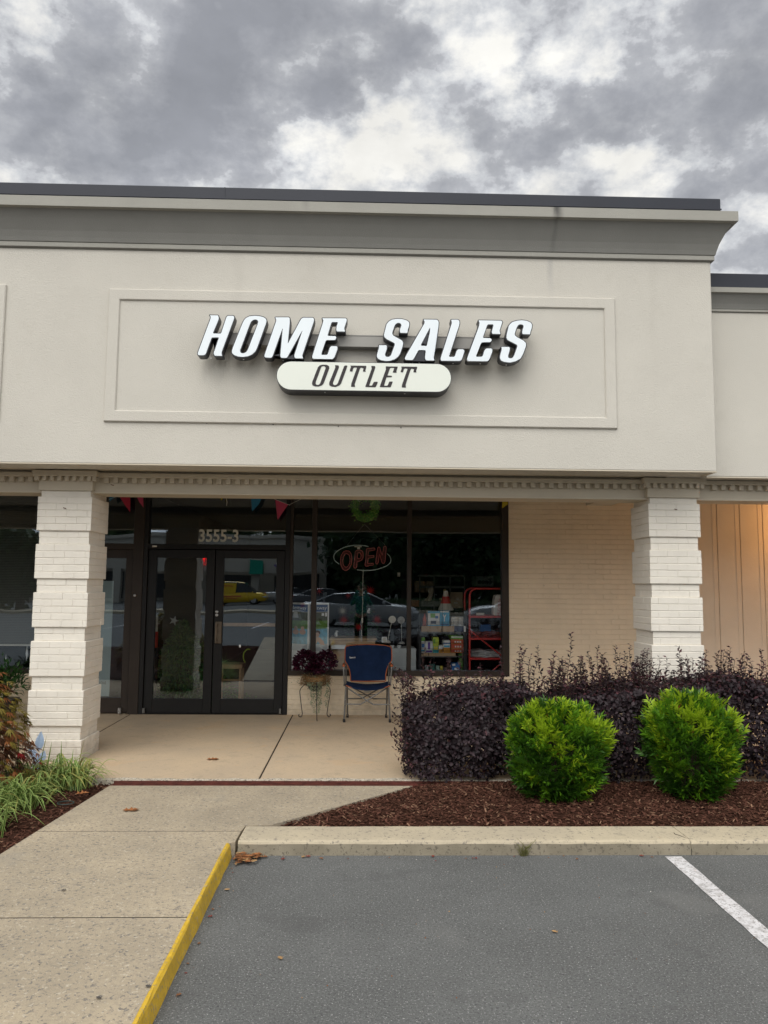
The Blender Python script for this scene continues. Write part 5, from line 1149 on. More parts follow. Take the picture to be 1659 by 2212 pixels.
for s_, e_ in ((a, b), (b, c)):
    k = 40
    for i in range(k):
        t0, t1 = i / k, (i + .8) / k; q = Vector(s_).lerp(Vector(e_), t0); q2 = Vector(s_).lerp(Vector(e_), t1); g_.tube([q, q2], .0028 if i % 2 else .002, 4)
g_.build('chain', M_steel, T)
g_ = MB(); pts_ = [(0.023,10.36,1.777),(0.019,10.36,1.654),(0.026,10.36,1.532),(0.022,10.36,1.44),(0.019,10.36,1.339)]; a = (0.025,10.345,1.97); g_.tube([a] + pts_ + [(0.019,10.4,1.246),(0.013,10.4,1.124),(0.018,10.4,1.013)], .003, 5)
q = (0.019,10.37,1.293); g_.box(q[0] - .011, q[0] + .011, 10.355, 10.385, q[2] - .035, q[2] + .035, .006); g_.build('power_cord', M_offw, T)
# wreath
T = thing('wreath', 'round green leafy wreath hanging in the window above the red tube sign', 'wreath', (.045, 10.42, 2.80))
n = 2600; a = NR.uniform(0, 2 * math.pi, n); q = NR.normal(size=(n, 3)) * .026; wc = (0.048,10.42,2.829)
P = np.stack([wc[0] + (.142 + q[:, 0]) * np.cos(a), 10.42 + q[:, 1] * .8, wc[2] + (.165 + q[:, 0]) * np.sin(a)], 1)
leaves('leaves', P, np.stack([-np.sin(a), -.6 + 0 * a, np.cos(a)], 1) + NR.normal(size=(n, 3)) * .8, np.array([0, -1, 0]) + NR.normal(size=(n, 3)) * .4, NR.uniform(.020, .034, n), NR.uniform(.013, .022, n), (NR.rand(n) > .7).astype(int), [leafmat('wreath_leaf', (.12, .40, .05), .5, .1), leafmat('wreath_leaf_light', (.34, .58, .10), .5, .1)], T)
g_ = MB(); g_.tube([(wc[0] + .142 * math.cos(k * .2618), 10.425, wc[2] + .165 * math.sin(k * .2618)) for k in range(24)], .018, 6, closed=True); g_.build('ring', M_bark, T)
g_ = MB(); g_.tube([(-0.08,10.38,2.99),(-0.077,10.38,2.927),(-0.047,10.38,2.899),(-0.022,10.38,2.888)], .0035, 5); g_.tube([(-0.054,10.38,2.991),(-0.052,10.38,2.927),(-0.036,10.38,2.893)], .0035, 5); g_.build('hanging_cord', M_offw, T)

# inflatable pool display carton, corner towards the glass
T = thing('pool_display', 'tall white display carton printed with a pool scene and a blue header', 'display', (-.65, 10.6, .75))
ax_, az0, bx_, az1 = (-0.949,0.611,-0.672,1.522); cx_ = -0.427; zt = max(az0, az1); zb = .62
A0, A1, A2 = Vector((ax_, 10.46, 0)), Vector((bx_ - .01, 10.25, 0)), Vector((cx_, 10.42, 0))
g_ = MB(); g_.prismz([(A0.x, A0.y), (A1.x, A1.y), (A2.x, A2.y), (A0.x + A2.x - A1.x, A0.y + A2.y - A1.y)], zb, zt); g_.build('carton', M_white, T)
def facep(mb, fa, fb, poly, off, mi):
    d_ = (fb - fa); nrm = Vector((d_.y, -d_.x, 0)).normalized(); h = zt - zb
    mb.add([((fa + d_ * u_).x + nrm.x * off, (fa + d_ * u_).y + nrm.y * off, zb + h * v_) for u_, v_ in poly], [tuple(range(len(poly)))], mi)
def ell(cu, cv, ru, rv, n=14): return [(cu + ru * math.cos(6.283 * i / n), cv + rv * math.sin(6.283 * i / n)) for i in range(n)]
PM = [mat('print_navy', (.03, .09, .24), .5, .4), mat('print_stone', (.10, .11, .06), .5, .4, var=.5, vscale=40), mat('print_grass', (.15, .30, .05), .5, .4, var=.3, vscale=30), mat('print_water', (.16, .46, .62), .5, .4, var=.35, vscale=18), mat('print_skin', (.62, .36, .24), .5, .4), mat('print_hair', (.10, .05, .03), .5, .4), M_white, mat('print_grey', (.60, .64, .66), .5, .4, var=.1, vscale=10)]
for fa, fb, kid in ((A0, A1, 0), (A1, A2, 1)):
    g_ = MB(); m0, m1 = .06, .93
    for (v0, v1, mi) in ((.30, .53, 7), (.40, .62, 3), (.62, .74, 2), (.74, .865, 1), (.87, .975, 0)):
        facep(g_, fa, fb, [(m0, v0), (m1, v0), (m1, v1), (m0, v1)], .001 + (.0005 if mi == 3 else 0), mi)
    if kid:
        facep(g_, fa, fb, ell(.42, .565, .15, .035), .003, 5); facep(g_, fa, fb, ell(.42, .535, .11, .035), .004, 4); facep(g_, fa, fb, [(.20, .38), (.30, .47), (.36, .50), (.52, .50), (.74, .44), (.80, .38), (.6, .39), (.45, .44), (.3, .38)], .0035, 4)
        facep(g_, fa, fb, [(.62, .81), (.75, .81), (.75, .85), (.62, .85)], .003, 6); facep(g_, fa, fb, [(.80, .80), (.90, .80), (.90, .855), (.80, .855)], .003, 6)
    else:
        for cu in (.32, .68): facep(g_, fa, fb, ell(cu, .63, .09, .03), .003, 4); facep(g_, fa, fb, ell(cu, .575, .17, .04), .003, 4)
        facep(g_, fa, fb, [(.15, .78), (.45, .78), (.40, .865), (.20, .865)], .003, 7)
    g_.build('pool_print', PM, T)
    d_ = fb - fa; tv, tf = text_verts('Bestway'); mxx = max(q[0] for q in tv); mnx = min(q[0] for q in tv); mxy = max(q[1] for q in tv); mny = min(q[1] for q in tv); nrm = Vector((d_.y, -d_.x, 0)).normalized()
    g_ = MB(); g_.add([((fa + d_ * (.0 + .92 * (q[0] - mnx) / (mxx - mnx) if kid else fa * 0 + Vector((0, 0, 0)))).x if False else (fa + d_ * ((.02 if kid else .10) + (.86 if kid else .76) * (q[0] - mnx) / (mxx - mnx))).x + nrm.x * .003, (fa + d_ * ((.02 if kid else .10) + (.86 if kid else .76) * (q[0] - mnx) / (mxx - mnx))).y + nrm.y * .003, zb + (zt - zb) * (.885 + .07 * (q[1] - mny) / (mxy - mny))) for q in tv], tf); g_.build('display_lettering', M_white, T)

def item(name, label, cat, c, Y, dep, m, prints=(), group=None, ch=.003):
    """a carton or packet: c = x0,z0,x1,z1; prints = (u0,v0,u1,v1,material)"""
    x0, z0, x1, z1 = c; T = thing(name, label, cat, ((x0 + x1) / 2, Y + dep / 2, z0), group)
    g_ = MB(); g_.box(x0, x1, Y, Y + dep, z0, z1, ch); g_.build('carton', m, T)
    if prints and len(prints) == 1:
        u0, v0, u1, v1, pm = prints[0]; g_ = MB(); X0, X1, Z0, Z1 = x0 + (x1 - x0) * u0, x0 + (x1 - x0) * u1, z0 + (z1 - z0) * v0, z0 + (z1 - z0) * v1
        g_.add([(X0, Y - .002, Z0), (X1, Y - .002, Z0), (X1, Y - .002, Z1), (X0, Y - .002, Z1)], [(0, 1, 2, 3)]); g_.build('print', pm, T)
    elif prints:
        g_ = MB(); ms = []
        for i, (u0, v0, u1, v1, pm) in enumerate(prints):
            if pm not in ms: ms.append(pm)
            off = .002 + .001 * i; X0, X1, Z0, Z1 = x0 + (x1 - x0) * u0, x0 + (x1 - x0) * u1, z0 + (z1 - z0) * v0, z0 + (z1 - z0) * v1
            g_.add([(X0, Y - off, Z0), (X1, Y - off, Z0), (X1, Y - off, Z1), (X0, Y - off, Z1)], [(0, 1, 2, 3)], ms.index(pm))
        g_.build('print', ms, T)
    return T
def pc(n_, c, r=.45): return mat(n_, c, r, .4)
K_blue, K_sky, K_green, K_lime, K_teal, K_orng, K_redo, K_purp, K_yel, K_navy = pc('print_blue', (.03, .14, .38)), pc('print_sky', (.06, .36, .60)), pc('print_green', (.16, .38, .08)), pc('print_lime', (.42, .55, .06)), pc('print_teal', (.04, .36, .40)), pc('print_orange', (.60, .28, .04)), pc('print_red_orange', (.55, .09, .04)), pc('print_purple', (.13, .06, .36)), pc('print_yellow', (.62, .52, .08)), pc('print_navy_box', (.02, .035, .10))
K_w = pc('carton_white', (.70, .72, .72)); K_cream = pc('carton_cream', (.62, .58, .50))
YR = 10.62
item('diaper_box', 'white carton with green leaf and blue print on the upper rack shelf', 'box', (0.92,1.217,1.083,1.415), YR, .22, K_w, ((0, .86, 1, 1, K_sky), (.22, .55, .62, .84, K_green), (.62, .50, .88, .68, K_blue), (.28, .14, .70, .34, K_navy), (0, 0, 1, .05, K_sky)))
T = item('blue_box', 'bright blue carton with a white figure, beside the white leaf printed carton', 'box', (1.086,1.215,1.218,1.421), YR, .22, K_sky, ((.05, .9, .95, .99, K_w), (.1, .05, .9, .14, K_blue)))
x0, z0, x1, z1 = (1.086,1.215,1.218,1.421)
g_ = MB(); g_.add([(x0 + (x1 - x0) * u_, YR - .005, z0 + (z1 - z0) * v_) for u_, v_ in ((.42, .30), (.52, .30), (.53, .55), (.66, .72), (.62, .78), (.48, .64), (.36, .78), (.31, .73), (.42, .56))], [tuple(range(9))]); g_.build('white_figure', K_w, T)
rows = (((635, 735), (825, 868)), ((635, 735), (870, 912)), ((635, 735), (914, 955)), ((738, 810), (825, 868)), ((738, 810), (870, 912)), ((738, 810), (914, 955)))
CR = [(1.242,1.298,1.339,1.339), (1.242,1.256,1.339,1.295), (1.242,1.215,1.339,1.253), (1.342,1.299,1.412,1.34), (1.342,1.256,1.412,1.296), (1.342,1.215,1.412,1.254)]
CL = ['topmost cream carton of the left stack of three on the rack', 'middle cream carton of the left stack of three on the rack', 'lowest cream carton of the left stack of three on the rack', 'topmost cream carton of the right stack, next to the rack post', 'middle cream carton of the right stack, next to the rack post', 'lowest cream carton of the right stack, next to the rack post']
for c_, l_ in zip(CR, CL): item('cream_carton', l_, 'box', c_, 10.64, .2, K_cream, ((.1, .2, .5, .5, K_w),), 'cream cartons stacked on the rack')
g_ = MB(); q = (0.879,10.62,1.218); g_.lathe((q[0], 10.66, q[2]), [(.024, 0), (.026, .01), (.024, .10), (.010, .135), (.010, .16)], 14); one(g_, 'bottle', K_redo, 'small red bottle at the left end of the upper rack shelf', 'bottle')
item('printed_box', 'narrow green and blue packet at the left end of the middle rack shelf', 'box', (0.833,0.85,0.88,1.057), YR, .2, K_w, ((0, .75, 1, 1, K_green), (.1, .35, .9, .6, K_blue), (0, .1, 1, .2, K_sky)))
item('printed_box', 'white packet with a purple mark on the middle rack shelf', 'box', (0.887,0.85,0.988,1.003), YR, .2, K_w, ((.35, .3, .65, .95, K_purp), (.1, .05, .9, .2, K_purp)))
item('printed_box', 'lime and teal packet, tallest on the middle rack shelf', 'box', (0.992,0.851,1.071,1.061), YR, .2, K_lime, ((0, 0, 1, .42, K_teal), (.1, .2, .9, .4, K_yel), (.1, .6, .4, .9, K_green)))
item('printed_box', 'short white and orange packet on the middle rack shelf', 'box', (1.074,0.851,1.128,0.95), YR, .2, K_w, ((0, 0, 1, .5, K_orng),))
item('printed_box', 'white packet with blue and orange bands on the middle rack shelf', 'box', (1.133,0.851,1.229,1.019), YR, .2, K_w, ((0, .72, 1, .82, K_blue), (0, .0, 1, .42, K_orng), (.1, .45, .9, .6, K_sky)))
RB = [((1.24,0.852,1.409,0.907), 'lowest red carton of the stack on the middle rack shelf'), ((1.242,0.909,1.409,0.974), 'middle red carton of the stack on the middle rack shelf'), ((1.238,0.976,1.407,1.034), 'topmost red carton of the stack, just under the green one')]
for c_, l_ in RB: item('red_carton', l_, 'box', c_, YR, .2, K_redo, ((.3, .25, .42, .6, K_w), (.5, .25, .62, .6, K_w), (.7, .25, .82, .6, K_w), (0, 0, 1, .1, K_orng)), 'red cartons stacked on the rack')
item('green_carton', 'flat green and white carton on top of the red cartons', 'box', (1.235,1.036,1.407,1.082), YR, .2, K_green, ((.05, .45, .95, .8, K_w),))
item('blue_box', 'dark blue packet with a white patch on the bottom rack shelf', 'box', (1.25,0.602,1.37,0.711), YR, .2, K_blue, ((.05, .7, .4, .95, K_w), (.3, .2, .8, .4, K_w)))
item('lime_box', 'tall lime green packet standing behind the blue packet', 'box', (1.361,0.598,1.41,0.836), 10.70, .1, K_green, ())
for a_, l_, m_ in (((0.884,0.6,0.938,0.675), 'small grey tub at the left of the bottom rack shelf', pc('tub_grey', (.32, .34, .34))), ((0.951,0.6,1.028,0.695), 'small dark teal tub on the bottom rack shelf', pc('tub_teal', (.03, .16, .14))), ((1.038,0.6,1.091,0.671), 'small pale green tub on the bottom rack shelf', pc('tub_green', (.26, .36, .30))), ((1.097,0.601,1.137,0.667), 'small yellow tub on the bottom rack shelf', K_yel)):
    x0, z0, x1, z1 = a_; g_ = MB(); r_ = (x1 - x0) / 2; g_.lathe(((x0 + x1) / 2, YR + .08, z0), [(r_ * .9, 0), (r_, z1 - z0 - .02), (r_ * 1.04, z1 - z0 - .02), (r_ * 1.04, z1 - z0)], 16); one(g_, 'tub', m_, l_, 'tub')
# rack
T = thing('display_rack', 'black shop rack full of packets behind the right hand pane', 'rack', (1.3, 10.75, .1))
r0 = (0.796,0.603,0.83,1.172); r1 = (1.409,0.607,1.46,1.424)
g_ = MB(); g_.box(r0[0], r0[2], 10.58, 10.62, .1, r0[3]); g_.box(r1[0], r1[2], 10.58, 10.90, .1, r1[3]); g_.box(r0[0], r0[2], 10.88, 10.92, .1, r0[3]); split_build(g_, 'post', M_black, T)
g_ = MB()
for a_ in ((0.83,1.117,1.409,1.136), (0.831,0.794,1.409,0.807), (0.832,0.586,1.408,0.603)): g_.box(a_[0], a_[2], 10.59, 10.92, a_[1], a_[3])
split_build(g_, 'shelf', pc('shelf_grey', (.10, .10, .095)), T)
g_ = MB()
for a_ in ((0.831,1.136,1.107,1.213), (1.112,1.138,1.281,1.214)): g_.box(a_[0], a_[2], 10.60, 10.615, a_[1], a_[3])
for a_ in ((0.832,0.806,0.927,0.848), (0.932,0.806,1.026,0.848), (1.029,0.808,1.3,0.849)): g_.box(a_[0], a_[2], 10.60, 10.615, a_[1], a_[3])
split_build(g_, 'cardboard_tray', M_cardb, T)
g_ = MB(); a_ = (1.285,1.139,1.412,1.21); g_.box(a_[0], a_[2], 10.598, 10.614, a_[1], a_[3]); g_.build('navy_tray', K_navy, T)
g_ = MB()
for y_ in [1.271,1.256,1.239] + [0.987,0.908,0.887,0.87]: g_.tube([(r0[2], 10.592, y_), (r1[0], 10.592, y_)], .0018, 4)
for X_ in [0.961,1.116,1.268,1.319]: g_.tube([(X_, 10.592, 1.215), (X_, 10.592, 1.287)], .0018, 4)
g_.tube([(1.116, 10.59, 0.854), (1.116, 10.59, 1.652)], .0018, 4)
g_.build('wire_fence', M_black, T)
g_ = MB(); a_ = (1.411,1.139,1.435,1.218); g_.box(a_[0], a_[2], 10.565, 10.575, a_[1], a_[3], .002); g_.build('price_tag', M_white, T)
# red stock cart
T = thing('red_cart', 'red tube framed stock cart with sloping braces beside the window jamb', 'cart', (1.85, 10.7, .1))
def cartframe(Y, xo):
    g_ = MB(); q = [(1.477, .12), (1.479, 1.599)] + [(1.481,1.646),(1.495,1.685),(1.524,1.716),(1.568,1.729)] + [(2.5, 1.73), (2.56, 1.75), (2.58, .12)]
    g_.tube([(x + xo, Y, z) for x, z in q], .0135, 10); return g_
cartframe(10.5, 0).build('front_frame', M_red, T, True); cartframe(11.0, 0.0).build('rear_frame', M_red, T, True)
g_ = MB(); X0 = 1.478
for z_ in (1.351, 1.054, 0.786): g_.box(X0 + .01, 2.54, 10.49, 11.0, z_ - .016, z_ + .012, .003); g_.box(X0 + .01, 2.54, 10.485, 10.49, z_ - .004, z_ + .0, 0)
split_build(g_, 'cart_shelf', M_red, T)
g_ = MB(); g_.tube([(1.482,10.48,1.163), (1.963,10.48,0.789)], .010, 8); g_.tube([(1.963,10.48,0.78), (1.786,10.48,0.629)], .010, 8); split_build(g_, 'brace', M_red, T, True)
def cloth_pile(name, label, x0, x1, z0, z1, m, seed, n=7, dep=.4):
    r_ = random.Random(seed); g_ = MB()
    for k in range(n):
        zc = z0 + (z1 - z0) * k / n; h = (z1 - z0) / n * 1.5; nu = 22; vs = []
        xa = x0 + r_.uniform(0, .03); xb = x1 - r_.uniform(0, .05); ph = r_.uniform(0, 6)
        for i in range(nu + 1):
            t = i / nu; x = xa + (xb - xa) * t; wv = math.sin(t * 9 + ph) * .006 + math.sin(t * 23 + ph) * .003; hh = h * (.55 + .45 * math.sin(math.pi * t) ** .5) * (.8 + .2 * math.sin(t * 13 + ph))
            for (yy_, zz_) in ((0, .1), (-.015, .5), (0, .95), (.1, 1.0), (dep, .9), (dep, 0)): vs.append((x, 10.52 + yy_ + wv, zc + zz_ * hh + wv))
        g_.add(vs, [(i * 6 + j, i * 6 + (j + 1) % 6, i * 6 + 6 + (j + 1) % 6, i * 6 + 6 + j) for i in range(nu) for j in range(6)] + [tuple(range(6)), tuple(range(nu * 6, nu * 6 + 6))])
    o = one(g_, name, m, label, 'cloth', None, True); return fixn(o)
a_ = (1.5,1.062,1.963,1.143); cloth_pile('cloth_pile', 'folded pink red cloths piled on the middle cart shelf', a_[0], a_[2], a_[1], a_[3] - .01, mat('pink_cloth', (.42, .09, .08), .85, .2, var=.35, vscale=14), 4)
a_ = (1.463,0.799,1.962,0.897); cloth_pile('bag_pile', 'white plastic bags lying on the lower cart shelf', a_[0] + .02, a_[2], a_[1], a_[3] - .01, mat('white_bag', (.60, .60, .60), .35, .5, var=.3, vscale=12), 9, 5)
item('blue_bin', 'small blue bin behind the cloths on the cart', 'bin', (1.67,1.126,1.819,1.229), 10.80, .15, K_blue, ())
item('paper_slip', 'small cream card lying on the top cart shelf', 'card', (1.576,1.366,1.69,1.398), 10.55, .03, K_cream, ())
# diaper pack leaning in the cart
T = thing('diaper_pack', 'white plastic pack with upright red lettering leaning on the top cart shelf', 'package', (1.875, 10.6, 1.367))
q = [(1.807,1.367),(1.806,1.43),(1.82,1.563),(1.836,1.644),(1.886,1.65),(1.963,1.648),(1.982,1.526),(1.981,1.368)]
g_ = MB(); glyph(g_, [q], 10.50, 10.68, 0, 0, .012); fixn(g_.build('pack', pc('pack_white', (.64, .60, .56)), T))
g_ = MB(); c_ = (1.883,10.5,1.464); text_obj(g_, 'HUGGIES', c_[0] - .095, c_[2] - .022, c_[0] + .095, c_[2] + .022, 10.494, rot=math.radians(82)); text_obj(g_, 'HUG', c_[0] + .0, c_[2] + .10, c_[0] + .08, c_[2] + .135, 10.494); g_.build('pack_lettering', M_red, T)
# small things on the ledge: two round desk lamps, dresser, cabinet
def desk_lamp(name, label, head, base, m, r=.048):
    T = thing(name, label, 'lamp', base, 'small round desk lamps in the window'); g_ = MB(); g_.tube([base, ((base[0] * .6 + head[0] * .4), head[1], base[2] * .55 + head[2] * .45), head], .0045, 6); g_.build('stem', m, T, True)
    g_ = MB(); g_.lathe((head[0], head[1] + .012, head[2]), [(r * .6, 0), (r, -.004), (r * 1.02, -.018), (r * .84, -.022), (r * .80, -.010), (r * .3, -.010), (r * .26, -.024), (.004, -.026)], 24, axis='y'); g_.build('lamp_head', m, T, True)
    g_ = MB(); g_.lathe((base[0], base[1], base[2]), [(.045, 0), (.045, .012), (.02, .03), (.008, .035)], 20); g_.build('base', m, T, True)
desk_lamp('desk_lamp', 'white round headed desk lamp leaning right, nearer the middle of the pane', (0.424,10.45,1.305), (0.363,10.5,0.992), M_offw)
desk_lamp('desk_lamp', 'round headed desk lamp with a straight black lower stem beside the mullion', (0.547,10.5,1.296), (0.559,10.55,0.974), pc('lamp_pale', (.42, .43, .42)))
item('small_carton', 'small white card box on the ledge beside the white desk lamp', 'box', (0.286,0.996,0.357,1.07), 10.48, .06, M_white, ((.2, .2, .8, .8, K_cream),))
item('metal_cabinet', 'pale grey cabinet behind the blue chair', 'cabinet', (0.411,) + (.62,) + (0.752,0.917), 10.5, .45, pc('cabinet_grey', (.58, .62, .63)), ((0, .16, 1, .20, K_w), (0, .0, 1, .02, K_w)))
for c_, l_ in (((0.434,10.6,0.949), 'white coiled cord drum on the grey cabinet, nearer the chair'), ((0.529,10.6,0.95), 'white coiled cord drum on the grey cabinet, nearer the mullion')):
    g_ = MB(); g_.lathe((c_[0], 10.62, 0.916), [(.028, 0), (.028, .008), (.024, .008), (.024, .026), (.028, .026), (.028, .034)], 18); one(g_, 'cord_drum', M_white, l_, 'drum')
T = thing('dresser', 'honey coloured wooden dresser with square panel drawers behind the chair', 'dresser', (-.1, 10.9, .1))
dx0, _, dz = (-0.41,10.7,1.05); dx1 = 0.2
g_ = MB(); g_.box(dx0, dx1, 10.62, 11.15, .1, dz - .04, .005); g_.build('cabinet_body', M_wood2, T); g_ = MB(); g_.box(dx0 - .01, dx1 + .02, 10.60, 11.17, dz - .04, dz - .01, .008); g_.build('top', M_wood2, T)
g_ = MB(); zt_ = dz - .07
for row in range(3):
    for col in range(2):
        X0 = dx0 + .03 + col * (dx1 - dx0 - .03) / 2; X1 = X0 + (dx1 - dx0 - .09) / 2; Z1 = zt_ - row * .17; g_.box(X0, X1, 10.605, 10.622, Z1 - .15, Z1, .004)
        for s_ in (.02, .045): frame_ring(g_, X0 + s_, X1 - s_, Z1 - .15 + s_, Z1 - s_, .006, 10.600, 10.606, .002)
g_.build('drawer_fronts', M_wood2, T)
item('white_tray', 'long white paper tray on top of the wooden dresser', 'tray', (-0.395,0.902,-0.2,0.954), 10.50, .09, M_white, ())
def figurine(name, label, c, s, Y):
    g_ = MB(); g_.lathe((c[0], Y, c[2] - s * .5), [(s * .24, 0), (s * .30, s * .2), (s * .24, s * .55), (s * .12, s * .68)], 14); g_.lathe((c[0] + s * .10, Y - s * .03, c[2] + s * .12), [(s * .05, 0), (s * .2, s * .12), (s * .19, s * .26), (s * .05, s * .38)], 12)
    g_.lathe((c[0] + s * .30, Y - s * .03, c[2] + s * .28), [(s * .07, 0), (s * .07, s * .06)], 8); one(g_, name, M_white, label, 'figurine', None, True)
figurine('figurine', 'small white animal figurine on the dresser top', (-0.334,10.6,1.104), .085, 10.62)
figurine('figurine', 'small white bear shaped ornament against the dark tree', (0.109,10.9,1.408), .075, 10.9)
# artificial trees
def xtree(name, label, bx, by, z0, z1, rad, n, mats_, seed):
    ns = np.random.RandomState(seed); T = thing(name, label, 'christmas tree', (bx, by, .1)); t = ns.rand(n) ** 1.5; a = ns.uniform(0, 2 * math.pi, n); tier = 1 - .22 * ((t * 9) % 1)
    r_ = rad * (1 - t) * tier * (1 + .18 * np.sin(3 * a + 11 * t) + .12 * np.sin(7 * a + 23 * t)) * ns.uniform(.35, 1.08, n); P = np.stack([bx + r_ * np.cos(a), by + r_ * np.sin(a), z0 + (z1 - z0) * t - .1 * r_], 1)
    leaves('needles', P, np.stack([np.cos(a), np.sin(a), -.1 + 0 * a], 1) + ns.normal(size=(n, 3)) * .6, np.array([0, 0, 1]) + ns.normal(size=(n, 3)) * .5, ns.uniform(.05, .10, n), ns.uniform(.010, .020, n), ns.randint(0, len(mats_), n), mats_, T)
    g_ = MB(); g_.tube([(bx, by, .1), (bx, by, z1)], [.03, .006], 8); g_.build('trunk', M_bark, T); return T
M_xt = [leafmat('needle_dark', (.03, .16, .05), .5, .1), leafmat('needle_green', (.06, .28, .09), .5, .1), leafmat('needle_light', (.18, .42, .10), .5, .1)]
tx = -2.581; ztop = 1.205
T1 = xtree('christmas_tree', 'green artificial tree with a pale star behind the left glass door', tx, 11.35, .15, ztop, .90, 13000, M_xt, 5)
def starburst(mb, c, r, n, Y, w_=.09):
    for k in range(n):
        a = 6.283 * k / n; mb.add([(c[0] + r * w_ * math.cos(a + 1.57), Y, c[2] + r * w_ * math.sin(a + 1.57)), (c[0] + r * math.cos(a), Y - .006, c[2] + r * math.sin(a)), (c[0] - r * w_ * math.cos(a + 1.57), Y, c[2] - r * w_ * math.sin(a + 1.57)), (c[0], Y - .02, c[2])], [(0, 1, 3), (1, 2, 3)])
g_ = MB(); starburst(g_, (-2.7,11.3,1.228), .075, 5, 11.3, .35); g_.build('star', M_white, T1)
T2 = xtree('christmas_tree', 'dark artificial tree with red starburst ornaments behind the chair', 0.013, 11.35, .3, 1.78, .62, 4500, M_xt[:1] + [leafmat('needle_blackish', (.012, .035, .018), .5, .1)], 6)
for c_, r_, n_, m_ in (((-0.236,10.95,1.282), .085, 16, M_red), ((0.225,10.95,1.29), .085, 16, M_red), ((-0.027,10.95,1.185), .08, 14, M_red), ((0.129,10.95,1.687), .085, 12, M_red), ((-0.178,10.95,1.616), .06, 10, M_red), ((-0.254,10.95,1.405), .08, 12, M_offw), ((-0.583,10.95,1.681), .07, 9, M_red)):
    g_ = MB(); starburst(g_, c_, r_, n_, 10.75); g_.build('ornament', m_, T2)
# drum and stool seen through the doors
g_ = MB(); q = (-2.912,0.884,-2.796,1.102); w_ = (q[2] - q[0]) / 2
T = thing('drink_dispenser', 'white and red upright drum standing behind the left door stile', 'drum', ((q[0] + q[2]) / 2, 10.8, .1)); cxq = (q[0] + q[2]) / 2
g_.lathe((cxq, 10.8, .1), [(.06, 0), (.08, q[1] - .12), (.085, q[1] - .1)], 16); g_.build('pedestal', M_dark, T)
g_ = MB(); g_.lathe((cxq, 10.8, q[1]), [(w_, 0), (w_ * 1.08, .02), (w_ * 1.08, q[3] - q[1])], 20); g_.build('red_drum', M_red, T, True)
g_ = MB(); zt2 = 1.334; g_.lathe((cxq, 10.8, q[3]), [(w_ * .95, 0), (w_ * .95, zt2 - q[3] - .03), (w_ * .7, zt2 - q[3])], 20); g_.build('white_top', M_offw, T, True)
T = thing('wooden_stool', 'light wooden stool behind the right glass door', 'stool', (-1.75, 10.9, .1)); s0, _, sz_ = (-1.968,10.8,0.635); s1 = -1.616
g_ = MB(); g_.box(s0, s1, 10.75, 11.05, sz_ - .03, sz_ + .03, .006); g_.build('seat', M_wood, T)
g_ = MB()
for x in (s0 + .03, s1 - .03):
    for y in (10.78, 11.02): g_.box(x - .016, x + .016, y - .016, y + .016, .1, sz_ - .03, .003)
split_build(g_, 'leg', M_wood, T); g_ = MB(); zz = 0.45; g_.box(s0 + .04, s1 - .04, 10.775, 10.79, zz - .014, zz + .014, .003); g_.build('rail', M_wood, T)
g_ = MB(); c_ = (-1.558,10.9,0.761); g_.tube([(c_[0] + .07 * math.cos(1.2 + k * .22), 10.9, c_[2] + .10 * math.sin(1.2 + k * .22)) for k in range(14)], .009, 7); one(g_, 'toy_hoop', mat('lime_plastic', (.32, .45, .03), .5, .4), 'lime green plastic hoop above the wooden stool', 'hoop', None, True)
item('sticker_panel', 'small white tag low on the right glass door', 'tag', (-1.581,0.942,-1.557,0.976), 10.183, .004, M_white, ())
# frosted poster in the neighbour's door
T = thing('frosted_poster', 'pale grey green poster with dark lettering in the neighbouring door', 'poster', (-3.45, 10.22, .3))
q = (-3.528,0.305,-3.238,1.79); g_ = MB(); g_.box(-3.72, q[2], 10.212, 10.218, q[1], q[3]); g_.build('sheet', mat('poster_grey', (.27, .34, .34), .6, .3, var=.05), T)
q = (-3.367,0.459,-3.284,0.495); g_ = MB(); text_obj(g_, 'NTANE', q[0], q[1], q[2], q[3], 10.208); g_.build('poster_lettering', M_black, T)
# blinds in the neighbour's window
T = thing('window_blinds', 'grey horizontal blinds lowered in the window left of the brick pillar', 'blinds', (-5.5, 10.32, 1.0)); g_ = MB(); z = .96
while z < 2.98: g_.add([(-8.0, 10.305, z), (-4.17, 10.305, z), (-4.17, 10.325, z + .019), (-8.0, 10.325, z + .019)], [(0, 1, 2, 3)]); z += .0215
g_.build('slats', mat('blind_grey', (.20, .195, .17), .6, .3), T); g_ = MB(); g_.box(-8, -4.17, 10.30, 10.33, .935, .955); g_.build('bottom_rail', M_offw, T)
for (a_, l_) in (((-4.346,10.28,0.849), 'white feather shaped ornament hanging low in the left window'), ((-4.61,10.28,0.741), 'thin white spike ornament standing at the left window sill')):
    g_ = MB(); s_ = 1 if 'feather' in l_ else .55
    g_.add([(a_[0], 10.28, a_[2] + .10), (a_[0] + .018 * s_, 10.28, a_[2] - .02), (a_[0] + .004, 10.28, a_[2] - .10), (a_[0] - .014 * s_, 10.28, a_[2] - .01), (a_[0], 10.288, a_[2])], [(0, 1, 4), (1, 2, 4), (2, 3, 4), (3, 0, 4), (3, 2, 1, 0)]); one(g_, 'window_ornament', M_white, l_, 'ornament')
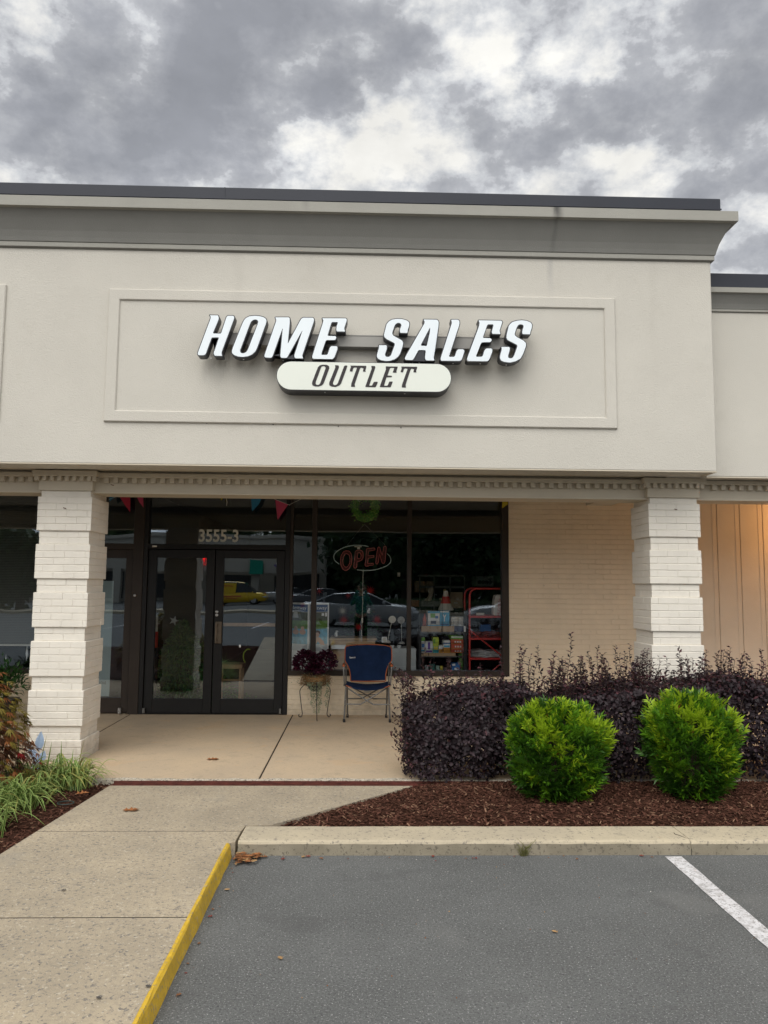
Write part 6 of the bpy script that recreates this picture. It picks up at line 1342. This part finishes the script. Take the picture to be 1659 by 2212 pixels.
# goods deeper in the shop
item('storage_carton', 'large brown carton deep in the shop, left of the pair on the grey shelf', 'box', (0.952,1.641,1.122,1.837), 13.5, .4, M_cardb)
item('storage_carton', 'large brown carton deep in the shop, right of the pair on the grey shelf', 'box', (1.133,1.642,1.288,1.839), 13.5, .4, M_cardb)
T = thing('storage_shelf', 'grey metal shelf frame deep in the shop', 'shelf', (1.5, 13.5, .1)); g_ = MB(); q = (1.01,1.658,1.791,1.951)
g_.box(q[0], q[2], 13.4, 13.9, q[3] - .03, q[3]); g_.box(q[0], q[2], 13.4, 13.9, 1.74 - .02, 1.74 + .02)
split_build(g_, 'board', pc('shelf_metal', (.22, .22, .21)), T); g_ = MB()
for x in (q[0], q[0] + .25, q[2] - .25, q[2]): g_.box(x, x + .02, 13.4, 13.42, .1, q[3] - .03)
split_build(g_, 'upright', pc('shelf_metal_post', (.18, .18, .17)), T)
T = thing('white_crate', 'pale crate with round holes deep in the shop', 'crate', (2.5, 13.6, 1.9)); q = (2.004,1.755,2.309,1.93); g_ = MB(); g_.box(q[0], q[2], 13.4, 13.9, q[1], q[3]); g_.build('crate_body', pc('crate_grey', (.20, .21, .20)), T)
g_ = MB()
for k in range(4): g_.lathe((q[0] + (q[2] - q[0]) * (.2 + .2 * k), 13.4, q[1] + (q[3] - q[1]) * .42), [(.035, -.002), (.035, -.003)], 14, axis='y')
split_build(g_, 'hole', M_black, T)
item('long_crate', 'long pale slatted wooden crate in the middle of the shop', 'crate', (0.929,1.44,1.384,1.529), 12.0, .5, pc('slat_wood', (.20, .19, .16)), tuple((0, .1 + .25 * k, 1, .12 + .25 * k, M_dark) for k in range(4)))
item('brown_carton', 'brown carton stacked in the middle of the shop behind the rack', 'box', (1.384,1.42,1.582,1.665), 12.0, .4, M_cardb, ((.3, .3, .6, .35, K_cream),))
item('brown_carton', 'low brown carton at the left side of the right pane', 'box', (0.77,1.437,0.904,1.535), 12.0, .4, mat('cardboard_red', (.25, .11, .05), .8, .2))
g_ = MB(); q = [(1.024,1.731),(1.111,1.728),(1.103,1.636),(1.09,1.571),(1.084,1.532),(0.976,1.53),(0.97,1.549),(1.014,1.571),(1.044,1.614)]; glyph(g_, [q], 11.85, 11.95, 0, 0, .02); fixn(one(g_, 'tan_boot', pc('boot_tan', (.28, .23, .15)), 'tan boot shaped form standing on the pale crate', 'boot'))
g_ = MB(); q = [(1.275,1.708),(1.302,1.711),(1.34,1.573),(1.308,1.532),(1.21,1.54),(1.204,1.561),(1.269,1.589)]; glyph(g_, [q], 11.85, 11.95, 0, 0, .006); fixn(one(g_, 'yellow_shoe', pc('shoe_yellow', (.34, .28, .08)), 'yellow and dark high heeled shape on the pale crate', 'shoe'))
g_ = MB(); c_ = (1.209,11.0,1.413); g_.lathe((c_[0], 11.0, c_[2]), [(.11, 0), (.115, .01), (.075, .10)], 18, mi=0); g_.lathe((c_[0], 11.0, c_[2] + .10), [(.075, 0), (.045, .10)], 18, mi=1); g_.lathe((c_[0], 11.0, c_[2] + .20), [(.045, 0), (.03, .08)], 18, mi=0); one(g_, 'party_hat', [K_cream, M_red], 'red and white striped cone hat above the blue carton', 'hat')
item('wall_socket', 'cream wall sticker left of the middle mullion inside the shop', 'sticker', (0.539,1.894,0.581,1.955), 11.5, .01, K_cream)

# ------------------------------------------------------------------ across the lot: what the glass reflects
O = thing('opposite_store', 'pale strip mall building across the parking lot, reflected in the doors', 'building', (-25, -50, 0))
M_opp = mat('opposite_wall', (.50, .47, .41), .9, .2, var=.05); M_opd = mat('opposite_dark', (.03, .03, .033), .3, .5)
g_ = MB(); g_.box(-60, -3.4, -52, -50, 2.9, 5.9); g_.box(-60, -3.4, -52.3, -49.8, 5.9, 6.2); g_.build('fascia', M_opp, O)
g_ = MB(); g_.box(-60, -3.4, -56, -54, 0, 5.5); g_.build('back_wall', M_opp, O); g_ = MB()
for k in range(9): x = -58 + 6.2 * k; g_.box(x, x + 4.4, -54, -53.95, .3, 2.7)
split_build(g_, 'shop_window', M_opd, O)
for k in range(9): g_ = MB(); x = -59.6 + 6.2 * k; g_.box(x, x + .7, -50.6, -50, 0, 2.9); g_.build('pillar', M_opp, O)
g_ = MB(); q = (-10.1, -8.9); g_.add([(q[0], -49.2, 2.75), (q[1], -49.2, 2.75), (q[1], -49.98, 3.95), (q[0], -49.98, 3.95), (q[0], -49.98, 2.75), (q[1], -49.98, 2.75)], [(0, 1, 2, 3), (0, 3, 4), (1, 5, 2)]); g_.build('awning', mat('awning_green', (.01, .22, .15), .7, .2), O)
g_ = MB()
for k in range(5): x = -15.2 + .34 * k; g_.box(x, x + .09, -49.9, -49.8, 3.66, 4.02); g_.box(x, x + .28, -49.9, -49.8, 3.93 if k % 2 else 3.66, 4.02 if k % 2 else 3.75)
g_.box(-15.2, -13.6, -49.9, -49.8, 3.48, 3.54); g_.build('lit_sign', emis('lit_red', (1, .03, .03), 1.6), O)
g_ = MB()
for k, (ca, sa_, m_) in enumerate(((-.8, .6, 0), (0, 1, 1), (.8, .6, 2))):
    cx = -7.7; L_ = .42 if k == 1 else .34; tip = (cx + ca * L_, 3.48 + sa_ * L_); px_, pz_ = -sa_ * .10, ca * .10; mid = (cx + ca * L_ * .5, 3.48 + sa_ * L_ * .5)
    g_.add([(cx, -49.9, 3.48), (mid[0] - px_, -49.9, mid[1] - pz_), (tip[0], -49.9, tip[1]), (mid[0] + px_, -49.9, mid[1] + pz_)], [(0, 1, 2, 3)], m_)
g_.build('leaf_emblem', [K_purp, K_w, K_green], O)
M_tire = mat('tyre', (.02, .02, .02), .85, .2); M_rim = mat('wheel_rim', (.45, .45, .46), .3, .5, metal=.8); M_cglass = mat('car_glass', (.012, .015, .017), .08, .6); M_lamp = mat('lamp_lens', (.65, .66, .66), .15, .6); M_tail = mat('tail_lens', (.35, .02, .02), .2, .6)
def car(name, label, cat, cx, cy, hd, col, st, cab, W=.90, wheels=(-1.38, 1.42), wr=.33):
    T = thing(name, label, cat, (cx, cy, 0)); X = lambda x: cx + hd * x; mpaint = mat('car_paint', col, .28, .5, metal=.35, coat=.6)
    g_ = MB(); vs = []
    for (x, zb_, zt_, w_) in st:
        w2 = W * w_
        for (fy, z) in ((-.90, zb_), (-1.0, zb_ + .14), (-1.01, (zb_ + zt_) / 2), (-.97, zt_ - .06), (-.86, zt_), (-.4, zt_ + .025), (.4, zt_ + .025), (.86, zt_), (.97, zt_ - .06), (1.01, (zb_ + zt_) / 2), (1.0, zb_ + .14), (.90, zb_)): vs.append((X(x), cy + fy * w2, z))
    k = 12; n = len(st); fs = [(i * k + j, i * k + (j + 1) % k, i * k + k + (j + 1) % k, i * k + k + j) for i in range(n - 1) for j in range(k)] + [tuple(range(k)), tuple(range((n - 1) * k, n * k))]
    g_.add(vs, fs); fixn(g_.build('body', mpaint, T, True))
    g_ = MB(); vs = []
    for (x, zb_, zt_) in cab:
        for (fy, z) in ((-.90, zb_), (-.74, zt_ - .03), (-.62, zt_), (.62, zt_), (.74, zt_ - .03), (.90, zb_)): vs.append((X(x), cy + fy * W, z))
    k = 6; n = len(cab)
    for i in range(n - 1):
        for j in range(5):
            a = i * k + j; flat = abs(cab[i][2] - cab[i + 1][2]) < .12
            g_.add([vs[a], vs[a + 1], vs[a + 1 + k], vs[a + k]], [(0, 1, 2, 3)], 0 if (1 <= j <= 3 and flat) else 1)
    fixn(g_.build('cabin', [mpaint, M_cglass], T))
    g_ = MB()
    for sx in (-1, 1):       # pillars between the side windows
        for xp in [c[0] for c in cab[1:-1]][1:2] + [cab[0][0] * .5 + cab[1][0] * .5]:
            zc = [c for c in cab if abs(c[0] - xp) < 1.2][0]; g_.box(min(X(xp), X(xp + .07)), max(X(xp), X(xp + .07)), cy + sx * W * .83 - .03, cy + sx * W * .83 + .03, zc[1], max(c[2] for c in cab) - .05)
    split_build(g_, 'window_pillar', mpaint, T)
    for xw in wheels:
        for s_ in (-1, 1):
            g_ = MB(); g_.lathe((X(xw), cy + s_ * (W - .13), wr), [(wr * .6, -.09), (wr * .97, -.10), (wr, -.06), (wr, .06), (wr * .97, .10), (wr * .6, .09)], 24, axis='y'); wh = g_.build('wheel', M_tire, T, True)
            g_ = MB(); g_.lathe((X(xw), cy + s_ * (W - .02), wr), [(wr * .62, 0), (wr * .5, -s_ * .02), (wr * .12, s_ * .01)], 20, axis='y'); g_.build('rim', M_rim, wh)
    zf = st[-2][2] - .12
    for s_ in (-1, 1):
        g_ = MB(); xe = st[-1][0]; a, b = sorted((X(xe - .28), X(xe + .015))); g_.box(a, b, cy + s_ * W * .72 - .17, cy + s_ * W * .72 + .17, zf - .10, zf + .03, .04); g_.build('headlight', M_lamp, T)
        g_ = MB(); xe = st[0][0]; a, b = sorted((X(xe - .015), X(xe + .2))); g_.box(a, b, cy + s_ * W * .75 - .14, cy + s_ * W * .75 + .14, .78, .95, .03); g_.build('tail_light', M_tail, T)
        g_ = MB(); xm = cab[-1][0] - .25; a, b = sorted((X(xm), X(xm - .14))); g_.box(a, b, cy + s_ * (W + .08) - .08, cy + s_ * (W + .08) + .08, cab[-1][1] + .02, cab[-1][1] + .14, .03); g_.build('side_mirror', mpaint, T)
    return T
sed = [(-2.42, .36, .78, .78), (-2.30, .26, .98, .92), (-1.6, .24, 1.02, 1.0), (-.6, .22, .98, 1.0), (.6, .22, .95, 1.0), (1.2, .23, .93, .99), (1.9, .25, .84, .96), (2.28, .28, .72, .86), (2.40, .34, .58, .70)]
sedc = [(-1.95, .99, 1.02), (-1.15, .98, 1.38), (-.3, .97, 1.46), (.35, .96, 1.42), (1.25, .92, .95)]
car('parked_sedan', 'silver grey sedan reflected in the window behind the blue chair', 'car', .0, -12.2, 1, (.42, .43, .44), sed, sedc)
car('parked_sedan', 'silver sedan reflected in the right hand pane behind the red cart', 'car', 6.9, -12.6, -1, (.46, .47, .47), sed, sedc)
car('parked_sedan', 'dark grey sedan reflected behind the silver ones', 'car', -2.2, -32.0, 1, (.10, .10, .11), sed, sedc)
car('parked_sedan', 'silver sedan reflected beside the yellow van', 'car', -5.6, -44.6, 1, (.45, .46, .47), sed, sedc)
vst = [(-2.35, .35, 1.05, .95), (-2.28, .28, 1.15, 1.0), (-1.2, .26, 1.15, 1.0), (.4, .25, 1.12, 1.0), (1.3, .26, 1.08, .99), (1.95, .28, .98, .94), (2.28, .32, .80, .85), (2.36, .4, .62, .75)]
vcab = [(-2.34, 1.1, 1.85), (-2.2, 1.1, 2.0), (-.2, 1.1, 2.03), (.55, 1.1, 1.95), (1.65, 1.0, 1.05)]
V_ = car('cargo_van', 'yellow cargo van reflected in the right glass door', 'van', -9.95, -42.6, 1, (.85, .56, .02), vst, vcab, W=.92, wheels=(-1.4, 1.45), wr=.34)
g_ = MB()
for s_ in (-1, 1): g_.box(-12.2, -10.1, -42.6 + s_ * .925 - .01 - .0, -42.6 + s_ * .925 + .01, 1.05, 1.90, .005); 
split_build(g_, 'side_panel', mat('van_yellow', (.85, .56, .02), .35, .5), V_)
g_ = MB(); g_.box(-12.1, -11.3, -41.66, -41.65, 1.35, 1.8); g_.build('emblem', K_blue, V_)
g_ = MB(); g_.box(-11.1, -9.6, -41.66, -41.65, .72, .84); g_.box(-10.9, -9.9, -41.66, -41.65, .56, .64); g_.box(-11.1, -10.3, -41.66, -41.65, 1.62, 1.7); g_.build('side_stripe', K_redo, V_)
def far_tree(x, y, h, r, lab, seed):
    ns = np.random.RandomState(seed); T = thing('far_tree', lab, 'tree', (x, y, 0), 'trees across the parking lot'); n = 5200; cl = ns.normal(size=(26, 3)); cl = unit(cl) * ns.uniform(.2, .9, (26, 1)); cc = cl[ns.randint(0, 26, n)]
    P = (cc + ns.normal(size=(n, 3)) * .17) * np.array([r, r, h * .46]) + np.array([x, y, h * .54]); leaves('crown', P, ns.normal(size=(n, 3)), ns.normal(size=(n, 3)), ns.uniform(.35, .75, n), ns.uniform(.3, .5, n), ns.randint(0, 2, n), M_ft, T)
    g_ = MB(); g_.tube([(x, y, 0), (x + .1, y, h * .4), (x, y, h * .75)], [.28, .2, .08], 8)
    for k in range(5): a = 1.3 * k; g_.tube([(x, y, h * .4), (x + r * .6 * math.cos(a), y + r * .6 * math.sin(a), h * .68)], [.12, .04], 6)
    g_.build('trunk', M_bark, T)
M_ft = [leafmat('far_leaf', (.025, .055, .018), .6, .2), leafmat('far_leaf_light', (.045, .085, .025), .6, .2)]
for i, (x, y, h, r, lab) in enumerate(((0.5, -36, 9, 4.2, 'broad dark tree reflected behind the red tube sign'), (8, -38, 10, 5, 'tall dark tree reflected above the red cart'), (16, -34, 9, 4.5, 'dark tree far right across the parking lot'), (4, -52, 12, 5.5, 'taller dark tree behind the nearer reflected ones'), (-15, -62, 10.5, 5, 'tree rising behind the opposite store roof'), (-27, -60, 11, 5, 'tree behind the far left end of the opposite store'), (-22, -30, 6.2, 2.6, 'small lot tree reflected in the blinded window'), (13, -54, 12, 6, 'farthest dark tree across the lot on the right'))):
    far_tree(x, y, h, r, lab, 40 + i)
g_ = MB(); g_.prismz([(-24, -27.2), (22, -27.2), (22, -25), (-24, -25)], 0, .14, .01); struct(g_, 'lot_island', M_curb)
n = 16000; P = np.stack([NR.uniform(-9, 60, n), NR.uniform(-66, -58, n), NR.rand(n) ** .8 * 11], 1); P[:, 2] *= .8 + .2 * np.sin(P[:, 0] * .7) + .1 * np.sin(P[:, 0] * 1.9)
tag(leaves('far_woods', P, NR.normal(size=(n, 3)), NR.normal(size=(n, 3)), NR.uniform(.7, 1.3, n), NR.uniform(.6, 1.0, n), NR.randint(0, 2, n), M_ft, None), kind='stuff')
n = 9000; P = np.stack([NR.uniform(-1, 21, n), NR.uniform(-27, -25.3, n), .14 + NR.rand(n) * .7], 1); sh_ = leaves('lot_shrubs', P, NR.normal(size=(n, 3)), NR.normal(size=(n, 3)), NR.uniform(.08, .2, n), NR.uniform(.06, .12, n), NR.randint(0, 2, n), M_ft, None); tag(sh_, kind='stuff')
g_ = MB()
for k in range(9): x = -13 + 2.9 * k; g_.add([(x, -15.5, .004), (x + .11, -15.5, .004), (x + .11, -10.2, .004), (x, -10.2, .004)], [(0, 1, 2, 3)])
struct(g_, 'far_bay_lines', M_white_line)

# ------------------------------------------------------------------ the person taking the picture, seen only as a reflection
PT = thing('person', 'person in a teal hooded top and black trousers holding up a phone', 'person', (0, -.42, 0))
def skin_mesh(name, nodes, edges, m, parent, sub=2):
    me = bpy.data.meshes.new(name); me.from_pydata([q[0] for q in nodes], edges, []); me.update(); o = bpy.data.objects.new(name, me); COL.objects.link(o)
    md = o.modifiers.new('s', 'SKIN'); md.use_smooth_shade = True; sv = me.skin_vertices[0].data
    for i, q in enumerate(nodes): sv[i].radius = (q[1], q[2] if len(q) > 2 else q[1]); sv[i].use_root = (i == 0)
    o.modifiers.new('u', 'SUBSURF').levels = sub; o.modifiers['u'].render_levels = sub
    dg = bpy.context.evaluated_depsgraph_get(); ev = o.evaluated_get(dg); nm = bpy.data.meshes.new_from_object(ev); nm.materials.clear(); nm.materials.append(m); bpy.data.objects.remove(o, do_unlink=True)
    off = parent_world(parent); nm.transform(Matrix.Translation(-off)); nm.polygons.foreach_set('use_smooth', [True] * len(nm.polygons)); r_ = bpy.data.objects.new(name, nm); COL.objects.link(r_); r_.parent = parent; return r_
py = -.42
M_skin = mat('skin', (.42, .24, .17), .55, .35); M_hood = mat('teal_fabric', (.03, .17, .165), .9, .15, var=.12, vscale=9, bump=.5, bscale=120); M_trou = mat('black_trousers', (.012, .013, .016), .9, .1); M_hair = mat('brown_hair', (.045, .028, .018), .6, .3)
def limb(s_):
    return [((s_ * .17, py, 1.40), .052), ((s_ * .27, py + .06, 1.22), .043), ((s_ * .20, py + .25, 1.38), .036), ((s_ * .085, py + .345, 1.64), .024), ((s_ * .075, py + .35, 1.70), .028, .02)]
nodes = [((0, py, .98), .13, .10), ((0, py, 1.18), .115, .085), ((0, py - .01, 1.36), .13, .09), ((0, py - .005, 1.46), .055), ((0, py + .01, 1.54), .048), ((0, py + .025, 1.60), .072, .082), ((0, py + .02, 1.68), .074, .085), ((0, py + .015, 1.73), .050)]
edges = [(0, 1), (1, 2), (2, 3), (3, 4), (4, 5), (5, 6), (6, 7)]
for s_ in (-1, 1):
    b = len(nodes); nodes += limb(s_); edges += [(2, b)] + [(b + i, b + i + 1) for i in range(4)]
    h0 = b + 4
    for k, (dx, l) in enumerate(((.0, .052), (.012, .058), (.024, .054), (.036, .044))):
        zz = 1.735 - dx * 1.1; c = len(nodes); nodes += [((s_ * .082, py + .362, zz), .0085), ((s_ * .080, py + .385, zz + .004), .008), ((s_ * (.074 - l * .35), py + .392, zz + .003), .0072)]; edges += [(h0, c), (c, c + 1), (c + 1, c + 2)]
    c = len(nodes); nodes += [((s_ * .062, py + .345, 1.715), .0095), ((s_ * .045, py + .352, 1.722), .0085)]; edges += [(h0, c), (c, c + 1)]
    b = len(nodes); nodes += [((s_ * .095, py, .90), .085), ((s_ * .105, py + .02, .52), .058), ((s_ * .11, py - .02, .12), .040), ((s_ * .115, py + .0, .05), .042, .035), ((s_ * .125, py + .13, .035), .036, .026)]; edges += [(0, b)] + [(b + i, b + i + 1) for i in range(4)]
skin_mesh('body', nodes, edges, M_skin, PT)
hn = [((0, py, .92), .165, .125), ((0, py, 1.10), .155, .115), ((0, py - .01, 1.34), .165, .115), ((0, py - .02, 1.46), .085, .075)]; he = [(0, 1), (1, 2), (2, 3)]
for s_ in (-1, 1):
    b = len(hn); hn += [(q[0], r_) for q, r_ in zip(limb(s_)[:4], (.072, .062, .050, .036))]; he += [(2, b), (b, b + 1), (b + 1, b + 2), (b + 2, b + 3)]
skin_mesh('hooded_top', hn, he, M_hood, PT)
tn = [((0, py, .97), .15, .115)]; te = []
for s_ in (-1, 1): b = len(tn); tn += [((s_ * .095, py, .86), .10), ((s_ * .105, py + .02, .52), .075), ((s_ * .11, py - .02, .12), .062)]; te += [(0, b), (b, b + 1), (b + 1, b + 2)]
skin_mesh('trousers', tn, te, M_trou, PT)
for s_ in (-1, 1):
    g_ = MB(); g_.prismz([(s_ * .115 - .045, py - .08), (s_ * .115 + .045, py - .08), (s_ * .12 + .05, py + .10), (s_ * .125 + .03, py + .19), (s_ * .125 - .03, py + .19), (s_ * .12 - .05, py + .10)], 0.0, .085, .025); g_.build('shoe', M_black, PT)
g_ = MB(); vs = []
def ellipsoid(mb, c, r, nu=18, nv=12, zmin=-1, back=None):
    prof = []
    vs = []
    for j in range(nv + 1):
        t = -math.pi / 2 + math.pi * j / nv
        for i in range(nu): a = 2 * math.pi * i / nu; vs.append((c[0] + r[0] * math.cos(t) * math.cos(a), c[1] + r[1] * math.cos(t) * math.sin(a), c[2] + r[2] * math.sin(t)))
    mb.add(vs, [(j * nu + i, j * nu + (i + 1) % nu, (j + 1) * nu + (i + 1) % nu, (j + 1) * nu + i) for j in range(nv) for i in range(nu)])
ellipsoid(g_, (0, py - .015, 1.695), (.090, .100, .098)); ellipsoid(g_, (0, py - .065, 1.62), (.080, .055, .11)); ellipsoid(g_, (.0, py - .03, 1.80), (.035, .035, .03)); g_.build('hair', M_hair, PT, True)
g_ = MB(); ellipsoid(g_, (0, py + .105, 1.625), (.012, .018, .022), 10, 8); ellipsoid(g_, (-.078, py + .015, 1.63), (.010, .02, .03), 10, 8); ellipsoid(g_, (.078, py + .015, 1.63), (.010, .02, .03), 10, 8); split_build(g_, 'face_feature', M_skin, PT, True)
g_ = MB()
for s_ in (-1, 1): ellipsoid(g_, (s_ * .030, py + .096, 1.652), (.012, .008, .008), 10, 8)
split_build(g_, 'eye', M_white, PT, True)
g_ = MB(); ellipsoid(g_, (0, py + .098, 1.580), (.024, .008, .007), 10, 6); g_.build('lips', mat('lips', (.35, .10, .09), .5, .3), PT, True)
g_ = MB(); ellipsoid(g_, (0, py - .10, 1.44), (.115, .06, .075)); g_.build('hood', M_hood, PT, True)
g_ = MB(); g_.box(-.037, .037, py + .372, py + .380, 1.655, 1.80, .004); one(g_, 'phone', M_black, 'black phone held up by the person in the teal top', 'phone')
